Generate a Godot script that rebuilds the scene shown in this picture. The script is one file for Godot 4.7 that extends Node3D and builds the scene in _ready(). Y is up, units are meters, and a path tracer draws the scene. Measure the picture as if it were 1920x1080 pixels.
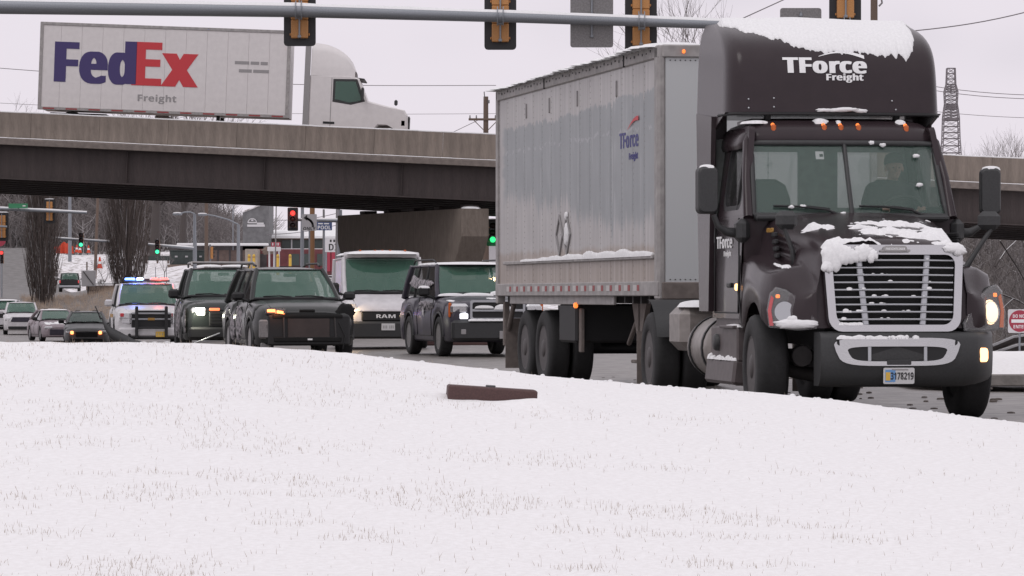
extends Node3D
# A snowy arterial road under a highway bridge: a dark box truck with a grey trailer turns in, a queue of cars waits behind it.
const F := 6800.0      # focal length in pixels of a 1920 wide frame
const CAMH := 1.21
const HY := 555.0      # row of the horizon
var rng := RandomNumberGenerator.new()
var noise := FastNoiseLite.new()
var M := {}
var taken := {}

func at_px(px: float, py: float, d: float) -> Vector3:
	return Vector3((px - 960.0) / F * d, CAMH + (HY - py) / F * d, -d)

func nz(x: float, y: float, z := 0.0) -> float:
	return noise.get_noise_3d(x, y, z)

# ---------------------------------------------------------------- naming
func numbered(n: String) -> String:
	taken[n] = taken.get(n, 0) + 1
	return n if taken[n] == 1 else "%s_%03d" % [n, taken[n] - 1]

func tag(o: Node3D, label: String, category := "", group := "", kind := "") -> Node3D:
	o.set_meta("label", label)
	if category: o.set_meta("category", category)
	if group: o.set_meta("group", group)
	if kind: o.set_meta("kind", kind)
	return o

func thing(called: String, label: String, category: String, at := Vector3.ZERO, turn := 0.0, group := "") -> Node3D:
	var o := Node3D.new()
	o.name = numbered(called)
	add_child(o)
	o.position = at
	o.rotation.y = turn
	tag(o, label, category, group)
	return o

func obj(called: String, st: Variant, m: Material, parent: Node3D = null, xf := Transform3D()) -> MeshInstance3D:
	var o := MeshInstance3D.new()
	if st is SurfaceTool:
		st.generate_normals()
		o.mesh = st.commit()
	else:
		o.mesh = st
	o.material_override = m
	o.transform = xf
	if parent == null:
		o.name = numbered(called)
		add_child(o)
	else:
		o.name = called
		parent.add_child(o, true)
	return o

func group_part(called: String, parent: Node3D, xf := Transform3D()) -> Node3D:
	var o := Node3D.new()
	o.name = called
	parent.add_child(o, true)
	o.transform = xf
	return o

func structure(called: String, st: Variant, m: Material, label: String) -> MeshInstance3D:
	var o := obj(called, st, m)
	o.set_meta("kind", "structure")
	o.set_meta("label", label)
	return o

func copy_of(o: Node3D, base: String, at: Vector3, turn: float, label: String, size := 1.0) -> Node3D:
	var c: Node3D = o.duplicate()
	c.name = numbered(base)
	add_child(c)
	c.position = at
	c.rotation = Vector3(0, turn, 0)
	c.scale = Vector3.ONE * size
	c.set_meta("label", label)
	return c

# ---------------------------------------------------------------- shapes
func ns() -> SurfaceTool:
	var st := SurfaceTool.new()
	st.begin(Mesh.PRIMITIVE_TRIANGLES)
	st.set_smooth_group(-1)
	return st

func tri(st: SurfaceTool, a: Vector3, b: Vector3, c: Vector3) -> void:
	st.add_vertex(a); st.add_vertex(b); st.add_vertex(c)

func poly(st: SurfaceTool, p: Array, out: Vector3) -> void:
	st.set_smooth_group(-1)
	var n: Vector3 = (p[2] - p[0]).cross(p[1] - p[0])
	for i in range(1, p.size() - 1):
		if n.dot(out) >= 0.0: tri(st, p[0], p[i], p[i + 1])
		else: tri(st, p[0], p[i + 1], p[i])

func uvquad(st: SurfaceTool, a: Vector3, b: Vector3, c: Vector3, d: Vector3, u0 := 0.0, v0 := 0.0, u1 := 1.0, v1 := 1.0) -> void:
	# a top left, b top right, c bottom right, d bottom left
	st.set_smooth_group(-1)
	var q := [[a, Vector2(u0, v0)], [b, Vector2(u1, v0)], [c, Vector2(u1, v1)], [a, Vector2(u0, v0)], [c, Vector2(u1, v1)], [d, Vector2(u0, v1)]]
	for e in q:
		st.set_uv(e[1])
		st.add_vertex(e[0])

func box(st: SurfaceTool, c: Vector3, s: Vector3, b := Basis(), bev := 0.0) -> void:
	var h := s / 2.0
	if bev <= 0.0:
		for ax in 3:
			for sg in [-1.0, 1.0]:
				var u := (ax + 1) % 3
				var v := (ax + 2) % 3
				var pts := []
				for k in [[-1, -1], [1, -1], [1, 1], [-1, 1]]:
					var p := Vector3.ZERO
					p[ax] = h[ax] * sg
					p[u] = h[u] * k[0]
					p[v] = h[v] * k[1]
					pts.append(c + b * p)
				var n := Vector3.ZERO
				n[ax] = sg
				poly(st, pts, b * n)
		return
	bev = min(bev, min(h.x, min(h.y, h.z)) * 0.9)
	var corner := func(sx, sy, sz, ax) -> Vector3:
		var p := Vector3(sx * (h.x - bev), sy * (h.y - bev), sz * (h.z - bev))
		p[ax] += [sx, sy, sz][ax] * bev
		return c + b * p
	for ax in 3:
		var u := (ax + 1) % 3
		var v := (ax + 2) % 3
		for sg in [-1, 1]:
			var pts := []
			for k in [[-1, -1], [1, -1], [1, 1], [-1, 1]]:
				var s3 := [0, 0, 0]
				s3[ax] = sg; s3[u] = k[0]; s3[v] = k[1]
				pts.append(corner.call(s3[0], s3[1], s3[2], ax))
			var n := Vector3.ZERO
			n[ax] = sg
			poly(st, pts, b * n)
			for sg2 in [-1, 1]:
				var pts2 := []
				for k in [[-1, ax], [1, ax], [1, u], [-1, u]]:
					var s3 := [0, 0, 0]
					s3[ax] = sg; s3[u] = sg2; s3[v] = k[0]
					pts2.append(corner.call(s3[0], s3[1], s3[2], k[1]))
				var n2 := Vector3.ZERO
				n2[ax] = sg; n2[u] = sg2
				poly(st, pts2, b * n2)
	for sx in [-1, 1]:
		for sy in [-1, 1]:
			for sz in [-1, 1]:
				poly(st, [corner.call(sx, sy, sz, 0), corner.call(sx, sy, sz, 1), corner.call(sx, sy, sz, 2)], b * Vector3(sx, sy, sz))

func bx(c: Vector3, s: Vector3, bev := 0.0, b := Basis()) -> SurfaceTool:
	var st := ns()
	box(st, c, s, b, bev)
	return st

func loft(st: SurfaceTool, rings: Array, closed := true, smooth := 1, flip := false) -> void:
	for i in rings.size() - 1:
		st.set_smooth_group(smooth)
		var a: Array = rings[i]
		var b: Array = rings[i + 1]
		var n := a.size()
		for j in (n if closed else n - 1):
			var k := (j + 1) % n
			if flip:
				tri(st, a[j], b[j], b[k]); tri(st, a[j], b[k], a[k])
			else:
				tri(st, a[j], b[k], b[j]); tri(st, a[j], a[k], b[k])

func cap(st: SurfaceTool, ring: Array, out: Vector3) -> void:
	var c := Vector3.ZERO
	for p in ring: c += p
	c /= ring.size()
	for j in ring.size():
		var a: Vector3 = ring[j]
		var b: Vector3 = ring[(j + 1) % ring.size()]
		st.set_smooth_group(-1)
		if (b - c).cross(a - c).dot(out) >= 0.0: tri(st, c, a, b)
		else: tri(st, c, b, a)

func tube(st: SurfaceTool, pts: Array, r: Variant, sides := 8, caps := true) -> void:
	var rings := []
	var up := Vector3.UP
	for i in pts.size():
		var d: Vector3 = (pts[min(i + 1, pts.size() - 1)] - pts[max(i - 1, 0)]).normalized()
		if i == 0: up = Vector3.UP if abs(d.y) < 0.9 else Vector3.RIGHT
		var u := (up - d * up.dot(d)).normalized()
		up = u
		var v := d.cross(u)
		var rad: float = r[i] if r is Array else r
		var ring := []
		for k in sides:
			var a := TAU * k / sides
			ring.append(pts[i] + (u * cos(a) + v * sin(a)) * rad)
		rings.append(ring)
	loft(st, rings)
	if caps:
		cap(st, rings[0], pts[0] - pts[1])
		cap(st, rings[-1], pts[-1] - pts[-2])

func tb(pts: Array, r: Variant, sides := 8) -> SurfaceTool:
	var st := ns()
	tube(st, pts, r, sides)
	return st

func lathe(st: SurfaceTool, prof: Array, xf := Transform3D(), seg := 24) -> void:
	# prof: Vector2(radius, along y)
	var rings := []
	for p in prof:
		var ring := []
		for k in seg:
			var a := TAU * k / seg
			ring.append(xf * Vector3(cos(a) * p.x, p.y, sin(a) * p.x))
		rings.append(ring)
	loft(st, rings)
	if prof[0].x > 0.001: cap(st, rings[0], xf.basis * Vector3.DOWN)
	if prof[-1].x > 0.001: cap(st, rings[-1], xf.basis * Vector3.UP)

func prism(st: SurfaceTool, pts: PackedVector2Array, depth: float, xf := Transform3D(), bev := 0.0) -> void:
	var c := Vector2.ZERO
	for p in pts: c += p
	c /= pts.size()
	var fr := []
	var md := []
	var bk := []
	for p in pts:
		var q := p + (c - p).normalized() * bev
		fr.append(xf * Vector3(q.x, q.y, depth))
		md.append(xf * Vector3(p.x, p.y, depth - bev))
		bk.append(xf * Vector3(p.x, p.y, 0))
	var t := Geometry2D.triangulate_polygon(pts)
	st.set_smooth_group(-1)
	for i in range(0, t.size(), 3):
		poly(st, [fr[t[i]], fr[t[i + 1]], fr[t[i + 2]]], xf.basis.z)
		poly(st, [bk[t[i]], bk[t[i + 1]], bk[t[i + 2]]], -xf.basis.z)
	for i in pts.size():
		var k := (i + 1) % pts.size()
		var e := pts[k] - pts[i]
		var n := xf.basis * Vector3(e.y, -e.x, 0)
		if n.dot(xf.basis * Vector3((pts[i] - c).x, (pts[i] - c).y, 0)) < 0.0: n = -n
		poly(st, [bk[i], bk[k], md[k], md[i]], n)
		if bev > 0.0: poly(st, [md[i], md[k], fr[k], fr[i]], n)

func frame(st: SurfaceTool, outer: PackedVector2Array, inner: PackedVector2Array, depth: float, xf := Transform3D(), bow := 0.0) -> void:
	# a flat ring between two outlines with the same number of points
	var f := func(p: Vector2, z: float) -> Vector3: return xf * Vector3(p.x, p.y, z - bow * p.x * p.x)
	for i in outer.size():
		var k := (i + 1) % outer.size()
		poly(st, [f.call(outer[i], depth), f.call(outer[k], depth), f.call(inner[k], depth), f.call(inner[i], depth)], xf.basis.z)
		poly(st, [f.call(outer[i], 0.0), f.call(outer[k], 0.0), f.call(inner[k], 0.0), f.call(inner[i], 0.0)], -xf.basis.z)
		var c: Vector3 = xf * Vector3((outer[i] + outer[k]).x / 2.0, (outer[i] + outer[k]).y / 2.0, 0) - xf * Vector3((inner[i] + inner[k]).x / 2.0, (inner[i] + inner[k]).y / 2.0, 0)
		poly(st, [f.call(outer[i], 0.0), f.call(outer[k], 0.0), f.call(outer[k], depth), f.call(outer[i], depth)], c)
		poly(st, [f.call(inner[i], 0.0), f.call(inner[k], 0.0), f.call(inner[k], depth), f.call(inner[i], depth)], -c)

func rrect(w: float, h: float, r: float, n := 4, shift := Vector2.ZERO, taper := 0.0) -> PackedVector2Array:
	var out := PackedVector2Array()
	for q in 4:
		var c := Vector2((w / 2 - r) * [1, -1, -1, 1][q], (h / 2 - r) * [1, 1, -1, -1][q])
		for i in n + 1:
			var a := PI / 2 * (q + float(i) / n)
			var p := c + Vector2(cos(a), sin(a)) * r
			p.x *= 1.0 + taper * p.y / h
			out.append(p + shift)
	return out

func mound(st: SurfaceTool, c: Vector3, u: Vector3, v: Vector3, n: Vector3, h: float, sd: float, ragged := 0.35, fine := 3.0) -> void:
	# a lump of snow: u and v are the half axes of its foot
	var rr := 8
	var ss := 36
	var rings := []
	for i in rr + 1:
		var t := float(i) / rr
		var ring := []
		for k in ss:
			var a := TAU * k / ss
			var edge := 1.0 + ragged * (nz(cos(a) * 60 + sd * 37, sin(a) * 60, sd) + 0.7 * nz(cos(a) * 190 + sd * 11, sin(a) * 190, sd + 5))
			var p := (u * cos(a) + v * sin(a)) * t * edge
			var hh := h * pow(max(0.0, 1.0 - t * t), 0.5) * (1.0 + 0.5 * nz(p.x * 40 * fine + sd * 9, p.z * 40 * fine, p.y * 40 * fine))
			if i == rr: hh = -0.012
			ring.append(c + p + n * hh)
		rings.append(ring)
	loft(st, rings, true, 1, false)

func words(called: String, s: String, parent: Node3D, m: Material, xf: Transform3D, width: float, height: float, bold := true, thick := 0.006, onto: Variant = null, fat := 0.0) -> MeshInstance3D:
	# lettering scaled to the given width and capital height; xf maps its lower left corner, x along the line, z towards the reader
	var t := TextMesh.new()
	var f := SystemFont.new()
	f.font_names = PackedStringArray(["Droid Sans"])
	f.font_weight = 700 if bold else 400
	t.font = f
	t.font_size = 64
	t.pixel_size = 0.01
	t.depth = thick
	t.horizontal_alignment = HORIZONTAL_ALIGNMENT_LEFT
	t.vertical_alignment = VERTICAL_ALIGNMENT_BOTTOM
	t.text = s
	var ab := t.get_aabb()
	var arr := t.get_mesh_arrays()
	var vs: PackedVector3Array = arr[Mesh.ARRAY_VERTEX]
	var base := 0.0
	var lo := 1e9
	var hi := -1e9
	for p in vs:
		lo = min(lo, p.y); hi = max(hi, p.y)
	var kx: float = width / max(ab.size.x, 0.001)
	var ky: float = height / max(hi - lo, 0.001)
	for i in vs.size():
		vs[i] = xf * Vector3((vs[i].x - ab.position.x) * kx, (vs[i].y - lo) * ky, vs[i].z)
		if onto != null: vs[i] = onto.call(vs[i])
	var st := ns()
	var idx: Variant = arr[Mesh.ARRAY_INDEX]
	for sh in ([Vector3.ZERO] if fat <= 0.0 else [Vector3(-fat, 0, 0), Vector3(-fat * 0.33, 0, 0.0006), Vector3(fat * 0.33, 0, 0.0012), Vector3(fat, 0, 0.0018)]):
		var dv: Vector3 = xf.basis * sh
		if idx != null:
			for i in idx: st.add_vertex(vs[i] + dv)
		else:
			for p in vs: st.add_vertex(p + dv)
	return obj(called, st, m, parent)

# ---------------------------------------------------------------- materials
func mat(key: String, c: Color, rough := 0.6, metal := 0.0) -> StandardMaterial3D:
	var m := StandardMaterial3D.new()
	m.resource_name = key
	m.albedo_color = Color(c.r, c.g, c.b).linear_to_srgb()
	m.roughness = rough
	m.metallic = metal
	m.cull_mode = BaseMaterial3D.CULL_DISABLED
	M[key] = m
	return m

func glow(key: String, c: Color, energy: float, base := Color(0.3, 0.3, 0.3)) -> StandardMaterial3D:
	var m := mat(key, base, 0.3)
	m.emission_enabled = true
	m.emission = Color(c.r, c.g, c.b).linear_to_srgb()
	m.emission_energy_multiplier = energy
	return m

func glass(key: String, c: Color, alpha: float) -> StandardMaterial3D:
	var m := mat(key, c, 0.04)
	m.albedo_color.a = alpha
	m.transparency = BaseMaterial3D.TRANSPARENCY_ALPHA
	return m

func ntex(freq: float, lo: Color, hi: Color, sd: int, oct := 4, size := 512, as_normal := false, bump := 4.0, mid := -1.0) -> NoiseTexture2D:
	var n := FastNoiseLite.new()
	n.noise_type = FastNoiseLite.TYPE_SIMPLEX_SMOOTH
	n.seed = sd
	n.frequency = freq
	n.fractal_octaves = oct
	var t := NoiseTexture2D.new()
	t.width = size
	t.height = size
	t.seamless = true
	t.noise = n
	if as_normal:
		t.as_normal_map = true
		t.bump_strength = bump
	else:
		var g := Gradient.new()
		if mid < 0.0:
			g.set_color(0, lo); g.set_color(1, hi)
		else:
			g.offsets = PackedFloat32Array([0.0, mid - 0.06, mid + 0.06, 1.0])
			g.colors = PackedColorArray([lo, lo, hi, hi])
		t.color_ramp = g
	return t

func textured(m: StandardMaterial3D, t: Texture2D, scale: float, world := true) -> StandardMaterial3D:
	m.albedo_texture = t
	m.uv1_triplanar = true
	m.uv1_world_triplanar = world
	m.uv1_scale = Vector3.ONE * scale
	return m

func bumped(m: StandardMaterial3D, t: Texture2D, amount: float, scale := -1.0, world := true) -> StandardMaterial3D:
	m.normal_enabled = true
	m.normal_texture = t
	m.normal_scale = amount
	if scale > 0.0:
		m.uv1_triplanar = true
		m.uv1_world_triplanar = world
		m.uv1_scale = Vector3.ONE * scale
	return m

func paint(key: String, c: Color, rough := 0.32, dirt := 0.0) -> StandardMaterial3D:
	var m := mat(key, c, rough)
	m.metallic_specular = 0.43
	if dirt > 0.0:
		var d := 1.0 - 0.25 * dirt
		textured(m, ntex(0.02, Color(d, d, d), Color(1, 1, 1), 71, 5, 256), 0.7, false)
	return m

func lamp_light(called: String, at: Vector3, c: Color, energy: float, size := 0.05) -> void:
	var l := OmniLight3D.new()
	l.name = numbered(called)
	l.light_color = Color(c.r, c.g, c.b).linear_to_srgb()
	l.light_energy = energy
	l.light_size = size
	l.omni_range = 30.0
	l.omni_attenuation = 2.0
	l.shadow_enabled = true
	add_child(l)
	l.position = at

func make_materials() -> void:
	var patch := ntex(0.012, Color(0.82, 0.82, 0.82), Color(1, 1, 1), 5, 5)
	var grain := ntex(0.06, Color(0.8, 0.8, 0.8), Color(1, 1, 1), 9, 4)
	var bump_fine := ntex(0.05, Color.BLACK, Color.WHITE, 12, 5, 512, true, 5.0)
	var bump_soft := ntex(0.015, Color.BLACK, Color.WHITE, 21, 5, 512, true, 6.0)
	bumped(textured(mat("snow", Color(0.865, 0.86, 0.865), 0.85), ntex(0.03, Color(0.95, 0.945, 0.94), Color(1, 1, 1), 31, 4), 0.9), bump_fine, 0.35)
	M.snow.subsurf_scatter_enabled = false
	bumped(textured(mat("far_snow", Color(0.8, 0.785, 0.8), 0.9), ntex(0.03, Color(0.5, 0.46, 0.42), Color(1, 1, 1), 35, 5, 512, false, 4.0, 0.36), 0.06), bump_soft, 0.3)
	bumped(textured(mat("vehicle_snow", Color(0.86, 0.86, 0.865), 0.85), ntex(0.05, Color(0.93, 0.93, 0.93), Color(1, 1, 1), 41, 3, 256), 2.0), bump_fine, 0.5)
	bumped(textured(mat("asphalt", Color(0.27, 0.25, 0.235), 0.42), ntex(0.016, Color(0.55, 0.54, 0.53), Color(1, 1, 1), 51, 6), 0.22), bump_fine, 0.35)
	bumped(textured(mat("far_road", Color(0.2, 0.19, 0.185), 0.6), ntex(0.016, Color(0.7, 0.69, 0.68), Color(1, 1, 1), 52, 6), 0.1), bump_fine, 0.3)
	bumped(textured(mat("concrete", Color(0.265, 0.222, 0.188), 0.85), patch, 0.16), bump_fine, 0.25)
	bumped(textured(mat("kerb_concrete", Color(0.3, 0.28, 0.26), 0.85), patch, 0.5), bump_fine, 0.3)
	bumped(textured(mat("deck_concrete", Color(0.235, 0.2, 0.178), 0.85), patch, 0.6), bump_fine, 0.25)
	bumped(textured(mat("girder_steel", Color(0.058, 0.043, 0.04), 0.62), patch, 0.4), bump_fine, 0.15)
	textured(mat("bearing_steel", Color(0.058, 0.043, 0.04), 0.7), patch, 0.5)
	bumped(textured(mat("pier_concrete", Color(0.235, 0.2, 0.17), 0.9), ntex(0.02, Color(0.8, 0.79, 0.78), Color(1, 1, 1), 61, 5), 0.3), bump_fine, 0.3)
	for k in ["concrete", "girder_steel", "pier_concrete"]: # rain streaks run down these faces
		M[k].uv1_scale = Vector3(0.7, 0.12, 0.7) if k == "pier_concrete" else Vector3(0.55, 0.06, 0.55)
	mat("galvanised", Color(0.34, 0.36, 0.39), 0.45, 0.55)
	textured(M.galvanised, grain, 1.2)
	textured(mat("sign_back", Color(0.27, 0.26, 0.26), 0.5, 0.4), grain, 0.7)
	textured(mat("signal_tan", Color(0.62, 0.29, 0.095), 0.55), grain, 1.5)
	mat("signal_black", Color(0.018, 0.018, 0.02), 0.5)
	mat("lens_dark", Color(0.03, 0.012, 0.01), 0.25)
	glow("lens_red", Color(1.0, 0.06, 0.05), 1.6, Color(0.3, 0.02, 0.02))
	glow("lens_green", Color(0.05, 1.0, 0.28), 1.2, Color(0.02, 0.3, 0.1))
	glow("lens_green_far", Color(0.08, 1.0, 0.5), 1.4, Color(0.02, 0.3, 0.1))
	textured(mat("wood_pole", Color(0.2, 0.145, 0.115), 0.9), grain, 1.0)
	textured(mat("wood_pole_orange", Color(0.3, 0.155, 0.075), 0.9), grain, 1.0)
	textured(mat("bark", Color(0.105, 0.09, 0.085), 0.95), grain, 0.8)
	textured(mat("twig", Color(0.25, 0.225, 0.22), 0.95), grain, 0.6)
	textured(mat("column_twig", Color(0.15, 0.122, 0.11), 0.95), grain, 0.6)
	mat("snowy_twig", Color(0.42, 0.4, 0.4), 0.95)
	textured(mat("dry_grass", Color(0.66, 0.53, 0.42), 0.95), grain, 0.8)
	M.dry_grass.backlight_enabled = true
	M.dry_grass.backlight = Color(0.5, 0.44, 0.38)
	mat("stem", Color(0.36, 0.295, 0.235), 0.95)
	mat("wire", Color(0.2, 0.18, 0.19), 0.7)
	# vehicles
	paint("truck_paint", Color(0.036, 0.0255, 0.029), 0.24, 0.3)
	M.truck_paint.metallic_specular = 0.38
	textured(mat("truck_plastic", Color(0.04, 0.041, 0.042), 0.5), grain, 1.0, false)
	textured(mat("dirty_panel", Color(0.125, 0.105, 0.105), 0.5), patch, 1.1, false)
	textured(mat("tank_metal", Color(0.35, 0.32, 0.3), 0.4, 0.5), patch, 1.0, false)
	mat("chrome", Color(0.56, 0.56, 0.57), 0.24, 1.0)
	mat("bright_bar", Color(0.45, 0.46, 0.48), 0.3, 0.8)
	mat("black", Color(0.012, 0.012, 0.013), 0.6)
	mat("dark_mesh", Color(0.008, 0.008, 0.008), 0.95)
	bumped(textured(mat("tyre", Color(0.024, 0.024, 0.025), 0.75), patch, 2.0, false), bump_fine, 0.4)
	textured(mat("dirty_rim", Color(0.085, 0.076, 0.076), 0.55, 0.2), patch, 2.0, false)
	textured(mat("alloy_rim", Color(0.3, 0.29, 0.29), 0.4, 0.5), patch, 2.0, false)
	glass("truck_glass", Color(0.12, 0.2, 0.165), 0.34)
	glass("car_glass", Color(0.07, 0.165, 0.12), 0.6)
	glass("side_glass", Color(0.1, 0.1, 0.1), 0.25)
	glass("lens_clear", Color(0.8, 0.8, 0.8), 0.04)
	mat("reflector", Color(0.62, 0.62, 0.63), 0.22, 0.85)
	mat("lamp_amber", Color(0.55, 0.12, 0.02), 0.25)
	glow("amber_lit", Color(1.0, 0.5, 0.2), 4.0, Color(0.5, 0.15, 0.03))
	glow("marker_lit", Color(1.0, 0.22, 0.04), 1.5, Color(0.5, 0.12, 0.03))
	glow("head_lit", Color(1.0, 0.72, 0.42), 6.0)
	glow("truck_head_lit", Color(1.0, 0.66, 0.38), 1.9)
	glow("head_bright", Color(1.0, 0.98, 0.78), 14.0)
	glow("drl_red", Color(1.0, 0.2, 0.08), 2.0, Color(0.4, 0.05, 0.02))
	glow("drl_orange", Color(1.0, 0.25, 0.08), 4.5, Color(0.4, 0.05, 0.02))
	glow("drl_white", Color(0.9, 0.92, 1.0), 1.6)
	glow("police_blue", Color(0.08, 0.18, 1.0), 10.0, Color(0.02, 0.02, 0.3))
	glow("police_blue_hot", Color(0.3, 0.55, 1.0), 12.0, Color(0.02, 0.02, 0.3))
	glow("police_red", Color(1.0, 0.28, 0.26), 1.6, Color(0.4, 0.03, 0.03))
	glow("tail_lit", Color(1.0, 0.1, 0.1), 0.35, Color(0.4, 0.02, 0.02))
	paint("white_paint", Color(0.66, 0.64, 0.655), 0.35, 0.5)
	paint("police_white", Color(0.62, 0.61, 0.62), 0.35, 0.4)
	paint("black_paint", Color(0.02, 0.022, 0.021), 0.25, 0.3)
	paint("dark_green_paint", Color(0.02, 0.024, 0.023), 0.25, 0.3)
	paint("purple_paint", Color(0.05, 0.045, 0.062), 0.3, 0.6)
	paint("grey_paint", Color(0.2, 0.2, 0.2), 0.35, 0.4)
	paint("maroon_paint", Color(0.3, 0.25, 0.27), 0.35, 0.5)
	paint("hauler_white", Color(0.72, 0.69, 0.68), 0.4, 0.15)
	textured(mat("dirty_flank", Color(0.33, 0.3, 0.32), 0.55), ntex(0.025, Color(0.25, 0.24, 0.26), Color(1, 1, 1), 91, 5, 256, false, 4.0, 0.45), 1.2, false)
	mat("seat_cloth", Color(0.03, 0.033, 0.034), 0.9)
	textured(mat("cab_lining", Color(0.2, 0.22, 0.21), 0.9), patch, 1.0, false)
	textured(mat("steel_floor", Color(0.06, 0.055, 0.055), 0.7), patch, 1.0, false)
	mat("print_white", Color(0.8, 0.8, 0.8), 0.5)
	mat("print_blue", Color(0.045, 0.045, 0.2), 0.5)
	mat("print_red", Color(0.55, 0.04, 0.05), 0.5)
	mat("print_purple", Color(0.05, 0.035, 0.14), 0.5)
	mat("print_grey", Color(0.3, 0.29, 0.29), 0.6)
	mat("print_black", Color(0.02, 0.02, 0.02), 0.6)
	mat("print_gold", Color(0.4, 0.22, 0.05), 0.5)
	mat("sticker_blue", Color(0.15, 0.32, 0.6), 0.5)
	mat("plate_yellow", Color(0.7, 0.45, 0.08), 0.5)
	mat("plate_white", Color(0.6, 0.6, 0.6), 0.5)
	mat("skin", Color(0.34, 0.2, 0.15), 0.6)
	mat("jacket", Color(0.02, 0.022, 0.025), 0.9)
	mat("cap_cloth", Color(0.016, 0.016, 0.018), 0.9)
	mat("eye_dark", Color(0.02, 0.015, 0.012), 0.4)
	textured(mat("box_brown", Color(0.105, 0.055, 0.052), 0.75), grain, 1.5, false)
	mat("safety_orange", Color(0.6, 0.07, 0.03), 0.7)
	mat("safety_yellow", Color(0.62, 0.4, 0.06), 0.6)
	mat("sign_white", Color(0.62, 0.61, 0.62), 0.6)
	mat("sign_grey_white", Color(0.42, 0.41, 0.42), 0.6)
	mat("sign_red", Color(0.36, 0.04, 0.07), 0.6)
	mat("sign_green", Color(0.05, 0.25, 0.12), 0.6)
	mat("sign_blue", Color(0.06, 0.09, 0.2), 0.6)
	textured(mat("wall_grey", Color(0.2, 0.2, 0.205), 0.8), patch, 0.3)
	mat("wall_grey_metal", Color(0.5, 0.515, 0.52), 0.5)
	textured(mat("wall_brown", Color(0.16, 0.115, 0.1), 0.8), patch, 0.3)
	textured(mat("wall_red", Color(0.17, 0.05, 0.055), 0.8), patch, 0.3)
	textured(mat("wall_beige", Color(0.42, 0.37, 0.32), 0.8), patch, 0.3)
	textured(mat("wall_dark", Color(0.09, 0.08, 0.082), 0.8), patch, 0.3)
	textured(mat("stone", Color(0.24, 0.185, 0.15), 0.9), patch, 0.8)
	mat("window_dark", Color(0.06, 0.075, 0.07), 0.15)
	textured(mat("dumpster_green", Color(0.05, 0.065, 0.062), 0.7), patch, 0.6)
	bumped(textured(mat("earth", Color(0.16, 0.14, 0.13), 0.95), ntex(0.03, Color(0.7, 0.68, 0.66), Color(1, 1, 1), 99, 5), 0.3), bump_soft, 0.5)
	mat("tape_red", Color(0.3, 0.05, 0.05), 0.5)
	mat("tape_white", Color(0.5, 0.48, 0.47), 0.5)
	textured(mat("alu_rail", Color(0.42, 0.4, 0.39), 0.55, 0.2), patch, 0.8, false)
	textured(mat("mudflap", Color(0.2, 0.17, 0.155), 0.85), patch, 1.2, false)

# ---------------------------------------------------------------- the lie of the land
const T_PX := [-400.0, 60.0, 140.0, 240.0, 340.0, 500.0, 650.0, 900.0, 1500.0, 1900.0, 2600.0]
const T_D := [36.0, 70.0, 100.0, 150.0, 205.0, 216.0, 234.0, 290.0, 349.0, 420.0, 480.0, 700.0, 1500.0]
const T_Y := [
	[0, 0, 0, 0, 0, 0, 0, 0, 0, 0, 0],
	[0, 0, 0, 0, 0, 0, 0, 0, 0, -0.3, -0.3],
	[-0.2, -0.2, -0.2, -0.28, -0.28, -0.15, -0.05, 0, 0, -1.0, -1.0],
	[-0.86, -0.86, -0.86, -0.8, -0.6, -0.3, 0, 0, 0, -1.2, -1.2],
	[-0.85, -0.85, -0.85, -0.7, 0.3, 0.6, 0.6, 0.3, 0.3, -1.0, -1.0],
	[-0.7, -0.7, -0.7, -0.2, 1.0, 1.2, 1.0, 0.5, 0.5, -0.5, -0.5],
	[0.8, 0.95, 1.0, 1.6, 2.4, 2.2, 1.6, 1.0, 1.0, 0.5, 0.5],
	[1.5, 1.3, 1.3, 3.0, 3.75, 3.4, 2.6, 1.5, 1.5, 1.5, 1.5],
	[4.0, 1.5, 1.4, 4.4, 5.2, 4.4, 3.6, 2.0, 2.0, 2.0, 2.0],
	[7.0, 6.6, 6.0, 6.2, 6.4, 5.5, 4.5, 3.0, 3.0, 3.0, 3.0],
	[8.4, 8.2, 7.9, 7.8, 7.8, 6.5, 6.0, 4.0, 4.0, 4.0, 4.0],
	[15.0, 15.0, 15.0, 15.0, 14.0, 10.0, 9.0, 6.0, 6.0, 6.0, 6.0],
	[26.0, 26.0, 26.0, 26.0, 24.0, 18.0, 12.0, 8.0, 8.0, 8.0, 8.0]]

func land(x: float, d: float) -> float:
	if d <= T_D[0]: return 0.0
	var px := clampf(960.0 + x / d * F, T_PX[0], T_PX[-1] - 0.01)
	d = min(d, T_D[-1] - 0.01)
	var i := 0
	while T_D[i + 1] <= d: i += 1
	var j := 0
	while T_PX[j + 1] <= px: j += 1
	var a: float = smoothstep(0.0, 1.0, (d - T_D[i]) / (T_D[i + 1] - T_D[i]))
	var b: float = smoothstep(0.0, 1.0, (px - T_PX[j]) / (T_PX[j + 1] - T_PX[j]))
	return lerpf(lerpf(T_Y[i][j], T_Y[i][j + 1], b), lerpf(T_Y[i + 1][j], T_Y[i + 1][j + 1], b), a)

const CREST_X := [-13.0, -9.0, -4.45, -2.13, 0.185, 2.36, 4.45, 7.0, 13.0]
const CREST_Y := [0.86, 0.85, 0.826, 0.77, 0.515, 0.344, 0.121, -0.02, -0.1]

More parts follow.
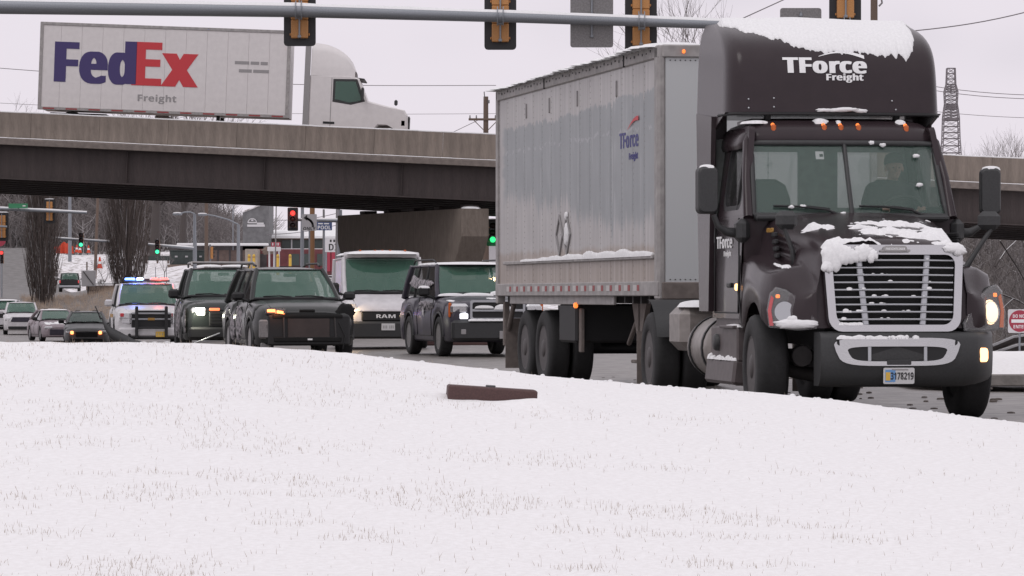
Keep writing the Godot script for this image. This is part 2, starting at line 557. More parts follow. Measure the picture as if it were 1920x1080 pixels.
func knoll(x: float, d: float) -> float:
	x = clampf(x, -13.0, 12.99)
	var j := 0
	while CREST_X[j + 1] <= x: j += 1
	var t: float = (x - CREST_X[j]) / (CREST_X[j + 1] - CREST_X[j])
	var p0: float = CREST_Y[max(j - 1, 0)]
	var p3: float = CREST_Y[min(j + 2, CREST_Y.size() - 1)]
	var crest := cubic_interpolate(CREST_Y[j], CREST_Y[j + 1], p0, p3, t)
	var y := lerpf(-0.42, crest, smoothstep(13.0, 31.5, d))
	if d > 31.5: y = lerpf(crest, -0.12, smoothstep(31.5, 34.4, d))
	y += 0.075 * exp(-pow((x - 0.24) / 0.3, 2.0) - pow((d - 27.02) / 0.26, 2.0))
	y += 0.05 * nz(x * 12, d * 9) + 0.016 * nz(x * 110, d * 80) + 0.009 * nz(x * 330, d * 240)
	return y

func grid_mesh(xs: Array, ds: Array, height: Callable) -> ArrayMesh:
	var nx := xs.size()
	var nd := ds.size()
	var v := PackedVector3Array()
	var n := PackedVector3Array()
	var idx := PackedInt32Array()
	v.resize(nx * nd)
	n.resize(nx * nd)
	for i in nd:
		for j in nx:
			v[i * nx + j] = Vector3(xs[j], height.call(xs[j], ds[i]), -ds[i])
	for i in nd:
		for j in nx:
			var a := v[i * nx + max(j - 1, 0)]
			var b := v[i * nx + min(j + 1, nx - 1)]
			var c := v[max(i - 1, 0) * nx + j]
			var e := v[min(i + 1, nd - 1) * nx + j]
			n[i * nx + j] = (b - a).cross(c - e).normalized() * -1.0
			if n[i * nx + j].y < 0.0: n[i * nx + j] = -n[i * nx + j]
	for i in nd - 1:
		for j in nx - 1:
			var p := i * nx + j
			idx.append_array(PackedInt32Array([p, p + nx, p + 1, p + 1, p + nx, p + nx + 1]))
	var arr := []
	arr.resize(Mesh.ARRAY_MAX)
	arr[Mesh.ARRAY_VERTEX] = v
	arr[Mesh.ARRAY_NORMAL] = n
	arr[Mesh.ARRAY_INDEX] = idx
	var m := ArrayMesh.new()
	m.add_surface_from_arrays(Mesh.PRIMITIVE_TRIANGLES, arr)
	return m

func steps(a: float, b: float, n: int) -> Array:
	var o := []
	for i in n + 1: o.append(lerpf(a, b, float(i) / n))
	return o

func make_camera_and_light() -> void:
	var cam := Camera3D.new()
	cam.name = "camera"
	cam.fov = rad_to_deg(2.0 * atan(540.0 / F))
	cam.near = 0.5
	cam.far = 4000.0
	cam.position = Vector3(0, CAMH, 0)
	cam.rotation.x = atan(15.0 / F)
	add_child(cam)
	cam.current = true
	var w := 1024
	var h := 512
	var im := Image.create(w, h, false, Image.FORMAT_RGBF)
	var cn := FastNoiseLite.new()
	cn.seed = 4
	cn.frequency = 1.0
	cn.fractal_octaves = 5
	for y in h:
		var el := (0.5 - (y + 0.5) / h) * PI
		for x in w:
			var az := (x + 0.5) / w * TAU
			var d := Vector3(cos(el) * sin(az), sin(el), cos(el) * cos(az))
			var c := Color(0.815, 0.76, 0.825).lerp(Color(0.985, 0.95, 1.0), smoothstep(0.0, 0.9, d.y))
			var q := cn.get_noise_3d(d.x * 3.0, d.y * 14.0, d.z * 3.0) + 0.5 * cn.get_noise_3d(d.x * 11.0, d.y * 45.0, d.z * 11.0)
			c = c.lerp(Color(0.63, 0.605, 0.665), clampf(q * 1.4, 0.0, 0.65))
			if d.y < 0.0: c = c.lerp(Color(0.6, 0.58, 0.6), smoothstep(0.0, -0.15, d.y))
			im.set_pixel(x, y, c)
	var pano := PanoramaSkyMaterial.new()
	pano.panorama = ImageTexture.create_from_image(im)
	var sky := Sky.new()
	sky.sky_material = pano
	var env := Environment.new()
	env.background_mode = Environment.BG_SKY
	env.sky = sky
	env.tonemap_mode = Environment.TONE_MAPPER_LINEAR
	env.tonemap_exposure = 1.0
	env.sdfgi_enabled = true
	env.ssao_enabled = true
	env.ssil_enabled = true
	env.fog_enabled = FOG > 0.0
	env.fog_density = FOG
	env.fog_light_color = Color(0.86, 0.84, 0.86)
	var we := WorldEnvironment.new()
	we.name = "world_environment"
	we.environment = env
	add_child(we)
	var sun := DirectionalLight3D.new()
	sun.name = "overcast_sun"
	sun.light_energy = 0.17
	sun.light_color = Color(1.0, 0.98, 0.97)
	sun.light_angular_distance = 25.0
	sun.shadow_enabled = true
	sun.rotation = Vector3(deg_to_rad(-55), deg_to_rad(-40), 0)
	add_child(sun)

const FOG := 0.0

# ---------------------------------------------------------------- ground, roads, snow
func make_ground() -> void:
	var xs := steps(-420, -60, 24) + steps(-57, 60, 60).slice(0) + steps(70, 420, 24)
	var ds := steps(34, 240, 70) + steps(246, 520, 60) + steps(540, 1500, 20)
	structure("snowy_ground", grid_mesh(xs, ds, func(x, d): return land(x, d) - 0.06 - (0.05 if d < 60 else 0.0) + 0.12 * nz(x * 3, d * 3) * smoothstep(215.0, 240.0, d)), M.far_snow, "snow covered ground rising to the woods behind the bridge")
	var wide := ns()
	poly(wide, [Vector3(-2500, 3.0, -1480), Vector3(2500, 3.0, -1480), Vector3(2500, 3.0, -3200), Vector3(-2500, 3.0, -3200)], Vector3.UP)
	structure("far_ground", wide, M.far_snow, "flat snowy land reaching to the horizon")
	# the crossroads in front of the bridge and the road below it
	structure("road", grid_mesh(steps(-60, 60, 80), steps(32.5, 212, 90), func(x, d): return land(x, d) + 0.0 - 3.0 * smoothstep(8.0, 26.0, x - 0.02 * d) * smoothstep(62.0, 70.0, d)), M.asphalt, "wet grey road with a film of brown slush")
	var up := ns()
	var path := [[-25.0, 212.0, 7.0], [-28.0, 226.0, 6.0], [-31.0, 240.0, 5.0], [-34.6, 268.0, 4.2], [-39.0, 300.0, 3.8], [-43.0, 330.0, 3.6], [-46.0, 350.0, 3.5], [-50.6, 375.0, 3.2], [-55.0, 400.0, 3.0], [-58.5, 425.0, 2.6], [-63.0, 460.0, 2.6]]
	var rings := []
	for k in range(0, path.size() - 1):
		for s in 5:
			var t := s / 5.0
			var cx := lerpf(path[k][0], path[k + 1][0], t)
			var dd := lerpf(path[k][1], path[k + 1][1], t)
			var hw := lerpf(path[k][2], path[k + 1][2], t)
			var ring := []
			for u in 9:
				var x := cx + hw * (u / 4.0 - 1.0)
				ring.append(Vector3(x, land(x, dd) + 0.16, -dd))
			rings.append(ring)
	loft(up, rings, false)
	structure("uphill_road", up, M.far_road, "grey road climbing away to the left behind the bridge")
	# foreground knoll of mown grass under thin snow
	var ds2 := steps(2, 17, 60) + steps(17.08, 29, 190) + steps(29.04, 34.6, 130)
	structure("snow_bank", grid_mesh(steps(-13, -6.2, 40) + steps(-6.15, 6.15, 230) + steps(6.25, 13, 40), ds2, knoll), M.snow, "thin snow over the grassy knoll in the foreground")
	# grass tips that stick out of the snow
	var bl := ns()
	bl.set_smooth_group(-1)
	var hgt := 1.0
	var w := 0.5
	var lean := Vector3(0.25, hgt, 0.0)
	var base := [Vector3(-w, 0, -w * 0.6), Vector3(w, 0, -w * 0.6), Vector3(0, 0, w)]
	for k in 3:
		var a: Vector3 = base[k]
		var b: Vector3 = base[(k + 1) % 3]
		var m0: Vector3 = a * 0.7 + Vector3(0.07, 0.55, 0)
		var m1: Vector3 = b * 0.7 + Vector3(0.07, 0.55, 0)
		tri(bl, a, m0, b); tri(bl, b, m0, m1); tri(bl, m0, lean, m1)
	bl.generate_normals()
	var where := []
	rng.seed = 77
	for i in 60000:
		var d := lerpf(17.5, 31.8, pow(rng.randf(), 1.35))
		var half := d * 0.155
		var x := rng.randf_range(-half - 0.6, half + 0.6)
		var band := 0.75 * nz(x * 14 + 300, d * 52) + 0.6 * nz(x * 70, d * 130, 9)
		var need := 0.08 + 0.42 * smoothstep(-1.5, 3.0, x)
		if band < need and rng.randf() > 0.06: continue
		if rng.randf() > lerpf(0.62, 0.26, smoothstep(20.0, 29.0, d)): continue
		var hh := rng.randf_range(0.012, 0.042) * (1.0 + 0.8 * float(rng.randf() > 0.93))
		var ww := rng.randf_range(0.0013, 0.0031)
		var b := Basis(Vector3.UP, rng.randf() * TAU) * Basis(Vector3.RIGHT, rng.randf_range(-0.6, 0.6))
		where.append(Transform3D(b.scaled_local(Vector3(ww, hh, ww)), Vector3(x, knoll(x, d) - 0.004, -d)))
	var mm := MultiMesh.new()
	mm.transform_format = MultiMesh.TRANSFORM_3D
	mm.mesh = bl.commit()
	mm.instance_count = where.size()
	for i in where.size(): mm.set_instance_transform(i, where[i])
	var gi := MultiMeshInstance3D.new()
	gi.name = numbered("grass")
	gi.multimesh = mm
	gi.material_override = M.stem
	add_child(gi)
	tag(gi, "dead grass tips poking through the foreground snow", "grass", "", "stuff")
	# clods along the crest
	var clods := ns()
	for i in 130:
		var x := rng.randf_range(-1.5, 6.0)
		var d := rng.randf_range(31.2, 32.0)
		var r := rng.randf_range(0.006, 0.02)
		mound(clods, Vector3(x, knoll(x, d) - 0.006, -d), Vector3(r * 1.4, 0, 0), Vector3(0, 0, r), Vector3.UP, r * 1.1, i * 1.7, 0.3, 2.0)
	var cl := obj("snow_clods", clods, M.vehicle_snow)
	tag(cl, "small clods of snow along the crest of the knoll", "snow", "", "stuff")
	# slush lumps on the road
	var sl := ns()
	for i in 240:
		var x := rng.randf_range(-4.0, 8.0)
		var d := rng.randf_range(34.5, 56.0)
		var r := rng.randf_range(0.01, 0.03)
		mound(sl, Vector3(x, 0.0, -d), Vector3(r * 1.6, 0, 0), Vector3(0, 0, r * 1.5), Vector3.UP, r * 0.5, i * 2.3, 0.4, 1.0)
	tag(obj("slush", sl, M.earth), "dark crumbs of slush and grit on the road", "slush", "", "stuff")
	# snowy island on the right with its kerb
	var isl := grid_mesh(steps(5.4, 26, 70), steps(49.2, 57, 40), func(x, d): return 0.15 + (0.20 + 0.05 * nz(x * 25, d * 25)) * smoothstep(49.25, 50.4, d) * smoothstep(57.0, 56.0, d) * smoothstep(5.4, 6.2, x))
	structure("snowy_island", isl, M.snow, "snow covered traffic island at the right behind the truck")
	var kb := ns()
	for k in 12:
		box(kb, Vector3(6.3 + k * 1.7, 0.07, -49.13), Vector3(1.69, 0.16, 0.15), Basis(), 0.015)
	structure("kerb", kb, M.kerb_concrete, "grey concrete kerb below the snowy island")
	# brick-red median nose seen under the dark suv
	var md := bx(Vector3(-1.3, 0.07, -92), Vector3(2.2, 0.16, 5.0), 0.02)
	structure("median", md, M.box_brown, "low brick red median strip seen below the dark suv")
	var ms := ns()
	mound(ms, Vector3(-1.2, 0.14, -92), Vector3(1.2, 0, 0), Vector3(0, 0, 2.4), Vector3.UP, 0.06, 3.0, 0.2, 0.5)
	structure("median_snow", ms, M.vehicle_snow, "strip of snow lying on the brick red median")
	# slope below the bridge at the right
	structure("embankment", grid_mesh(steps(15, 70, 40), steps(150, 215, 40), func(x, d): return lerpf(-1.4, 5.0, smoothstep(150.0, 190.0, d)) + 0.25 * nz(x * 6, d * 6) - 3.0 * smoothstep(19.0, 15.0, x)), M.earth, "bare brown slope seen below the bridge at the right")

# ---------------------------------------------------------------- bridge
func make_bridge() -> void:
	var slope := -atan(0.0458)
	var b := thing("highway_bridge", "brown steel girder highway bridge crossing over the road", "bridge", Vector3(0, CAMH + (HY - 254.0) / F * 124.0, -124.0))
	b.rotation = Vector3(0, 0, slope)
	var seg := 2.35
	for i in range(-12, 15):
		var s := ns()
		var x := (i + 0.5) * seg
		var hw := seg / 2 - 0.004
		# barrier profile swept along the bridge
		var prof := [Vector2(0.0, 0.0), Vector2(0.0, -0.90), Vector2(-0.42, -0.90), Vector2(-0.40, -0.72), Vector2(-0.26, -0.5), Vector2(-0.2, 0.0)]
		var l := []
		var r := []
		for p in prof:
			l.append(Vector3(x - hw, p.y, p.x))
			r.append(Vector3(x + hw, p.y, p.x))
		loft(s, [l, r], true, -1)
		cap(s, l, Vector3.LEFT); cap(s, r, Vector3.RIGHT)
		obj("parapet_segment", s, M.concrete, b)
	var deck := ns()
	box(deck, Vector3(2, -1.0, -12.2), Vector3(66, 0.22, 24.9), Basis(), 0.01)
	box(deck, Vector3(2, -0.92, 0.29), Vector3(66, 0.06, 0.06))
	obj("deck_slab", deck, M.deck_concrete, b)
	var fl := ns()
	box(fl, Vector3(2, -1.02, 0.30), Vector3(66, 0.20, 0.10), Basis(), 0.012)
	obj("deck_edge", fl, M.deck_concrete, b)
	var ps := ns()
	rng.seed = 3
	for i in 165:
		box(ps, Vector3(-31 + i * 0.4, 0.012 + rng.randf() * 0.012, -0.1), Vector3(0.41, 0.05, 0.19), Basis(), 0.012)
		box(ps, Vector3(-31 + i * 0.4, -0.895 + rng.randf() * 0.008, 0.19), Vector3(0.41, 0.05, 0.22), Basis(), 0.012)
	obj("snow_ledge", ps, M.vehicle_snow, b)
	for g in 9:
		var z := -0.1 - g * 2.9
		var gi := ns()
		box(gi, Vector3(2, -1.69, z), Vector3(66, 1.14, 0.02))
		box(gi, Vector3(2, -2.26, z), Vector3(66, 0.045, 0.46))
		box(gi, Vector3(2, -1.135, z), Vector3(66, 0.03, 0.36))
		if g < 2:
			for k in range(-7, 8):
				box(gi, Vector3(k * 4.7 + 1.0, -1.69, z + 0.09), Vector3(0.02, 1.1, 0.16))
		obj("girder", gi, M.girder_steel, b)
	for k in range(-7, 8):
		for g in 8:
			var cb := ns()
			var z0 := -0.1 - g * 2.9
			for q in [[-1.25, -2.1], [-2.1, -1.25]]:
				tube(cb, [Vector3(k * 4.7 + 1, q[0], z0 - 0.1), Vector3(k * 4.7 + 1, q[1], z0 - 2.8)], 0.05, 4, false)
			box(cb, Vector3(k * 4.7 + 1, -2.12, z0 - 1.45), Vector3(0.09, 0.09, 2.7))
			if abs(k) < 5 and g < 3: obj("cross_brace", cb, M.bearing_steel, b)
	var back := ns()
	box(back, Vector3(2, -0.45, -24.4), Vector3(66, 0.9, 0.3))
	obj("far_parapet", back, M.concrete, b)
	# pier with a hammerhead cap
	var near := at_px(891, 391, 123.9)
	var far := at_px(656, 402, 135.0)
	var dir := Vector3(far.x - near.x, 0, far.z - near.z)
	var ln := dir.length()
	dir = dir.normalized()
	var side := dir.cross(Vector3.UP).normalized()
	var p := thing("bridge_pier", "concrete hammerhead pier under the bridge behind the white van", "pier", near)
	var pr := ns()
	var prof := PackedVector2Array([Vector2(0, 0), Vector2(ln, 0), Vector2(ln, -0.95), Vector2(ln - 0.9, -2.3), Vector2(ln - 0.9, -5.2), Vector2(0.9, -5.2), Vector2(0.9, -2.3), Vector2(0, -0.95)])
	prism(pr, prof, 1.0, Transform3D(Basis(dir, Vector3.UP, -side), side * 0.5), 0.03)
	obj("hammerhead", pr, M.pier_concrete, p)
	for q in 5:
		var bear := ns()
		box(bear, dir * (0.5 + q * ln / 5.0) + Vector3(0, 0.07, 0), Vector3(0.5, 0.12, 0.5), Basis(Vector3.UP, atan2(-dir.z, dir.x)), 0.02)
		obj("bearing", bear, M.bearing_steel, p)
	var sn := ns()
	mound(sn, dir * 0.35, dir * 0.35, side * 0.36, Vector3.UP, 0.1, 6.0, 0.3, 1.0)
	obj("snow_cap", sn, M.vehicle_snow, p)

# ---------------------------------------------------------------- wheels
func wheel(parent: Node3D, at: Vector3, r: float, w: float, rim: Material, out_x: float, turn := 0.0, truck := false) -> Node3D:
	# the axle lies along x; out_x is the side that shows its rim
	var n := group_part("wheel", parent, Transform3D(Basis(Vector3.UP, turn) * Basis(Vector3.FORWARD, out_x * PI / 2), at))
	var h := w / 2
	var t := ns()
	var rr := r * (0.58 if truck else 0.64)
	lathe(t, [Vector2(rr, -h * 0.8), Vector2(rr * 1.08, -h), Vector2(r * 0.9, -h), Vector2(r * 0.975, -h * 0.86), Vector2(r, -h * 0.7), Vector2(r, -h * 0.36), Vector2(r * 1.001, 0.0), Vector2(r, h * 0.36), Vector2(r, h * 0.7), Vector2(r * 0.975, h * 0.86), Vector2(r * 0.9, h), Vector2(rr * 1.08, h), Vector2(rr, h * 0.8)], Transform3D(), 36)
	obj("tyre", t, M.tyre, n)
	var s := ns()
	if truck:
		lathe(s, [Vector2(rr * 1.03, h * 0.9), Vector2(rr * 0.97, h * 0.92), Vector2(rr * 0.93, h * 0.6), Vector2(rr * 0.86, h * 0.2), Vector2(rr * 0.62, h * 0.45), Vector2(rr * 0.45, h * 0.5), Vector2(rr * 0.4, h * 0.9), Vector2(rr * 0.3, h * 1.0), Vector2(0.0, h * 1.02)], Transform3D(), 28)
	else:
		lathe(s, [Vector2(rr * 1.03, h * 0.85), Vector2(rr * 0.95, h * 0.88), Vector2(rr * 0.9, h * 0.4), Vector2(rr * 0.3, h * 0.55), Vector2(rr * 0.22, h * 0.75), Vector2(0.0, h * 0.78)], Transform3D(), 24)
	obj("rim", s, rim, n)
	var k := ns()
	if truck:
		for i in 10:
			var a := TAU * i / 10
			lathe(k, [Vector2(0.018, 0), Vector2(0.018, 0.03), Vector2(0.0, 0.035)], Transform3D(Basis(), Vector3(cos(a) * rr * 0.53, h * 0.47, sin(a) * rr * 0.53)), 6)
		obj("lug_nuts", k, M.tank_metal, n)
		var hs := ns()
		for i in 8:
			var a := TAU * (i + 0.5) / 8
			lathe(hs, [Vector2(0.05, 0), Vector2(0.04, 0.015)], Transform3D(Basis(), Vector3(cos(a) * rr * 0.75, h * 0.31, sin(a) * rr * 0.75)), 10)
		obj("hand_hole", hs, M.black, n)
	else:
		for i in 6:
			var a := TAU * i / 6
			box(k, Vector3(cos(a) * rr * 0.58, h * 0.62, sin(a) * rr * 0.58), Vector3(rr * 0.72, h * 0.22, rr * 0.17), Basis(Vector3.UP, -a), 0.01)
		obj("spoke", k, rim, n)
	return n

# ---------------------------------------------------------------- the dark truck
func fairing_point(u: float, v: float) -> Vector3:
	# u -1..1 round the plan from the passenger rear edge over the front to the driver rear edge, v 0..1 upwards
	var y := lerpf(3.08, 4.09, v)
	var back := -2.75
	var zf := -1.24 - 0.06 * v - 0.95 * pow(v, 5.5)
	var half := 1.13 - 0.03 * v - 0.07 * pow(v, 8.0)
	var a := absf(u)
	var sg := signf(u)
	if v > 0.9: y = 3.08 + 1.01 * v
	if a < 0.5:
		# front face, gently bowed
		var t := a / 0.5
		return Vector3(sg * half * 0.86 * t, y, zf - 0.07 * t * t)
	if a < 0.72:
		var t := (a - 0.5) / 0.22 * PI / 2
		var c := Vector2(half * 0.86, zf - 0.07 - 0.26)
		return Vector3(sg * (c.x + half * 0.14 * sin(t)), y, c.y + 0.26 * cos(t))
	var t2 := (a - 0.72) / 0.28
	return Vector3(sg * (half + 0.05 * t2), y, lerpf(zf - 0.33, back, t2))

func hood_profile(z: float) -> Array:
	var arch_r := 0.64
	var q: float = clampf((1.06 - z) / 1.7, 0.0, 1.0)
	var yt: float = 1.70 + 0.33 * pow(q, 0.85) - 0.05 * pow(clampf((z - 0.9) / 0.16, 0, 1), 2)
	var hw: float = 0.70 + 0.20 * q
	var fw: float = 0.74 + 0.42 * pow(clampf((1.06 - z) / 0.62, 0.0, 1.0), 0.36) - 0.03 * clampf((-0.1 - z) / 0.6, 0, 1)
	var yf: float = 1.22 + 0.26 * smoothstep(1.05, 0.55, z) + 0.12 * smoothstep(0.5, -0.6, z)
	var yl: float = 0.90
	if absf(z) < arch_r: yl = max(0.90, 0.51 + sqrt(arch_r * arch_r - z * z))
	yf = max(yf, yl + 0.14)
	return [Vector2(0, yt + 0.03), Vector2(hw * 0.35, yt + 0.025), Vector2(hw * 0.7, yt + 0.005), Vector2(hw * 0.92, yt - 0.05), Vector2(hw, yt - 0.15), Vector2(hw + 0.025, lerpf(yt - 0.15, yf, 0.55)), Vector2(min(hw + 0.05, fw), yf + 0.03), Vector2(lerpf(hw + 0.05, fw, 0.5), yf + 0.01), Vector2(lerpf(hw + 0.05, fw, 0.88), yf - 0.06), Vector2(fw, lerpf(yf, yl, 0.5)), Vector2(fw + 0.005, yl + 0.03), Vector2(fw - 0.02, yl)]

func hood_y(x: float, z: float) -> float:
	var h := hood_profile(min(z, 1.06))
	x = absf(x)
	for i in h.size() - 1:
		if x <= h[i + 1].x: return lerpf(h[i].y, h[i + 1].y, (x - h[i].x) / max(h[i + 1].x - h[i].x, 0.001)) - max(z - 1.06, 0.0) * 0.9
	return h[-1].y

func drape(st: SurfaceTool, cx: float, cz: float, rx: float, rz: float, h: float, sd: float, surf: Callable, ragged := 0.6) -> void:
	# a ragged sheet of snow that follows the surface below it
	var rings := []
	for i in 8:
		var t := i / 7.0
		var ring := []
		for k in 44:
			var a := TAU * k / 44
			var edge := 1.0 + ragged * (nz(cos(a) * 70 + sd * 37, sin(a) * 70, sd) + 0.8 * nz(cos(a) * 220 + sd * 11, sin(a) * 220, sd + 5))
			var x := cx + cos(a) * rx * t * edge
			var z := cz + sin(a) * rz * t * edge
			var hh := h * pow(max(0.0, 1.0 - t * t), 0.45) * (1.0 + 0.7 * nz(x * 130 + sd, z * 130, sd))
			if i == 7: hh = -0.006
			ring.append(Vector3(x, surf.call(x, z) + hh, z))
		rings.append(ring)
	loft(st, rings, true, 1, false)

func make_truck() -> Node3D:
	var t := thing("semi_truck", "dark brown day cab semi truck with snow on its roof fairing and hood", "truck", Vector3(3.52, 0, -36.05), 0.14)
	# ---- hood and fenders
	var st := ns()
	var rings := []
	for z in [1.06, 1.057, 1.05, 1.04, 1.03, 1.0, 0.97, 0.94, 0.9, 0.82, 0.74, 0.66, 0.62, 0.56, 0.45, 0.3, 0.15, 0.0, -0.15, -0.3, -0.45, -0.56, -0.62, -0.645, -0.75]:
		var h := hood_profile(z)
		var ring := []
		for i in h.size(): ring.append(Vector3(-h[h.size() - 1 - i].x, h[h.size() - 1 - i].y, z))
		for i in range(1, h.size()): ring.append(Vector3(h[i].x, h[i].y, z))
		rings.append(ring)
	loft(st, rings, false, 1, true)
	obj("hood", st, M.truck_paint, t)
	var nose := []
	for p in rings[0]: nose.append(Vector3(p.x, p.y, 1.02 - 0.1 * (p.y - 1.27)))
	var nst := ns()
	cap(nst, nose, Vector3.BACK)
	obj("nose_panel", nst, M.truck_paint, t)
	# dark inside of the engine bay
	var bay := ns()
	box(bay, Vector3(0, 1.25, 0.0), Vector3(1.2, 0.75, 1.55))
	box(bay, Vector3(0, 0.72, 0.9), Vector3(1.3, 0.3, 0.5))
	obj("engine_bay", bay, M.black, t)
	for s in [-1, 1]:
		var seam := ns()
		tube(seam, [Vector3(s * 1.145, 1.62, -0.66), Vector3(s * 1.155, 1.25, -0.68), Vector3(s * 1.13, 0.92, -0.6)], 0.012, 5)
		obj("hood_seam", seam, M.black, t)
		var vent := ns()
		for k in 4: box(vent, Vector3(s * (0.905 - k * 0.004), 1.82 - k * 0.07, -0.12 + k * 0.02), Vector3(0.03, 0.045, 0.36), Basis(Vector3.UP, s * 0.11), 0.008)
		obj("hood_vent", vent, M.black, t)
	# ---- grille
	var gx := Transform3D(Basis(Vector3.RIGHT, -0.10), Vector3(0, 0, 1.21))
	var outer := PackedVector2Array()
	var inner := PackedVector2Array()
	for p in rrect(1.34, 0.84, 0.13, 5, Vector2(0, 1.285), 0.0): outer.append(Vector2(p.x * (1.0 + 0.09 * (p.y - 1.285)), p.y))
	for p in rrect(1.185, 0.68, 0.1, 5, Vector2(0, 1.27), 0.0): inner.append(Vector2(p.x * (1.0 + 0.1 * (p.y - 1.285)), p.y))
	var gf := ns()
	frame(gf, outer, inner, 0.09, gx, 0.05)
	obj("grille_surround", gf, M.chrome, t)
	var gm := ns()
	box(gm, gx * Vector3(0, 1.27, -0.015), Vector3(1.21, 0.70, 0.02), gx.basis)
	obj("grille_mesh", gm, M.dark_mesh, t)
	for i in 9:
		var y := 0.985 + i * 0.0715
		var hw := 0.585 + 0.05 * (y - 1.285)
		obj("grille_bar", tb([gx * Vector3(-hw, y, 0.035), gx * Vector3(-hw * 0.5, y, 0.055), gx * Vector3(0, y, 0.062), gx * Vector3(hw * 0.5, y, 0.055), gx * Vector3(hw, y, 0.035)], 0.011, 6), M.bright_bar, t)
	for s in [-1, 1]:
		var gp := ns()
		box(gp, gx * Vector3(s * 0.31, 1.27, 0.035), Vector3(0.062, 0.69, 0.03), gx.basis * Basis(Vector3.BACK, -s * 0.09), 0.01)
		obj("grille_post", gp, M.bright_bar, t)
	var bd := ns()
	prism(bd, rrect(0.30, 0.022, 0.01, 3), 0.02, gx.translated_local(Vector3(0.01, 1.645, 0.085)))
	prism(bd, rrect(0.235, 0.058, 0.028, 5), 0.025, gx.translated_local(Vector3(0.01, 1.662, 0.085)), 0.006)
	obj("badge", bd, M.print_grey, t)
	words("badge_lettering", "FREIGHTLINER", t, M.print_white, gx.translated_local(Vector3(-0.085, 1.65, 0.1115)), 0.19, 0.022)
	# ---- bumper (its passenger end is missing)
	var bp := ns()
	var br := []
	for x in [-0.74, -0.68, -0.5, -0.25, 0.0, 0.25, 0.5, 0.68, 0.82, 0.95, 1.05, 1.12, 1.155, 1.17, 1.165]:
		var a: float = absf(x)
		var zf := 1.27 - 0.08 * a * a
		if a > 0.68: zf -= 0.72 * pow((a - 0.68) / 0.49, 2.2)
		var yb := 0.335 + 0.06 * smoothstep(0.6, 1.15, a)
		br.append([Vector3(x, 0.865, zf - 0.09), Vector3(x, 0.85, zf - 0.02), Vector3(x, 0.8, zf), Vector3(x, 0.62, zf + 0.012), Vector3(x, 0.45, zf - 0.01), Vector3(x, yb + 0.03, zf - 0.06), Vector3(x, yb, zf - 0.12), Vector3(x, yb, zf - 0.3), Vector3(x, 0.865, zf - 0.3)])
	loft(bp, br)
	cap(bp, br[0], Vector3.LEFT)
	cap(bp, br[-1], Vector3.RIGHT)
	obj("bumper", bp, M.truck_plastic, t)
	var o2 := PackedVector2Array()
	var i2 := PackedVector2Array()
	for k in 28:
		var a := TAU * k / 28
		var cx := signf(cos(a)) * pow(absf(cos(a)), 0.45)
		var cy := signf(sin(a)) * pow(absf(sin(a)), 0.45)
		o2.append(Vector2(cx * (0.60 + 0.055 * cy), 0.675 + cy * 0.135))
		i2.append(Vector2(cx * (0.475 + 0.04 * cy), 0.655 + cy * 0.072))
	var bf := ns()
	frame(bf, o2, i2, 0.05, Transform3D(Basis(), Vector3(0, 0, 1.25)), 0.08)
	obj("bumper_trim", bf, M.chrome, t)
	obj("bumper_opening", bx(Vector3(0, 0.655, 1.25), Vector3(0.98, 0.14, 0.05)), M.black, t)
	for s in [-1, 1]:
		obj("bumper_post", bx(Vector3(s * 0.275, 0.655, 1.282), Vector3(0.035, 0.145, 0.02), 0.006), M.bright_bar, t)
		var hole := ns()
		lathe(hole, [Vector2(0.032, 0), Vector2(0.03, 0.012)], Transform3D(Basis(Vector3.RIGHT, PI / 2), Vector3(s * 0.565, 0.765, 1.262)), 14)
		obj("tow_hole", hole, M.black, t)
	obj("bumper_latch", bx(Vector3(0.01, 0.575, 1.297), Vector3(0.24, 0.05, 0.02), 0.006), M.truck_plastic, t)
	# number plate
	var pl := group_part("number_plate", t, Transform3D(Basis(Vector3.RIGHT, 0.06), Vector3(0.01, 0.445, 1.285)))
	var pp := ns()
	prism(pp, rrect(0.305, 0.155, 0.015, 3), 0.006, Transform3D())
	obj("plate", pp, M.plate_white, pl)
	obj("plate_blue", bx(Vector3(-0.085, 0.0, 0.0065), Vector3(0.1, 0.118, 0.003)), M.sticker_blue, pl)
	obj("plate_emblem", bx(Vector3(-0.108, -0.005, 0.008), Vector3(0.045, 0.08, 0.003)), M.plate_yellow, pl)
	words("plate_number", "3178219", pl, M.print_black, Transform3D(Basis(), Vector3(-0.082, -0.036, 0.009)), 0.225, 0.07, true, 0.002)
	obj("plate_heading", bx(Vector3(0.01, 0.06, 0.008), Vector3(0.16, 0.012, 0.002)), M.print_grey, pl)
	# ---- headlights
	for s in [-1, 1]:
		var nrm := Vector3(s * 0.50, 0.08, 0.866).normalized()
		var uu := Vector3(-s * 0.866, 0, 0.50).normalized() * (1.12 if s < 0 else 1.25)
		var vv := nrm.cross(uu) if s < 0 else uu.cross(nrm)
		if vv.y < 0: vv = -vv
		var hb := Transform3D(Basis(uu, vv, nrm), Vector3(s * 0.985, 1.09, 0.90))
		var g := group_part("headlight", t, hb)
		var ol := PackedVector2Array([Vector2(-0.17, -0.165), Vector2(-0.195, -0.02), Vector2(-0.17, 0.13), Vector2(-0.115, 0.185), Vector2(-0.03, 0.165), Vector2(0.09, 0.09), Vector2(0.2, -0.02), Vector2(0.27, -0.115), Vector2(0.26, -0.175), Vector2(0.1, -0.19)])
		var hs := ns()
		prism(hs, ol, 0.05, Transform3D(Basis(), Vector3(0, 0, -0.06)))
		obj("housing", hs, M.black, g)
		var ln := ns()
		prism(ln, ol, 0.035, Transform3D(), 0.02)
		obj("lens", ln, M.lens_clear, g)
		var bowl := ns()
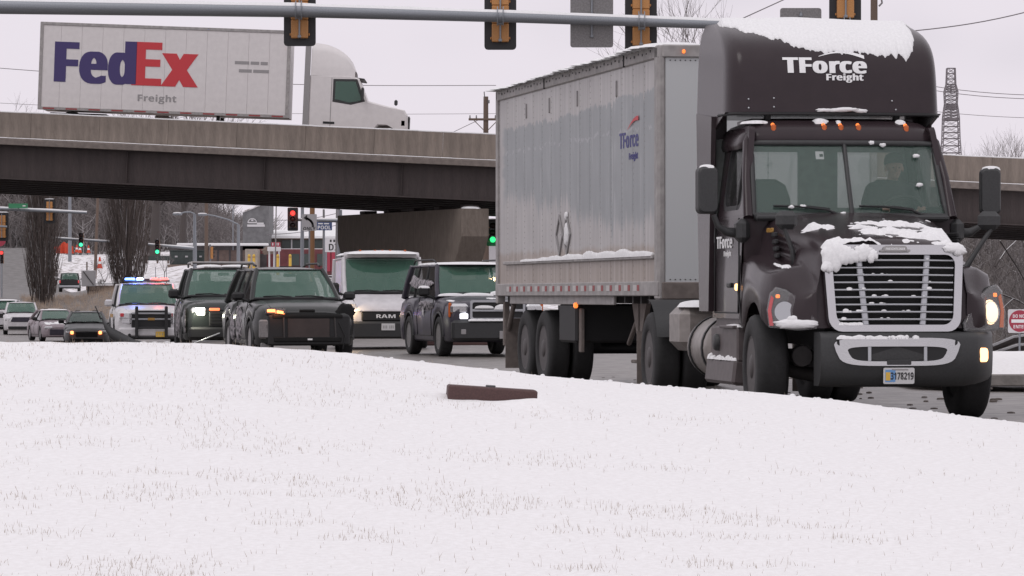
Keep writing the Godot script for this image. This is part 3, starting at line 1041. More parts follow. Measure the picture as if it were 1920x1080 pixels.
		lathe(bowl, [Vector2(0.088, 0.03), Vector2(0.078, 0.022), Vector2(0.06, 0.002), Vector2(0.03, -0.008), Vector2(0.0, -0.01)], Transform3D(Basis(Vector3.RIGHT, PI / 2), Vector3(-0.03, -0.03, -0.005)), 20)
		obj("reflector_bowl", bowl, M.bright_bar, g)
		var bulb := SphereMesh.new()
		bulb.radius = 0.022 if s < 0 else 0.085
		bulb.height = bulb.radius * 2
		bulb.radial_segments = 16
		bulb.rings = 8
		obj("bulb", bulb, M.reflector if s < 0 else M.truck_head_lit, g, Transform3D(Basis.from_scale(Vector3(1, 1.15, 0.5)), Vector3(-0.03, -0.03, 0.004)))
		var side := ns()
		prism(side, PackedVector2Array([Vector2(-0.165, -0.15), Vector2(-0.185, -0.02), Vector2(-0.16, 0.11), Vector2(-0.135, 0.09), Vector2(-0.155, -0.02), Vector2(-0.13, -0.15)]), 0.012, Transform3D(Basis(), Vector3(0, 0, -0.004)))
		obj("side_reflector", side, M.print_red if s < 0 else M.lamp_amber, g)
		var tl := ns()
		box(tl, Vector3(-0.10, 0.105, 0.0), Vector3(0.035, 0.03, 0.02), Basis(), 0.006)
		obj("turn_lamp", tl, M.marker_lit, g)
		if s < 0:
			var sn := ns()
			mound(sn, Vector3(0.07, -0.135, 0.03), Vector3(0.19, 0.0, 0), Vector3(0, 0.045, 0), Vector3(0, 0, 1), 0.05, 8.0, 0.3, 2.0)
			mound(sn, Vector3(0.05, -0.095, 0.035), Vector3(0.05, 0.0, 0), Vector3(0, 0.03, 0), Vector3(0, 0, 1), 0.03, 18.0, 0.3, 2.0)
			obj("snow", sn, M.vehicle_snow, g)
	var fog := ns()
	prism(fog, rrect(0.125, 0.135, 0.035, 4), 0.02, Transform3D(Basis(Vector3.UP, 0.5), Vector3(0.89, 0.64, 1.095)), 0.01)
	obj("fog_lamp", fog, M.amber_lit, t)
	# ---- cab shell
	var low := ns()
	var lr := []
	for y in [0.98, 1.02, 1.4, 1.75, 1.98, 2.03]:
		var hw := 1.13 - 0.05 * clampf((y - 1.6) / 0.5, 0, 1)
		lr.append([Vector3(-hw, y, -0.68), Vector3(-hw, y, -1.4), Vector3(-hw, y, -2.14), Vector3(-hw + 0.06, y, -2.2), Vector3(hw - 0.06, y, -2.2), Vector3(hw, y, -2.14), Vector3(hw, y, -1.4), Vector3(hw, y, -0.68)])
	loft(low, lr, false, 1)
	obj("cab_lower", low, M.truck_paint, t)
	obj("firewall", bx(Vector3(0, 1.52, -0.70), Vector3(2.2, 1.0, 0.04), 0.015), M.truck_paint, t)
	obj("cab_floor", bx(Vector3(0, 1.25, -1.45), Vector3(2.16, 0.06, 1.45)), M.steel_floor, t)
	# cab sides with the door windows
	for s in [-1, 1]:
		var sx := Transform3D(Basis(Vector3(0, 0, -1) * 1.0, Vector3(-s * 0.13, 0.99, 0).normalized(), Vector3(s * 0.99, 0.13, 0).normalized()), Vector3(s * 1.03, 2.0, -1.40))
		var po := PackedVector2Array()
		var pi_ := PackedVector2Array()
		for p in rrect(1.46, 0.95, 0.05, 5, Vector2(0.06, 0.47)): po.append(Vector2(p.x + (0.30 * (p.y / 0.95) if p.x < 0 else 0.0) * 1.0, p.y))
		for p in rrect(0.98, 0.70, 0.15, 5, Vector2(0.0, 0.43)): pi_.append(Vector2(p.x + (0.16 * (p.y / 0.95) if p.x < 0 else 0.0), p.y))
		var sd := ns()
		frame(sd, po, pi_, 0.06, sx)
		obj("cab_side", sd, M.truck_paint, t)
		var rim_o := PackedVector2Array()
		var rim_i := PackedVector2Array()
		for p in pi_:
			rim_o.append(Vector2(0.0, 0.43) + (p - Vector2(0.0, 0.43)) * 1.02)
			rim_i.append(Vector2(0.0, 0.43) + (p - Vector2(0.0, 0.43)) * 0.86)
		var seal := ns()
		frame(seal, rim_o, rim_i, 0.03, sx.translated_local(Vector3(0, 0, 0.025)))
		obj("window_seal", seal, M.black, t)
		var wg := ns()
		var wp := []
		for p in rim_o: wp.append(sx * Vector3(p.x, p.y, 0.03))
		cap(wg, wp, sx.basis.z)
		obj("side_window", wg, M.side_glass, t)
		var bar := ns()
		box(bar, sx * Vector3(-0.24, 0.43, 0.045), Vector3(0.03, 0.70, 0.03), Basis(sx.basis.z, sx.basis.y, -sx.basis.x), 0.005)
		obj("vent_window_bar", bar, M.black, t)
		# door lines, handle, grab handle
		var dl := ns()
		tube(dl, [Vector3(s * 1.135, 2.0, -0.74), Vector3(s * 1.137, 1.5, -0.74), Vector3(s * 1.137, 1.04, -0.78)], 0.008, 4)
		tube(dl, [Vector3(s * 1.135, 2.0, -1.98), Vector3(s * 1.137, 1.5, -1.98), Vector3(s * 1.137, 1.04, -1.98)], 0.008, 4)
		tube(dl, [Vector3(s * 1.137, 1.04, -0.78), Vector3(s * 1.137, 1.04, -1.98)], 0.008, 4)
		obj("door_gap", dl, M.black, t)
		obj("door_handle", bx(Vector3(s * 1.142, 1.32, -1.2), Vector3(0.03, 0.05, 0.18), 0.012), M.truck_plastic, t)
		obj("side_marker", bx(Vector3(s * 1.142, 1.30, -0.83), Vector3(0.03, 0.07, 0.07), 0.012), M.amber_lit if s < 0 else M.lamp_amber, t)
		# mirrors
		var mz := -0.72
		var mi := ns()
		prism(mi, rrect(0.205, 0.475, 0.055, 5), 0.13, Transform3D(Basis(Vector3.UP, -s * 0.1), Vector3(s * 1.475, 2.275, mz - 0.065)), 0.025)
		var mo := group_part("mirror", t)
		obj("mirror_housing", mi, M.truck_plastic, mo)
		var arm := ns()
		tube(arm, [Vector3(s * 1.40, 2.03, mz), Vector3(s * 1.36, 1.92, mz), Vector3(s * 1.27, 1.86, mz - 0.02), Vector3(s * 1.1, 1.84, mz - 0.06)], [0.03, 0.03, 0.045, 0.06], 8)
		box(arm, Vector3(s * 1.11, 1.87, mz + 0.0), Vector3(0.14, 0.24, 0.22), Basis(), 0.05)
		obj("mirror_arm", arm, M.truck_plastic, mo)
		obj("mirror_glass", bx(Vector3(s * 1.475, 2.27, mz - 0.068), Vector3(0.17, 0.45, 0.006)), M.reflector, mo)
		var mc := ns()
		mound(mc, Vector3(s * 1.475, 2.505, mz), Vector3(0.09, 0, 0), Vector3(0, 0, 0.05), Vector3.UP, 0.03, s * 4.0, 0.3, 2.0)
		obj("snow", mc, M.vehicle_snow, mo)
		var hm := group_part("hood_mirror", t)
		var hx := -0.885 if s < 0 else 1.16
		obj("mirror_housing", bx(Vector3(hx, 1.955, 0.35), Vector3(0.225, 0.185, 0.11), 0.05, Basis(Vector3.UP, -s * 0.15)), M.truck_plastic, hm)
		var fx := -0.76 if s < 0 else 0.88
		obj("mirror_arm", tb([Vector3(hx + s * 0.02, 1.87, 0.35), Vector3(hx + (fx - hx) * 0.45, 1.66, 0.36), Vector3(fx + s * 0.05, 1.50, 0.36), Vector3(fx - s * 0.03, 1.46, 0.34)], [0.022, 0.024, 0.032, 0.045], 8), M.truck_plastic, hm)
	# pillars beside the windshield, brow and roof
	for s in [-1, 1]:
		var ap := ns()
		tube(ap, [Vector3(s * 1.055, 2.0, -0.66), Vector3(s * 1.035, 2.4, -0.86), Vector3(s * 0.985, 2.78, -1.06), Vector3(s * 0.93, 2.86, -1.16)], [0.055, 0.045, 0.045, 0.05], 8)
		obj("pillar", ap, M.truck_paint, t)
	var rf := ns()
	var rr := []
	for q in [[2.745, 0.0], [2.79, 0.03], [2.86, 0.015], [2.94, -0.06], [3.0, -0.17], [3.04, -0.35], [3.05, -0.6]]:
		var ring := []
		for k in 17:
			var a := (k - 8) / 8.0
			var half: float = 1.02 + q[1] * 0.55
			var x := half * sin(a * PI / 2) if absf(a) > 0.0 else 0.0
			var zz: float = -1.04 + q[1] - 0.05 * pow(x, 2) - 0.28 * pow(absf(a), 8.0)
			ring.append(Vector3(x, q[0] - 0.03 * pow(absf(a), 4.0), zz))
		ring.push_front(Vector3(ring[0].x, ring[0].y, -2.2))
		ring.append(Vector3(ring[-1].x, ring[-1].y, -2.2))
		rr.append(ring)
	loft(rf, rr, false, 1)
	box(rf, Vector3(0, 3.02, -1.85), Vector3(1.7, 0.04, 0.75))
	obj("roof", rf, M.truck_paint, t)
	var hl := ns()
	box(hl, Vector3(0, 2.8, -1.65), Vector3(1.9, 0.03, 1.1))
	obj("headliner", hl, M.cab_lining, t)
	# rear wall with two panes
	var bw := ns()
	for q in [[-0.98, 0.22, 2.0, 2.84], [0.0, 0.42, 2.0, 2.84], [0.98, 0.22, 2.0, 2.84]]:
		box(bw, Vector3(q[0], 2.42, -2.17), Vector3(q[1], 0.86, 0.05))
	box(bw, Vector3(0, 2.06, -2.17), Vector3(2.1, 0.16, 0.048))
	box(bw, Vector3(0, 2.79, -2.17), Vector3(2.1, 0.13, 0.048))
	obj("rear_wall", bw, M.cab_lining, t)
	for s in [-1, 1]:
		obj("rear_window", bx(Vector3(s * 0.53, 2.43, -2.17), Vector3(0.70, 0.62, 0.008)), M.side_glass, t)
	# windshield in two panes with the seal round it
	var wsp := func(x: float, v: float) -> Vector3:
		return Vector3(x * (1.0 - 0.05 * v), lerpf(2.02, 2.77, v), lerpf(-0.60, -0.98, v) - 0.08 * x * x)
	for s in [-1, 1]:
		var wr := []
		for i in 7:
			var ring := []
			for k in 7: ring.append(wsp.call(s * lerpf(0.02, 1.0, k / 6.0), i / 6.0))
			wr.append(ring)
		var ws := ns()
		loft(ws, wr, false, 1)
		obj("windshield_pane", ws, M.truck_glass, t)
	var seal2 := ns()
	var loop := []
	for k in 9: loop.append(wsp.call(lerpf(-1.0, 1.0, k / 8.0), 0.0) + Vector3(0, 0, 0.012))
	for k in range(1, 5): loop.append(wsp.call(1.0, k / 5.0) + Vector3(0, 0, 0.012))
	for k in 9: loop.append(wsp.call(lerpf(1.0, -1.0, k / 8.0), 1.0) + Vector3(0, 0, 0.012))
	for k in range(1, 6): loop.append(wsp.call(-1.0, 1.0 - k / 5.0) + Vector3(0, 0, 0.012))
	tube(seal2, loop, 0.032, 6, false)
	obj("windshield_seal", seal2, M.truck_plastic, t)
	obj("windshield_post", tb([wsp.call(0.0, 0.0) + Vector3(0, 0, 0.01), wsp.call(0.0, 1.0) + Vector3(0, 0, 0.01)], 0.024, 6), M.truck_plastic, t)
	obj("cowl", bx(Vector3(0, 2.0, -0.62), Vector3(2.0, 0.06, 0.16), 0.02), M.truck_plastic, t)
	for q in [[-0.68, -0.1, 0.15], [0.2, 0.92, 0.15]]:
		var wp := ns()
		tube(wp, [wsp.call(q[0] - 0.12, 0.13) + Vector3(0, 0, 0.03), wsp.call(q[0] + 0.25, 0.12) + Vector3(0, 0, 0.035), wsp.call(q[0] + 0.45, 0.09) + Vector3(0, 0, 0.04)], 0.012, 5)
		tube(wp, [wsp.call(q[0] + 0.12, 0.125) + Vector3(0, 0, 0.045), wsp.call(q[0] + 0.42, 0.08) + Vector3(0, 0, 0.05), wsp.call(q[0] + 0.62, -0.04) + Vector3(0, 0, 0.04)], [0.01, 0.013, 0.02], 5)
		obj("wiper", wp, M.black, t)
	var stk := group_part("windshield_sticker", t, Transform3D(Basis(), wsp.call(-0.27, 0.83) + Vector3(0, 0, -0.012)))
	obj("sticker_paper", bx(Vector3.ZERO, Vector3(0.085, 0.09, 0.003), 0.0, Basis(Vector3.RIGHT, -0.45)), M.sign_white, stk)
	obj("sticker_print", bx(Vector3(0.015, 0.0, 0.006), Vector3(0.035, 0.03, 0.003), 0.0, Basis(Vector3.RIGHT, -0.45)), M.print_black, stk)
	# interior
	obj("dashboard", bx(Vector3(0, 1.93, -0.9), Vector3(2.0, 0.2, 0.42), 0.06), M.seat_cloth, t)
	for s in [-0.62, 0.66]:
		var se := group_part("seat", t)
		obj("seat_cushion", bx(Vector3(s, 1.72, -1.5), Vector3(0.52, 0.16, 0.52), 0.06), M.seat_cloth, se)
		var sb := ns()
		prism(sb, PackedVector2Array([Vector2(-0.26, 0), Vector2(0.26, 0), Vector2(0.25, 0.45), Vector2(0.2, 0.6), Vector2(0.1, 0.66), Vector2(-0.1, 0.66), Vector2(-0.2, 0.6), Vector2(-0.25, 0.45)]), 0.14, Transform3D(Basis(Vector3.RIGHT, -0.12), Vector3(s, 1.76, -1.86)), 0.04)
		obj("seat_back", sb, M.seat_cloth, se)
	var wheel_ring := ns()
	var wl := []
	for k in 25:
		var a := TAU * k / 24
		wl.append(Vector3(0.64 + cos(a) * 0.22, 2.07 + sin(a) * 0.16, -1.14 + sin(a) * 0.14))
	tube(wheel_ring, wl, 0.017, 6, false)
	tube(wheel_ring, [Vector3(0.42, 2.07, -1.14), Vector3(0.86, 2.07, -1.14)], 0.016, 6)
	tube(wheel_ring, [Vector3(0.64, 2.07, -1.14), Vector3(0.64, 1.9, -1.0)], 0.03, 6)
	obj("steering_wheel", wheel_ring, M.black, t)
	# ---- roof fairing
	var fa := ns()
	var fr := []
	for i in 21:
		var v := i / 20.0
		var ring := []
		for k in 61: ring.append(fairing_point((k - 30) / 30.0, v))
		fr.append(ring)
	loft(fa, fr, false, 1)
	var top := []
	for k in 61: top.append(fairing_point((k - 30) / 30.0, 1.0))
	cap(fa, top, Vector3.UP)
	var bot := []
	for k in 61: bot.append(fairing_point((k - 30) / 30.0, 0.0))
	cap(fa, bot, Vector3.DOWN)
	obj("roof_fairing", fa, M.truck_paint, t)
	var lip := ns()
	var lp := []
	for k in 41: lp.append(fairing_point((k - 20) / 26.0, 0.0) + Vector3(0, 0.0, 0.006))
	tube(lip, lp, 0.018, 5)
	obj("fairing_lip", lip, M.black, t)
	for s in [-1, 1]:
		obj("fairing_bracket", bx(Vector3(s * 0.68 - 0.02, 3.055, -1.42), Vector3(0.06, 0.08, 0.1), 0.01), M.black, t)
		# side extenders behind the cab
		var ex := ns()
		prism(ex, PackedVector2Array([Vector2(-2.12, 1.05), Vector2(-1.95, 3.08), Vector2(-2.78, 3.15), Vector2(-2.74, 2.6), Vector2(-2.62, 1.05)]), 0.05, Transform3D(Basis(Vector3(0, 0, 1), Vector3.UP, Vector3(-1, 0, 0)), Vector3(s * 1.13 + (0.05 if s > 0 else 0.0), 0, 0)))
		obj("side_extender", ex, M.truck_paint, t)
		obj("extender_edge", bx(Vector3(s * 1.135, 2.1, -2.5), Vector3(0.07, 2.0, 0.05), 0.01), M.black, t)
		obj("extender_sticker", bx(Vector3(s * 1.158 - (0.0 if s > 0 else 0.0), 1.36, -2.34), Vector3(0.012, 0.13, 0.17)), M.sticker_blue, t)
	for s in [-1, 1]:
		var sk2 := ns()
		prism(sk2, PackedVector2Array([Vector2(-1.42, 3.1), Vector2(-2.76, 3.1), Vector2(-2.76, 2.9), Vector2(-1.95, 2.96)]), 0.04, Transform3D(Basis(Vector3(0, 0, 1), Vector3.UP, Vector3(-1, 0, 0)), Vector3(s * 1.12 + 0.02, 0, 0)))
		obj("fairing_skirt", sk2, M.truck_paint, t)
	for s in [-1, 1]: obj("rear_filler", bx(Vector3(s * 1.06, 2.55, -2.24), Vector3(0.2, 1.1, 0.03)), M.truck_paint, t)
	for q in [[-0.92, 3.23], [-0.92, 3.14], [-0.66, 3.24], [-0.66, 3.15], [0.58, 3.22], [0.62, 3.13]]:
		var bo := ns()
		lathe(bo, [Vector2(0.011, 0), Vector2(0.01, 0.008), Vector2(0.0, 0.011)], Transform3D(Basis(Vector3.RIGHT, PI / 2), Vector3(q[0], q[1], fairing_point(clampf(q[0] / 2.1, -0.5, 0.5), (q[1] - 3.08) / 1.01).z)), 8)
		obj("fairing_bolt", bo, M.bright_bar, t)
	# snow on the fairing: lies over its upper front and runs down further on the driver side
	var sg := ns()
	var sr := []
	var edge_v := func(u: float) -> float:
		var x := fairing_point(u, 0.5).x
		var e := 0.62 + 0.34 * pow(clampf((-0.15 - x) / 0.9, 0.0, 1.0), 1.25) - 0.02 * smoothstep(0.1, 0.5, x)
		if x > 0.72: e += 0.38 * smoothstep(0.78, 1.03, x)
		if x > 0.68 and x < 0.82: e -= 0.08 * (1.0 - absf(x - 0.75) / 0.07)
		return min(e + 0.05 * nz(x * 900, 3.0) + 0.03 * nz(x * 2200, 5.0) + 0.035 * nz(x * 60, 8.0), 0.995)
	for i in 25:
		var ring := []
		for k in 281:
			var u := lerpf(-0.66, 0.66, k / 280.0)
			var e: float = edge_v.call(u)
			var tt := i / 24.0
			var v := lerpf(e, 1.0, tt)
			var p := fairing_point(u, v)
			var pu := fairing_point(u + 0.01, v) - fairing_point(u - 0.01, v)
			var pv := fairing_point(u, min(v + 0.01, 1.0)) - fairing_point(u, v - 0.01)
			var n := pu.cross(pv).normalized()
			if n.z < 0.0: n = -n
			if v > 0.97: n = n.lerp(Vector3.UP, (v - 0.97) / 0.03).normalized()
			var th := -0.006 + 0.055 * pow(tt, 0.45) * (1.0 + 0.5 * nz(p.x * 55, p.y * 55, p.z * 55)) * clampf((0.66 - absf(u)) / 0.06, 0.0, 1.0)
			ring.append(p + n * th)
		sr.append(ring)
	var back_ring := []
	for k in 281:
		var p: Vector3 = sr[-1][k]
		back_ring.append(Vector3(p.x * 0.98, 4.10 + 0.05 * (1.0 - absf(p.x)) + 0.02 * nz(p.x * 50, 7), -2.65))
	sr.append(back_ring)
	loft(sg, sr, false, 1)
	obj("fairing_snow", sg, M.vehicle_snow, t)
	var l2 := ns()
	mound(l2, Vector3(-0.13, 3.12, -1.235), Vector3(0.1, 0, 0), Vector3(0, 0.02, 0), Vector3(0, 0, 1), 0.03, 2.0, 0.4, 3.0)
	mound(l2, Vector3(0.06, 3.125, -1.225), Vector3(0.17, 0.005, 0), Vector3(0, 0.025, 0), Vector3(0, 0, 1), 0.04, 3.0, 0.4, 3.0)
	mound(l2, Vector3(0.24, 3.115, -1.235), Vector3(0.08, 0, 0), Vector3(0, 0.022, 0), Vector3(0, 0, 1), 0.03, 5.0, 0.4, 3.0)
	obj("lip_snow", l2, M.vehicle_snow, t)
	for q in [[-0.85, 0.15, 0.028], [-0.19, 0.085, 0.045], [0.0, 0.04, 0.03], [0.66, 0.06, 0.045]]:
		var l3 := ns()
		mound(l3, Vector3(q[0], 2.985, -1.25), Vector3(q[1], 0, 0), Vector3(0, 0, 0.08), Vector3.UP, q[2], q[0] * 9, 0.45, 3.0)
		obj("roof_snow", l3, M.vehicle_snow, t)
	for x in [-0.70, -0.175, 0.0, 0.185, 0.69]:
		var ml := ns()
		lathe(ml, [Vector2(0.019, 0), Vector2(0.02, 0.02), Vector2(0.014, 0.05), Vector2(0.0, 0.06)], Transform3D(Basis(Vector3.RIGHT, PI * 0.62), Vector3(x, 2.965, -1.14 - 0.04 * x * x)), 10)
		obj("marker_lamp", ml, M.marker_lit, t)
		obj("marker_base", bx(Vector3(x, 2.92, -1.09 - 0.04 * x * x), Vector3(0.05, 0.09, 0.04), 0.014), M.lamp_amber, t)
	# lettering on the fairing
	var onto := func(p: Vector3) -> Vector3:
		var v := (p.y - 3.08) / 1.01
		var q := fairing_point(clampf(p.x / 2.1, -0.5, 0.5), v)
		return Vector3(p.x, p.y, q.z + p.z)
	words("fairing_lettering", "TForce", t, M.print_white, Transform3D(Basis(), Vector3(-0.55, 3.50, 0.003)), 0.86, 0.165, true, 0.008, onto, 0.010)
	words("fairing_lettering", "Freight", t, M.print_white, Transform3D(Basis(), Vector3(-0.11, 3.405, 0.003)), 0.385, 0.095, true, 0.008, onto, 0.003)
	var sw := ns()
	for k in 12:
		var a0 := k / 12.0
		var a1 := (k + 1) / 12.0
		var f := func(a: float, w: float) -> Vector3: return onto.call(Vector3(lerpf(-0.18, 0.3, a), 3.675 + 0.05 * sin(a * PI) - 0.02 * a + w, 0.005))
		var w0 := 0.006 + 0.03 * a0
		var w1 := 0.006 + 0.03 * a1
		poly(sw, [f.call(a0, 0.0), f.call(a1, 0.0), f.call(a1, w1), f.call(a0, w0)], Vector3(0, 0, 1))
	obj("fairing_swoosh", sw, M.print_white, t)
	# door lettering on the passenger side
	var dxf := Transform3D(Basis(Vector3(0, 0, 1), Vector3.UP, Vector3(-1, 0, 0)), Vector3(-1.123, 1.70, -1.95))
	words("door_lettering", "TForce", t, M.print_white, dxf, 0.8, 0.125, true, 0.006)
	words("door_lettering", "Freight", t, M.print_white, dxf.translated_local(Vector3(0.38, -0.10, 0)), 0.38, 0.075, true, 0.006)
	words("unit_number", "401530", t, M.print_gold, Transform3D(Basis(Vector3(0.11, 0, 0.99), Vector3.UP, Vector3(-0.99, 0, 0.11)), Vector3(-0.917, 1.845, -0.42)), 0.2, 0.045, true, 0.012)
	# ---- snow on the hood
	# snow left in ragged patches on the hood: a field that only rises above the paint where it is thick enough
	var nx := 190
	var nzz := 190
	var hr := []
	for j in nzz + 1:
		var z := lerpf(-0.52, 1.05, float(j) / nzz)
		var row := []
		for i in nx + 1:
			var x := lerpf(-0.78, 0.80, float(i) / nx)
			var w := 0.0
			for q in [[0.05, 0.60, 0.30, 0.13, 1.0], [0.34, 0.82, 0.26, 0.12, 1.1], [0.60, 0.62, 0.20, 0.25, 1.1], [0.62, 0.98, 0.17, 0.10, 1.6], [0.36, 0.18, 0.36, 0.13, 0.8], [0.64, 0.34, 0.14, 0.2, 0.9], [-0.58, 0.14, 0.07, 0.2, 0.75], [-0.46, 0.32, 0.06, 0.12, 0.7], [-0.1, 0.38, 0.2, 0.06, 0.7], [-0.58, 0.99, 0.16, 0.09, 1.7], [-0.38, 1.03, 0.18, 0.08, 1.7], [-0.2, 1.03, 0.12, 0.06, 1.4], [0.18, 0.96, 0.08, 0.06, 0.8]]:
				w = max(w, q[4] * exp(-pow((x - q[0]) / q[2], 2.0) - pow((z - q[1]) / q[3], 2.0)))
			var f: float = w + 0.55 * nz(x * 160, z * 260, 5.0) + 0.45 * nz(x * 560, z * 660, 9.0) - (0.33 if x > 0.0 else 0.42)
			var hwz := 0.70 + 0.20 * clampf((1.06 - z) / 1.7, 0.0, 1.0)
			f = min(f, (hwz - 0.045 - absf(x)) * 12.0)
			row.append(Vector3(x, hood_y(x, z) + clampf(f * 0.075, -0.012, 0.06) * (1.0 + 0.25 * nz(x * 900, z * 900)) - 0.004, z))
		hr.append(row)
	var hsn := ns()
	loft(hsn, hr, false, 1, true)
	obj("hood_snow", hsn, M.vehicle_snow, t)
	for q in [[-0.95, 0.30, 0.03, 0.17, 0.012], [-0.93, 0.52, 0.05, 0.10, 0.02]]:
		var hs := ns()
		drape(hs, q[0], q[1], q[2], q[3], q[4], q[0] * 31 + q[1] * 7, hood_y)
		obj("hood_snow", hs, M.vehicle_snow, t)
	for q in [[-0.60, 1.60, 0.11, 0.12], [-0.47, 1.60, 0.13, 0.10], [-0.30, 1.63, 0.10, 0.08], [-0.21, 1.60, 0.06, 0.07], [-0.66, 1.50, 0.06, 0.07], [0.62, 1.66, 0.10, 0.06]]:
		var hs := ns()
		mound(hs, gx * Vector3(q[0], q[1], 0.10), Vector3(q[2], 0, 0), Vector3(0, q[3], -0.01), Vector3(0, 0.1, 1), 0.045, q[0] * 31, 0.5, 2.0)
		obj("hood_snow", hs, M.vehicle_snow, t)
	var gs := ns()
	rng.seed = 12
	for i in 60:
		var bi := rng.randi_range(0, 8)
		var x := rng.randf_range(-0.55, 0.4)
		if nz(x * 300, bi * 40.0) < -0.1: continue
		var r := rng.randf_range(0.006, 0.02)
		mound(gs, gx * Vector3(x, 0.985 + bi * 0.0715 + 0.008, 0.045), Vector3(r * 1.6, 0, 0), Vector3(0, 0, 0.014), Vector3.UP, r, i * 3.0, 0.3, 3.0)
	for i in 40:
		var x := rng.randf_range(-0.6, 0.2)
		mound(gs, Vector3(x, 0.808, 1.275), Vector3(rng.randf_range(0.012, 0.05), 0, 0), Vector3(0, 0, 0.025), Vector3.UP, rng.randf_range(0.01, 0.028), i * 5.0, 0.3, 3.0)
	for i in 14:
		mound(gs, gx * Vector3(rng.randf_range(-0.55, -0.3), 0.94, 0.05), Vector3(rng.randf_range(0.02, 0.05), 0, 0), Vector3(0, 0, 0.03), Vector3.UP, 0.015, i * 7.0, 0.3, 3.0)
	for q in [[-0.62, 0.09], [-0.5, 0.1], [-0.1, 0.0], [0.3, 0.98], [0.42, 0.95], [0.78, 0.8], [0.76, 0.4]]:
		mound(gs, wsp.call(q[0], q[1]) + Vector3(0, 0.02, 0.03), Vector3(0.035, 0, 0), Vector3(0, 0.02, 0), Vector3(0, 0, 1), 0.02, q[0] * 40, 0.4, 3.0)
	var gsn := obj("snow_crumbs", gs, M.vehicle_snow, t)
	gsn.set_meta("kind", "stuff")
	# ---- chassis
	var ch := ns()
	for s in [-1, 1]: box(ch, Vector3(s * 0.43, 0.86, -2.6), Vector3(0.09, 0.28, 6.6))
	for z in [-0.6, -2.4, -3.6, -4.8, -6.2]: box(ch, Vector3(0, 0.86, z), Vector3(0.8, 0.2, 0.1))
	obj("chassis_frame", ch, M.black, t)
	var ax := ns()
	tube(ax, [Vector3(-0.95, 0.51, 0), Vector3(-0.5, 0.42, 0), Vector3(0.5, 0.42, 0), Vector3(0.95, 0.51, 0)], 0.07, 8)
	box(ax, Vector3(-0.55, 0.62, 0.0), Vector3(0.1, 0.1, 1.3), Basis(), 0.02)
	box(ax, Vector3(0.55, 0.62, 0.0), Vector3(0.1, 0.1, 1.3), Basis(), 0.02)
	lathe(ax, [Vector2(0.1, 0), Vector2(0.11, 0.05), Vector2(0.1, 0.14)], Transform3D(Basis(Vector3.RIGHT, PI / 2), Vector3(-0.74, 0.62, 0.28)), 14)
	obj("front_axle", ax, M.steel_floor, t)
	var ra := ns()
	tube(ra, [Vector3(-0.8, 0.51, -5.55), Vector3(0.8, 0.51, -5.55)], 0.1, 10)
	lathe(ra, [Vector2(0.0, -0.2), Vector2(0.2, -0.12), Vector2(0.24, 0.0), Vector2(0.2, 0.12), Vector2(0.0, 0.2)], Transform3D(Basis(Vector3.RIGHT, PI / 2), Vector3(0, 0.51, -5.5)), 16)
	obj("rear_axle", ra, M.black, t)
	for s in [-1, 1]:
		wheel(t, Vector3(s * 1.02, 0.51, 0.0), 0.515, 0.31, M.dirty_rim, s, -0.04, true)
		wheel(t, Vector3(s * 1.06, 0.51, -5.55), 0.515, 0.29, M.dirty_rim, s, 0.0, true)
		wheel(t, Vector3(s * 0.74, 0.51, -5.55), 0.515, 0.29, M.dirty_rim, s, 0.0, true)
		# steps and skirts below the door
		var sk := ns()
		box(sk, Vector3(s * 1.06, 0.98, -1.45), Vector3(0.08, 0.24, 1.3), Basis(), 0.015)
		box(sk, Vector3(s * 1.09, 0.72, -1.5), Vector3(0.1, 0.36, 1.35), Basis(), 0.02)
		obj("side_skirt", sk, M.dirty_panel, t)
		var stp := ns()
		box(stp, Vector3(s * 1.08, 0.43, -1.55), Vector3(0.2, 0.26, 1.45), Basis(Vector3.BACK, s * 0.12), 0.03)
		box(stp, Vector3(s * 1.1, 0.895, -1.2), Vector3(0.16, 0.03, 0.7), Basis(), 0.008)
		obj("step", stp, M.dirty_panel, t)
		var ss := ns()
		for k in 9: mound(ss, Vector3(s * 1.11, 0.565, -0.95 - k * 0.15), Vector3(0.07, 0, 0), Vector3(0, 0, 0.09), Vector3.UP, 0.02 + 0.012 * (k % 3), k * 3.0 + s, 0.4, 3.0)
		mound(ss, Vector3(s * 1.1, 0.905, -1.1), Vector3(0.07, 0, 0), Vector3(0, 0, 0.3), Vector3.UP, 0.02, 4.0, 0.4, 3.0)
		obj("step_snow", ss, M.vehicle_snow, t)
		var cp := ns()
		lathe(cp, [Vector2(0.085, 0), Vector2(0.09, 0.05), Vector2(0.07, 0.07), Vector2(0.0, 0.07)], Transform3D(Basis(Vector3.FORWARD, s * PI / 2), Vector3(s * 1.12, 0.73, -1.78)), 16)
		obj("tank_cap", cp, M.truck_plastic, t)
		# round tank with its strap behind the skirt
		var ft := ns()
		lathe(ft, [Vector2(0.0, 0), Vector2(0.24, 0.01), Vector2(0.31, 0.05), Vector2(0.33, 0.1), Vector2(0.33, 1.05), Vector2(0.31, 1.1), Vector2(0.24, 1.14), Vector2(0.0, 1.15)], Transform3D(Basis(Vector3.RIGHT, -PI / 2), Vector3(s * 0.86, 0.66, -2.2)), 26)
		obj("fuel_tank", ft, M.tank_metal, t)
		var bnd := ns()
		lathe(bnd, [Vector2(0.345, -0.03), Vector2(0.345, 0.03)], Transform3D(Basis(Vector3.RIGHT, -PI / 2), Vector3(s * 0.86, 0.66, -2.4)), 26)
		obj("tank_strap", bnd, M.black, t)
		var bn2 := ns()
		lathe(bn2, [Vector2(0.345, -0.03), Vector2(0.345, 0.03)], Transform3D(Basis(Vector3.RIGHT, -PI / 2), Vector3(s * 0.86, 0.66, -3.1)), 26)
		obj("tank_strap", bn2, M.black, t)
		# quarter fender ahead of the drive wheels, snow on it
		var qf := ns()
		var q0 := []
		var q1 := []
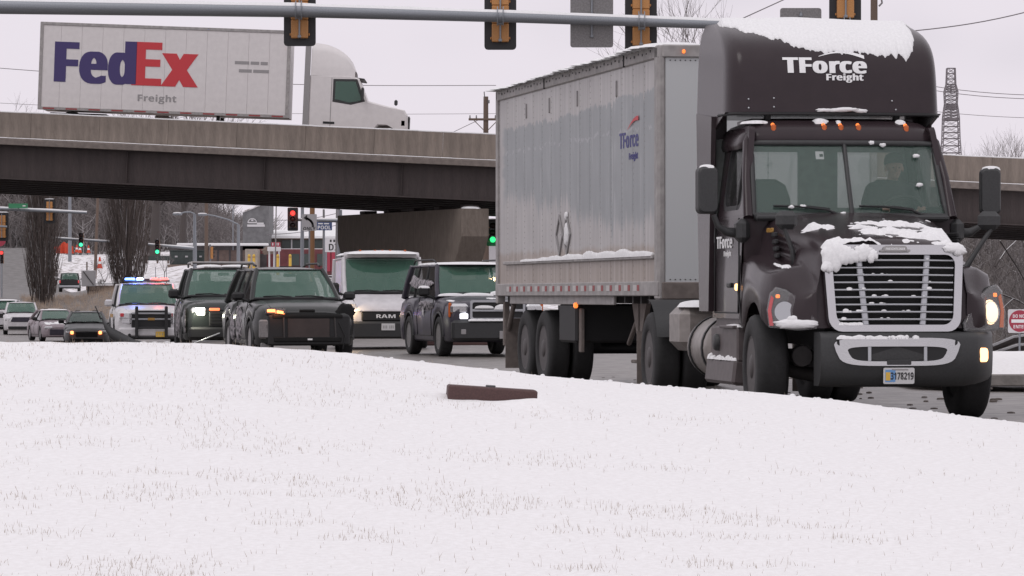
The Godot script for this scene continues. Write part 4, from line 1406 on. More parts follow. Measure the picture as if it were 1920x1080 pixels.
		for k in 9:
			var a := deg_to_rad(20 + k * 9.0)
			q0.append(Vector3(s * 1.22, 0.53 + 0.64 * sin(a), -5.55 + 0.66 * cos(a) + 0.04))
			q1.append(Vector3(s * 0.58, 0.53 + 0.64 * sin(a), -5.55 + 0.66 * cos(a) + 0.04))
		loft(qf, [q0, q1], false, 1)
		obj("quarter_fender", qf, M.truck_plastic, t)
		var bxs := ns()
		box(bxs, Vector3(s * 0.9, 0.86, -4.05), Vector3(0.56, 0.5, 0.8), Basis(), 0.1)
		obj("battery_box", bxs, M.tank_metal, t)
		var bsn := ns()
		mound(bsn, Vector3(s * 0.9, 1.10, -3.95), Vector3(0.27, 0, 0), Vector3(0, 0, 0.42), Vector3.UP, 0.07, 7.0 + s, 0.25, 1.0)
		obj("box_snow", bsn, M.vehicle_snow, t)
		obj("mud_flap", bx(Vector3(s * 0.92, 0.45, -6.2), Vector3(0.6, 0.7, 0.02)), M.mudflap, t)
	var fw := ns()
	lathe(fw, [Vector2(0.45, 0), Vector2(0.46, 0.06), Vector2(0.3, 0.08)], Transform3D(Basis(), Vector3(0, 1.06, -5.4)), 20)
	box(fw, Vector3(0, 1.03, -5.3), Vector3(1.0, 0.08, 1.0), Basis(), 0.02)
	obj("fifth_wheel", fw, M.black, t)
	return t

# ---------------------------------------------------------------- the grey trailer
func trailer_skin() -> StandardMaterial3D:
	# sheet metal with a big wet patch whose edges run in drips, dried salt above and road dirt below
	var w := 1024
	var h := 384
	var im := Image.create(w, h, false, Image.FORMAT_RGB8)
	for x in w:
		var u := float(x) / w
		var drip := 0.5 + 0.5 * nz(x * 1.7, 4.0)
		var drip2 := nz(x * 11.0, 14.0) * (0.4 + 1.2 * absf(nz(x * 2.3, 33.0)))
		var top: float = 0.15 + 0.05 * drip + 0.05 * max(0.0, drip2) - 0.03 * smoothstep(0.5, 0.9, u)
		var low: float = 0.55 + 0.16 * smoothstep(0.15, 0.85, u) + 0.10 * nz(x * 1.2, 40.0) + 0.10 * max(0.0, drip2) + 0.05 * nz(x * 14.0, 60.0)
		var streak := nz(x * 16.0, 90.0)
		for y in h:
			var v := float(y) / h
			var g := 0.03 * nz(x * 0.9, y * 0.9, 3.0) + 0.02 * nz(x * 4.0, y * 0.6, 30.0)
			var dry := Color(0.70 + g, 0.69 + g, 0.685 + g)
			if v > 0.82: dry = dry.lerp(Color(0.63 + g, 0.585 + g, 0.55 + g), smoothstep(0.82, 0.86, v + 0.02 * nz(x * 2.0, 7.0)))
			dry = dry.lerp(Color(0.88, 0.86, 0.87), clampf(streak * 1.3, 0.0, 0.35) * (0.5 + 0.5 * nz(x * 12.0, y * 0.5, 9.0) + 0.3))
			var wet := Color(0.595 + g, 0.61 + g, 0.62 + g)
			if streak > 0.33: wet = wet.lerp(Color(0.84, 0.84, 0.845), clampf((streak - 0.33) * 4.0, 0.0, 0.7) * smoothstep(-0.2, 0.3, nz(x * 7.0, y * 1.1, 70.0)))
			var ridge := 0.30 + 0.02 * nz(x * 2.4, 120.0) + 0.025 * absf(nz(x * 6.0, 140.0))
			if absf(v - ridge) < 0.008 and nz(x * 3.0, y * 3.0, 50.0) > 0.1: wet = wet.lerp(Color(0.80, 0.80, 0.81), 0.35)
			var k := smoothstep(top - 0.006, top + 0.006, v) * (1.0 - smoothstep(low - 0.05, low + 0.03, v))
			k *= smoothstep(0.02, 0.05, u + 0.02 * nz(y * 3.0, 200.0))
			im.set_pixel(x, y, dry.lerp(wet, k))
	var m := mat("trailer_skin", Color(0.95, 0.95, 0.95), 0.42, 0.15)
	m.albedo_texture = ImageTexture.create_from_image(im)
	return m

func make_trailer() -> Node3D:
	var o := thing("semi_trailer", "grey sheet sided box trailer with wet streaks coupled to the dark truck", "trailer", Vector3(1.064, 0, -51.46), 0.2)
	var ln := 9.6
	var hw := 1.29
	var y0 := 1.22
	var y1 := 4.0
	var skin := trailer_skin()
	# sheets of the side walls, each a panel of its own
	var n := 16
	for s in [-1, 1]:
		for i in n:
			var za := 0.10 + (ln - 0.32) * i / n
			var zb := 0.10 + (ln - 0.32) * (i + 1) / n
			var st := ns()
			var x0: float = s * hw
			var ua := float(i) / n
			var ub := float(i + 1) / n
			var lip := 0.005
			var zs := [za + 0.002, za + 0.02, zb - 0.02, zb - 0.002]
			var xs := [x0 - s * lip, x0, x0, x0 - s * lip]
			for k in 3:
				var u0 := lerpf(ua, ub, (zs[k] - za) / (zb - za))
				var u1 := lerpf(ua, ub, (zs[k + 1] - za) / (zb - za))
				uvquad(st, Vector3(xs[k], y1, zs[k]), Vector3(xs[k + 1], y1, zs[k + 1]), Vector3(xs[k + 1], y0 + 0.16, zs[k + 1]), Vector3(xs[k], y0 + 0.16, zs[k]), u0, 0.0, u1, 1.0)
			obj("side_panel", st, skin, o)
		var rv := ns()
		for i in n + 1:
			var z := 0.10 + (ln - 0.32) * i / n
			for k in 38:
				box(rv, Vector3(s * (hw + 0.001), y0 + 0.2 + k * 0.073, z + 0.045), Vector3(0.008, 0.012, 0.012))
		var rvo := obj("rivets", rv, M.alu_rail, o)
		rvo.set_meta("kind", "stuff")
		var tr := ns()
		box(tr, Vector3(s * (hw + 0.0), 4.03, ln / 2), Vector3(0.06, 0.15, ln), Basis(), 0.012)
		obj("top_rail", tr, M.alu_rail, o)
		var brl := ns()
		box(brl, Vector3(s * (hw + 0.0), y0 + 0.075, ln / 2), Vector3(0.07, 0.17, ln), Basis(), 0.01)
		box(brl, Vector3(s * (hw - 0.05), y0 - 0.06, 3.9), Vector3(0.04, 0.12, 6.4), Basis(), 0.008)
		obj("bottom_rail", brl, M.alu_rail, o)
		var th := ns()
		for i in 46:
			box(th, Vector3(s * (hw + 0.031), 4.035 + (0.018 if i % 3 == 0 else 0.0), 0.25 + i * 0.2), Vector3(0.006, 0.018 + 0.012 * (i % 2), 0.035 + 0.03 * float(i % 5 == 1)))
		obj("rail_slots", th, M.black, o)
		for z in [3.3, 7.9]:
			obj("rail_joint", bx(Vector3(s * (hw + 0.03), 4.03, z), Vector3(0.02, 0.16, 0.03)), M.black, o)
		for i in 17:
			obj("reflective_tape", bx(Vector3(s * (hw + 0.037), y0 + 0.085, 0.9 + i * 0.475), Vector3(0.004, 0.07, 0.17)), M.tape_white, o)
			obj("reflective_tape", bx(Vector3(s * (hw + 0.037), y0 + 0.085, 1.06 + i * 0.475), Vector3(0.004, 0.07, 0.10)), M.tape_red, o)
		# ledge along the side with snow on it
		var lg := ns()
		box(lg, Vector3(s * (hw + 0.025), 1.665, 5.0), Vector3(0.05, 0.05, 8.8), Basis(), 0.01)
		obj("side_ledge", lg, M.alu_rail, o)
		var sl := ns()
		for k in 62:
			var z := 1.9 + k * 0.121
			mound(sl, Vector3(s * (hw + 0.03), 1.686, z), Vector3(0.035, 0, 0), Vector3(0, 0, 0.09), Vector3.UP, (0.02 + 0.045 * smoothstep(1.9, 6.0, z)) * (1.0 + 0.5 * nz(z * 90, 5)), k * 2.1, 0.4, 2.0)
		obj("ledge_snow", sl, M.vehicle_snow, o)
		# corner posts
		obj("corner_post", bx(Vector3(s * (hw - 0.02), 2.63, ln - 0.09), Vector3(0.10, 2.95, 0.2), 0.03), M.alu_rail, o)
		obj("rear_post", bx(Vector3(s * (hw - 0.03), 2.6, 0.04), Vector3(0.12, 3.0, 0.12), 0.015), M.alu_rail, o)
		# marker lamps and the little oval vents high on the side
		for z in [2.0, 3.5, 5.2, 7.4]:
			var ov := ns()
			prism(ov, rrect(0.05, 0.2, 0.024, 4), 0.012, Transform3D(Basis(Vector3(0, 0, s), Vector3.UP, Vector3(-s, 0, 0)).scaled(Vector3(1, 1, 1)), Vector3(s * hw, 3.72, z)))
			prism(ov, rrect(0.05, 0.2, 0.024, 4), -0.014, Transform3D(Basis(Vector3(0, 0, s), Vector3.UP, Vector3(-s, 0, 0)), Vector3(s * hw, 3.72, z)))
			obj("side_vent", ov, M.print_grey, o)
		for z in [4.15, 4.6]:
			var dm := ns()
			var dxf := Transform3D(Basis(Vector3(0, 0, 1), Vector3.UP, Vector3(-1, 0, 0)), Vector3(s * (hw + 0.004) + (0.0 if s < 0 else 0.016), 2.0, z))
			frame(dm, PackedVector2Array([Vector2(0, 0.27), Vector2(0.22, 0), Vector2(0, -0.27), Vector2(-0.22, 0)]), PackedVector2Array([Vector2(0, 0.22), Vector2(0.175, 0), Vector2(0, -0.22), Vector2(-0.175, 0)]), 0.016, dxf)
			obj("placard_frame", dm, M.print_grey, o)
		var pc := ns()
		mound(pc, Vector3(s * (hw + 0.02), 2.0, 4.6), Vector3(0, 0, 0.1), Vector3(0, 0.15, 0), Vector3(s, 0, 0), 0.02, 3.0, 0.4, 2.0)
		mound(pc, Vector3(s * (hw + 0.02), 2.24, 4.6), Vector3(0, 0, 0.05), Vector3(0, 0.05, 0), Vector3(s, 0, 0), 0.02, 13.0, 0.4, 2.0)
		obj("placard_snow", pc, M.vehicle_snow, o)
		obj("side_marker", bx(Vector3(s * (hw - 0.02), 1.09, 5.0), Vector3(0.05, 0.07, 0.07), 0.015), M.marker_lit, o)
		# landing gear, mid leg, mud guards
		var lgx := ns()
		prism(lgx, PackedVector2Array([Vector2(-0.42, 0), Vector2(0.42, 0), Vector2(0.1, -0.5), Vector2(-0.1, -0.5)]), 0.06, Transform3D(Basis(Vector3(0, 0, 1), Vector3.UP, Vector3(-1, 0, 0)), Vector3(s * 1.0, y0 - 0.02, 7.6)))
		box(lgx, Vector3(s * 1.0, 0.8, 7.6), Vector3(0.12, 0.8, 0.12), Basis(), 0.01)
		box(lgx, Vector3(s * 1.0, 0.42, 7.6), Vector3(0.26, 0.04, 0.26), Basis(), 0.008)
		tube(lgx, [Vector3(s * 1.0, 1.0, 7.4), Vector3(s * 0.95, 0.62, 6.6)], 0.03, 6)
		obj("landing_leg", lgx, M.mudflap, o)
		obj("mid_bracket", bx(Vector3(s * 1.18, 0.77, 4.95), Vector3(0.05, 0.56, 0.14), 0.01), M.mudflap, o)
		obj("mud_flap", bx(Vector3(s * 0.95, 0.55, 0.35), Vector3(0.6, 0.7, 0.015)), M.mudflap, o)
		var hg := ns()
		box(hg, Vector3(s * 1.2, 0.82, 0.16), Vector3(0.08, 0.62, 0.1), Basis(), 0.01)
		tube(hg, [Vector3(s * 1.2, 1.1, 0.7), Vector3(s * 1.2, 0.6, 0.2)], 0.035, 6)
		obj("rear_bracket", hg, M.mudflap, o)
		for z in [1.5, 2.72]:
			wheel(o, Vector3(s * 1.08, 0.51, z), 0.51, 0.28, M.dirty_rim, s, 0.0, true)
			wheel(o, Vector3(s * 0.76, 0.51, z), 0.51, 0.28, M.dirty_rim, s, 0.0, true)
	# body: floor, roof, front and rear walls
	var fl := ns()
	box(fl, Vector3(0, y0 + 0.08, ln / 2), Vector3(2.5, 0.16, ln - 0.06))
	for k in 22: box(fl, Vector3(0, y0 - 0.05, 0.3 + k * 0.42), Vector3(2.4, 0.1, 0.06))
	obj("floor_frame", fl, M.steel_floor, o)
	obj("roof_sheet", bx(Vector3(0, 4.085, ln / 2), Vector3(2.56, 0.03, ln - 0.04), 0.008), M.alu_rail, o)
	var rs := ns()
	for k in 30:
		for x in [-1.05, -0.35, 0.35, 1.05]:
			mound(rs, Vector3(x, 4.10, 0.3 + k * 0.31), Vector3(0.42, 0, 0), Vector3(0, 0, 0.28), Vector3.UP, 0.045, k + x * 7, 0.3, 0.6)
	obj("roof_snow", rs, M.vehicle_snow, o)
	# front wall: three sheets between riveted posts, radiused corners
	for k in 4:
		var xa := -1.228 + k * 0.614
		obj("front_panel", bx(Vector3(xa + 0.307, 2.62, ln - 0.03), Vector3(0.610, 2.74, 0.06), 0.006), M.wall_grey_metal, o)
	obj("front_rail", bx(Vector3(0, 4.035, ln - 0.03), Vector3(2.54, 0.15, 0.12), 0.015), M.alu_rail, o)
	obj("front_sill", bx(Vector3(0, 1.27, ln - 0.02), Vector3(2.54, 0.2, 0.1), 0.012), M.mudflap, o)
	var fr := ns()
	for k in 3:
		for j in 30: box(fr, Vector3(-0.6 + k * 0.6, 1.45 + j * 0.085, ln + 0.001), Vector3(0.012, 0.014, 0.008))
	for j in 40: box(fr, Vector3(-1.17 + j * 0.06, 3.93, ln + 0.001), Vector3(0.014, 0.012, 0.008))
	for j in 40: box(fr, Vector3(-1.17 + j * 0.06, 1.40, ln + 0.001), Vector3(0.014, 0.012, 0.008))
	obj("front_rivets", fr, M.black, o).set_meta("kind", "stuff")
	for x in [-1.02, 1.02]:
		obj("front_marker", bx(Vector3(x, 4.03, ln + 0.045), Vector3(0.035, 0.045, 0.03), 0.01), M.marker_lit, o)
	for s in [-1, 1]:
		obj("rear_door", bx(Vector3(s * 0.61, 2.62, 0.0), Vector3(1.2, 2.7, 0.06), 0.015), M.alu_rail, o)
		obj("rear_lamp", bx(Vector3(s * 1.22, 1.5, -0.03), Vector3(0.06, 0.1, 0.04), 0.012), M.tail_lit, o)
	var axl := ns()
	obj("storage_box", bx(Vector3(-0.3, 0.86, 4.4), Vector3(1.9, 0.5, 1.0), 0.03), M.black, o)
	for z in [1.5, 2.72]: tube(axl, [Vector3(-0.9, 0.51, z), Vector3(0.9, 0.51, z)], 0.075, 8)
	for s in [-1, 1]:
		box(axl, Vector3(s * 0.5, 0.98, 2.1), Vector3(0.1, 0.2, 3.0))
		for z in [1.5, 2.72]: box(axl, Vector3(s * 0.5, 0.72, z), Vector3(0.12, 0.4, 0.2))
	box(axl, Vector3(0, 0.6, 0.1), Vector3(2.3, 0.1, 0.1))
	obj("axle_bogie", axl, M.black, o)
	# shipping line lettering on both sides
	for s in [-1, 1]:
		var lx := Transform3D(Basis(Vector3(0, 0, -s), Vector3.UP, Vector3(s, 0, 0)), Vector3(s * hw, 2.98, 7.55 if s < 0 else 8.75))
		words("side_lettering", "TForce", o, M.print_blue, lx, 0.98, 0.19, true, 0.01)
		words("side_lettering", "Freight", o, M.print_blue, lx.translated_local(Vector3(0.5, -0.17, 0)), 0.46, 0.11, true, 0.01)
		var sw := ns()
		for k in 12:
			var a0 := k / 12.0
			var a1 := (k + 1) / 12.0
			var f := func(a: float, q: float) -> Vector3: return lx * Vector3(0.46 + a * 0.56, 0.215 + 0.095 * sin(a * PI * 0.62) + q * (0.008 + 0.05 * a), 0.012)
			poly(sw, [f.call(a0, 0.0), f.call(a1, 0.0), f.call(a1, 1.0), f.call(a0, 1.0)], lx.basis.z)
		obj("side_swoosh", sw, M.print_red, o)
	return o

# ---------------------------------------------------------------- a person, meshed from a field of joined capsules
func field(bones: Array, k: float, cell: float, st: SurfaceTool) -> void:
	var lo := Vector3.ONE * 1e9
	var hi := -lo
	for b in bones:
		var r: float = max(b[2], b[3]) + cell * 2.0
		lo = lo.min(b[0] - Vector3.ONE * r).min(b[1] - Vector3.ONE * r)
		hi = hi.max(b[0] + Vector3.ONE * r).max(b[1] + Vector3.ONE * r)
	var n := Vector3i(((hi - lo) / cell).ceil()) + Vector3i.ONE
	var f := PackedFloat32Array()
	f.resize(n.x * n.y * n.z)
	f.fill(9.0)
	for b in bones:
		var r: float = max(b[2], b[3]) + cell * 2.0 + k
		var a := Vector3i(((b[0].min(b[1]) - Vector3.ONE * r - lo) / cell).floor()).clamp(Vector3i.ZERO, n - Vector3i.ONE)
		var e := Vector3i(((b[0].max(b[1]) + Vector3.ONE * r - lo) / cell).ceil()).clamp(Vector3i.ZERO, n - Vector3i.ONE)
		var ab: Vector3 = b[1] - b[0]
		var l2 := maxf(ab.length_squared(), 1e-8)
		for z in range(a.z, e.z + 1):
			for y in range(a.y, e.y + 1):
				for x in range(a.x, e.x + 1):
					var p: Vector3 = lo + Vector3(x, y, z) * cell - b[0]
					var t := clampf(p.dot(ab) / l2, 0.0, 1.0)
					var d := (p - ab * t).length() - lerpf(b[2], b[3], t)
					var i := (z * n.y + y) * n.x + x
					var h := clampf(0.5 + 0.5 * (f[i] - d) / k, 0.0, 1.0)
					f[i] = lerpf(f[i], d, h) - k * h * (1.0 - h)
	var vid := {}
	var at := {}
	var nx := n.x
	var nxy := n.x * n.y
	var off := [0, 1, nx, nx + 1, nxy, nxy + 1, nxy + nx, nxy + nx + 1]
	for z in n.z - 1:
		for y in n.y - 1:
			for x in n.x - 1:
				var i := z * nxy + y * nx + x
				var m := 0
				for c in 8:
					if f[i + off[c]] < 0.0: m += 1
				if m == 0 or m == 8: continue
				var s := Vector3.ZERO
				var cnt := 0
				for c in 8:
					for d in [1, 2, 4]:
						if c & d: continue
						var f0 := f[i + off[c]]
						var f1 := f[i + off[c | d]]
						if (f0 < 0.0) == (f1 < 0.0): continue
						var t := f0 / (f0 - f1)
						s += Vector3(c & 1, (c >> 1) & 1, c >> 2).lerp(Vector3((c | d) & 1, ((c | d) >> 1) & 1, (c | d) >> 2), t)
						cnt += 1
				at[i] = lo + (Vector3(x, y, z) + s / cnt) * cell
	st.set_smooth_group(1)
	for z in range(1, n.z - 1):
		for y in range(1, n.y - 1):
			for x in range(1, n.x - 1):
				var i := z * nxy + y * nx + x
				for q in [[1, nx, nxy], [nx, nxy, 1], [nxy, 1, nx]]:
					var inside := f[i] < 0.0
					if inside == (f[i + q[0]] < 0.0): continue
					var a: Variant = at.get(i)
					var b: Variant = at.get(i - q[1])
					var c: Variant = at.get(i - q[1] - q[2])
					var d: Variant = at.get(i - q[2])
					if a == null or b == null or c == null or d == null: continue
					if inside:
						tri(st, a, c, b); tri(st, a, d, c)
					else:
						tri(st, a, b, c); tri(st, a, c, d)

func make_driver(truck: Node3D) -> void:
	var p := thing("person", "truck driver in dark jacket and knit cap behind the steering wheel", "person", truck.transform * Vector3(0.66, 1.80, -1.62), truck.rotation.y)
	var hip := Vector3(0, 0.10, 0.02)
	var chest := Vector3(0, 0.42, 0.0)
	var neck := Vector3(0, 0.59, 0.02)
	var head := Vector3(0.02, 0.74, 0.05)
	var hands := []
	var arms := []
	for s in [-1, 1]:
		var sh := Vector3(s * 0.19, 0.51, 0.0)
		var el := Vector3(s * 0.27, 0.27, 0.16)
		var wr := Vector3(s * 0.19, 0.285, 0.42)
		arms.append([sh, el, wr])
		hands.append(wr)
	var body := ns()
	var bones := [[hip, chest, 0.14, 0.15], [chest, neck - Vector3(0, 0.04, 0), 0.14, 0.06], [neck, head, 0.055, 0.06]]
	for a in arms:
		bones.append([Vector3(a[0].x * 0.6, 0.50, 0), a[0], 0.07, 0.062])
		bones.append([a[0], a[1], 0.055, 0.045])
		bones.append([a[1], a[2], 0.043, 0.03])
	for s in [-1, 1]:
		bones.append([hip + Vector3(s * 0.09, -0.03, 0), Vector3(s * 0.13, 0.08, 0.46), 0.095, 0.065])
		bones.append([Vector3(s * 0.13, 0.08, 0.46), Vector3(s * 0.13, -0.33, 0.58), 0.06, 0.045])
		bones.append([Vector3(s * 0.13, -0.36, 0.58), Vector3(s * 0.13, -0.38, 0.74), 0.045, 0.035])
	field(bones, 0.04, 0.024, body)
	# head with brow, nose, chin, ears
	var hb := [[head + Vector3(0, 0.035, -0.015), head + Vector3(0, 0.03, 0.0), 0.092, 0.088], [head + Vector3(0, -0.05, 0.02), head + Vector3(0, -0.075, 0.035), 0.062, 0.045], [head + Vector3(0, -0.085, 0.06), head + Vector3(0, -0.09, 0.062), 0.025, 0.024], [head + Vector3(0, 0.005, 0.082), head + Vector3(0, -0.03, 0.104), 0.011, 0.016], [head + Vector3(-0.03, 0.025, 0.074), head + Vector3(0.03, 0.025, 0.074), 0.016, 0.016], [head + Vector3(-0.02, -0.058, 0.08), head + Vector3(0.02, -0.058, 0.08), 0.011, 0.011]]
	for s in [-1, 1]: hb.append([head + Vector3(s * 0.088, 0.0, -0.01), head + Vector3(s * 0.09, -0.03, -0.005), 0.016, 0.011])
	hb.append([neck, head + Vector3(0, -0.03, 0), 0.055, 0.055])
	field(hb, 0.016, 0.008, body)
	for h in 2:
		var s := -1.0 if h == 0 else 1.0
		var w: Vector3 = hands[h]
		var fb := [[w, w + Vector3(0, 0.02, 0.07), 0.028, 0.034]]
		for q in 4:
			var k0 := w + Vector3(s * (0.03 - q * 0.02), 0.035, 0.08)
			var ln: float = [0.032, 0.037, 0.035, 0.028][q]
			fb.append([k0, k0 + Vector3(0, 0.0, ln), 0.0095, 0.009])
			fb.append([k0 + Vector3(0, 0.0, ln), k0 + Vector3(0, -0.026, ln + 0.01), 0.009, 0.0085])
			fb.append([k0 + Vector3(0, -0.026, ln + 0.01), k0 + Vector3(0, -0.04, ln - 0.01), 0.0085, 0.007])
		fb.append([w + Vector3(-s * 0.025, 0.01, 0.04), w + Vector3(-s * 0.045, 0.0, 0.075), 0.012, 0.01])
		fb.append([w + Vector3(-s * 0.045, 0.0, 0.075), w + Vector3(-s * 0.035, -0.012, 0.1), 0.01, 0.008])
		field(fb, 0.008, 0.006, body)
	obj("body", body, M.skin, p)
	var jk := ns()
	var jb := []
	for i in [0, 1]: jb.append([bones[i][0], bones[i][1], bones[i][2] + 0.025, bones[i][3] + 0.03])
	for i in range(3, 9): jb.append([bones[i][0], bones[i][1], bones[i][2] + 0.02, bones[i][3] + 0.016])
	field(jb, 0.04, 0.022, jk)
	obj("jacket", jk, M.jacket, p)
	var tr := ns()
	var tbn := []
	for i in range(9, 15):
		if i % 3 != 2: tbn.append([bones[i][0], bones[i][1], bones[i][2] + 0.014, bones[i][3] + 0.014])
	field(tbn, 0.03, 0.024, tr)
	obj("trousers", tr, M.cap_cloth, p)
	var cp := ns()
	lathe(cp, [Vector2(0.100, 0.0), Vector2(0.106, 0.012), Vector2(0.105, 0.045), Vector2(0.1, 0.07), Vector2(0.085, 0.1), Vector2(0.05, 0.122), Vector2(0.0, 0.128)], Transform3D(Basis(Vector3.RIGHT, -0.18), head + Vector3(0, 0.035, -0.008)), 24)
	obj("knit_cap", cp, M.cap_cloth, p)
	var ey := ns()
	for s in [-1, 1]: lathe(ey, [Vector2(0.0, -0.006), Vector2(0.008, 0.0), Vector2(0.0, 0.006)], Transform3D(Basis(Vector3.RIGHT, PI / 2), head + Vector3(s * 0.032, 0.004, 0.083)), 10)
	obj("eyes", ey, M.eye_dark, p)

# ---------------------------------------------------------------- cars
func interp(t: Array, z: float) -> float:
	# t: [z, y] pairs in rising z
	if z <= t[0][0]: return t[0][1]
	for i in t.size() - 1:
		if z <= t[i + 1][0]:
			return lerpf(t[i][1], t[i + 1][1], smoothstep(0.0, 1.0, (z - t[i][0]) / (t[i + 1][0] - t[i][0])) * 0.4 + 0.6 * (z - t[i][0]) / (t[i + 1][0] - t[i][0]))
	return t[-1][1]

func car(called: String, label: String, cat: String, s: Dictionary, at: Vector3, turn: float, group := "") -> Node3D:
	var o := thing(called, label, cat, at, turn, group)
	var hl: float = s.L / 2.0
	var R: float = s.R
	var pm: Material = s.paint
	var zf: float = hl - s.front
	var zr: float = zf - s.wb
	var zs := [-hl, -hl + 0.03, -hl + 0.12, -hl + 0.3, hl - 0.5, hl - 0.3, hl - 0.15, hl - 0.06, hl - 0.02, hl, s.wz, s.bz, (zf + zr) / 2]
	var ra := R * 1.17
	for c in [zf, zr]:
		for k in 11: zs.append(c + ra * cos(PI * k / 10.0) * 1.0)
		zs.append(c + ra * 1.003)
		zs.append(c - ra * 1.003)
	zs.sort()
	var rings := []
	for z in zs:
		var w: float = s.W / 2.0
		w *= 1.0 - s.get("nose_taper", 0.21) * pow(clampf((z - (hl - 0.6)) / 0.6, 0, 1), 2.6)
		w *= 1.0 - 0.09 * pow(clampf((-z - (hl - 0.4)) / 0.4, 0, 1), 2.0)
		var t := interp(s.top, z)
		var b: float = s.clear
		b += 0.06 * pow(clampf((z - (hl - 0.3)) / 0.3, 0, 1), 2.0)
		for c in [zf, zr]:
			if absf(z - c) <= ra: b = max(b, R + sqrt(max(ra * ra - (z - c) * (z - c), 0.0)))
		b = min(b, t - 0.08)
		var h := [Vector2(0, t + 0.02), Vector2(w * 0.45, t + 0.018), Vector2(w * 0.74, lerpf(t, b, 0.01)), Vector2(w * 0.87, lerpf(t, b, 0.055)), Vector2(w * 0.95, lerpf(t, b, 0.16)), Vector2(w, lerpf(t, b, 0.42)), Vector2(w * 0.985, lerpf(t, b, 0.75)), Vector2(w * 0.965, lerpf(t, b, 0.96)), Vector2(w * 0.93, b)]
		var ring := []
		for i in h.size(): ring.append(Vector3(-h[h.size() - 1 - i].x, h[h.size() - 1 - i].y, z))
		for i in range(1, h.size()): ring.append(Vector3(h[i].x, h[i].y, z))
		rings.append(ring)
	var st := ns()
	loft(st, rings, true, 1, true)
	cap(st, rings[0], Vector3.FORWARD)
	cap(st, rings[-1], Vector3.BACK)
	obj("body", st, pm, o)
	obj("underbody", bx(Vector3(0, s.clear + 0.2, 0), Vector3(s.W * 0.74, 0.36, s.L - 0.7)), M.black, o)
	# greenhouse
	var gb: float = s.W / 2.0 * 0.865
	var gr: float = s.W / 2.0 * s.get("tumble", 0.70)
	var yr: float = s.H - 0.07
	var A := Vector3(gb, interp(s.top, s.wz), s.wz)
	var B := Vector3(gr, yr, s.rz)
	var C := Vector3(gr, yr, s.rr)
	var D := Vector3(gb, interp(s.top, s.bz), s.bz)
	var mirror_x := Vector3(-1, 1, 1)
	var rrings := []
	for i in 9:
		var q := i / 8.0
		var z := lerpf(C.z - 0.03, B.z + 0.03, q)
		var crown: float = 0.07 - 0.05 * pow(absf(q - 0.5) * 2.0, 3.0)
		var ring := []
		for k in 11:
			var a := (k - 5) / 5.0
			ring.append(Vector3(a * (gr + 0.025), yr + crown * (1.0 - 0.75 * pow(absf(a), 2.6)), z))
		for k in 11:
			var a := (5 - k) / 5.0
			ring.append(Vector3(a * (gr + 0.01), yr - 0.035, z))
		rrings.append(ring)
	var rf := ns()
	loft(rf, rrings, true, 1, true)
	cap(rf, rrings[0], Vector3.FORWARD)
	cap(rf, rrings[-1], Vector3.BACK)
	obj("roof", rf, s.get("roof_paint", pm), o)
	var posts := [[A, B, 0.05]]
	for f in s.get("posts", [0.42, 0.72]):
		posts.append([Vector3(gb, interp(s.top, lerpf(A.z, D.z, f)), lerpf(A.z, D.z, f)), Vector3(gr, yr, lerpf(lerpf(A.z, B.z, 0.5), C.z, f)), 0.028])
	posts.append([D, C, 0.07])
	for q in posts:
		for sg in [1.0, -1.0]:
			var k := Vector3(sg, 1, 1)
			var pst := ns()
			var mid: Vector3 = (q[0] + q[1]) / 2.0 + Vector3(0.012, 0.0, 0)
			tube(pst, [q[0] * k + Vector3(0, -0.04, 0), mid * k, q[1] * k], [q[2] * 1.15, q[2], q[2]], 6)
			obj("pillar", pst, M.black if q[2] < 0.03 and s.get("panel_from", 99) > 9 else pm, o)
	for i in posts.size() - 1:
		for sg in [1.0, -1.0]:
			var k := Vector3(sg, 1, 1)
			var a: Vector3 = posts[i][0]
			var b: Vector3 = posts[i][1]
			var c: Vector3 = posts[i + 1][1]
			var d: Vector3 = posts[i + 1][0]
			var g := ns()
			poly(g, [a * k, b * k, c * k, d * k], Vector3(sg, 0, 0))
			if s.get("panel_from", 99) <= i: obj("side_panel", g, pm, o)
			else: obj("side_window", g, M.side_glass, o)
	for e in [[A, B, "windshield", 0.10], [D, C, "rear_window", -0.06]]:
		var wr := []
		for i in 5:
			var v := i / 4.0
			var ring := []
			for k in 9:
				var u := (k - 4) / 4.0
				var p: Vector3 = e[0].lerp(e[1], v)
				ring.append(Vector3(p.x * u, p.y, p.z + e[3] * (1.0 - u * u) + 0.02 * sin(v * PI)))
			wr.append(ring)
		var g := ns()
		loft(g, wr, false, 1)
		if e[2] == "rear_window" and s.get("panel_from", 99) < 9: obj("rear_panel", g, pm, o)
		else: obj(e[2], g, M.car_glass, o)
	var cow := ns()
	tube(cow, [Vector3(-gb * 0.95, A.y + 0.01, A.z + 0.03), Vector3(-gb * 0.5, A.y + 0.02, A.z + 0.10), Vector3(0, A.y + 0.02, A.z + 0.13), Vector3(gb * 0.5, A.y + 0.02, A.z + 0.10), Vector3(gb * 0.95, A.y + 0.01, A.z + 0.03)], 0.035, 6)
	obj("cowl", cow, M.black, o)
	for w in [-0.75, -0.02]:
		var p0 := Vector3(gb * w, A.y + 0.06, A.z + 0.05)
		obj("wiper", tb([p0, p0 + Vector3(0.3, 0.015, 0.07 if w < -0.5 else 0.03), p0 + Vector3(0.55, -0.01, 0.08)], 0.012, 4), M.black, o)
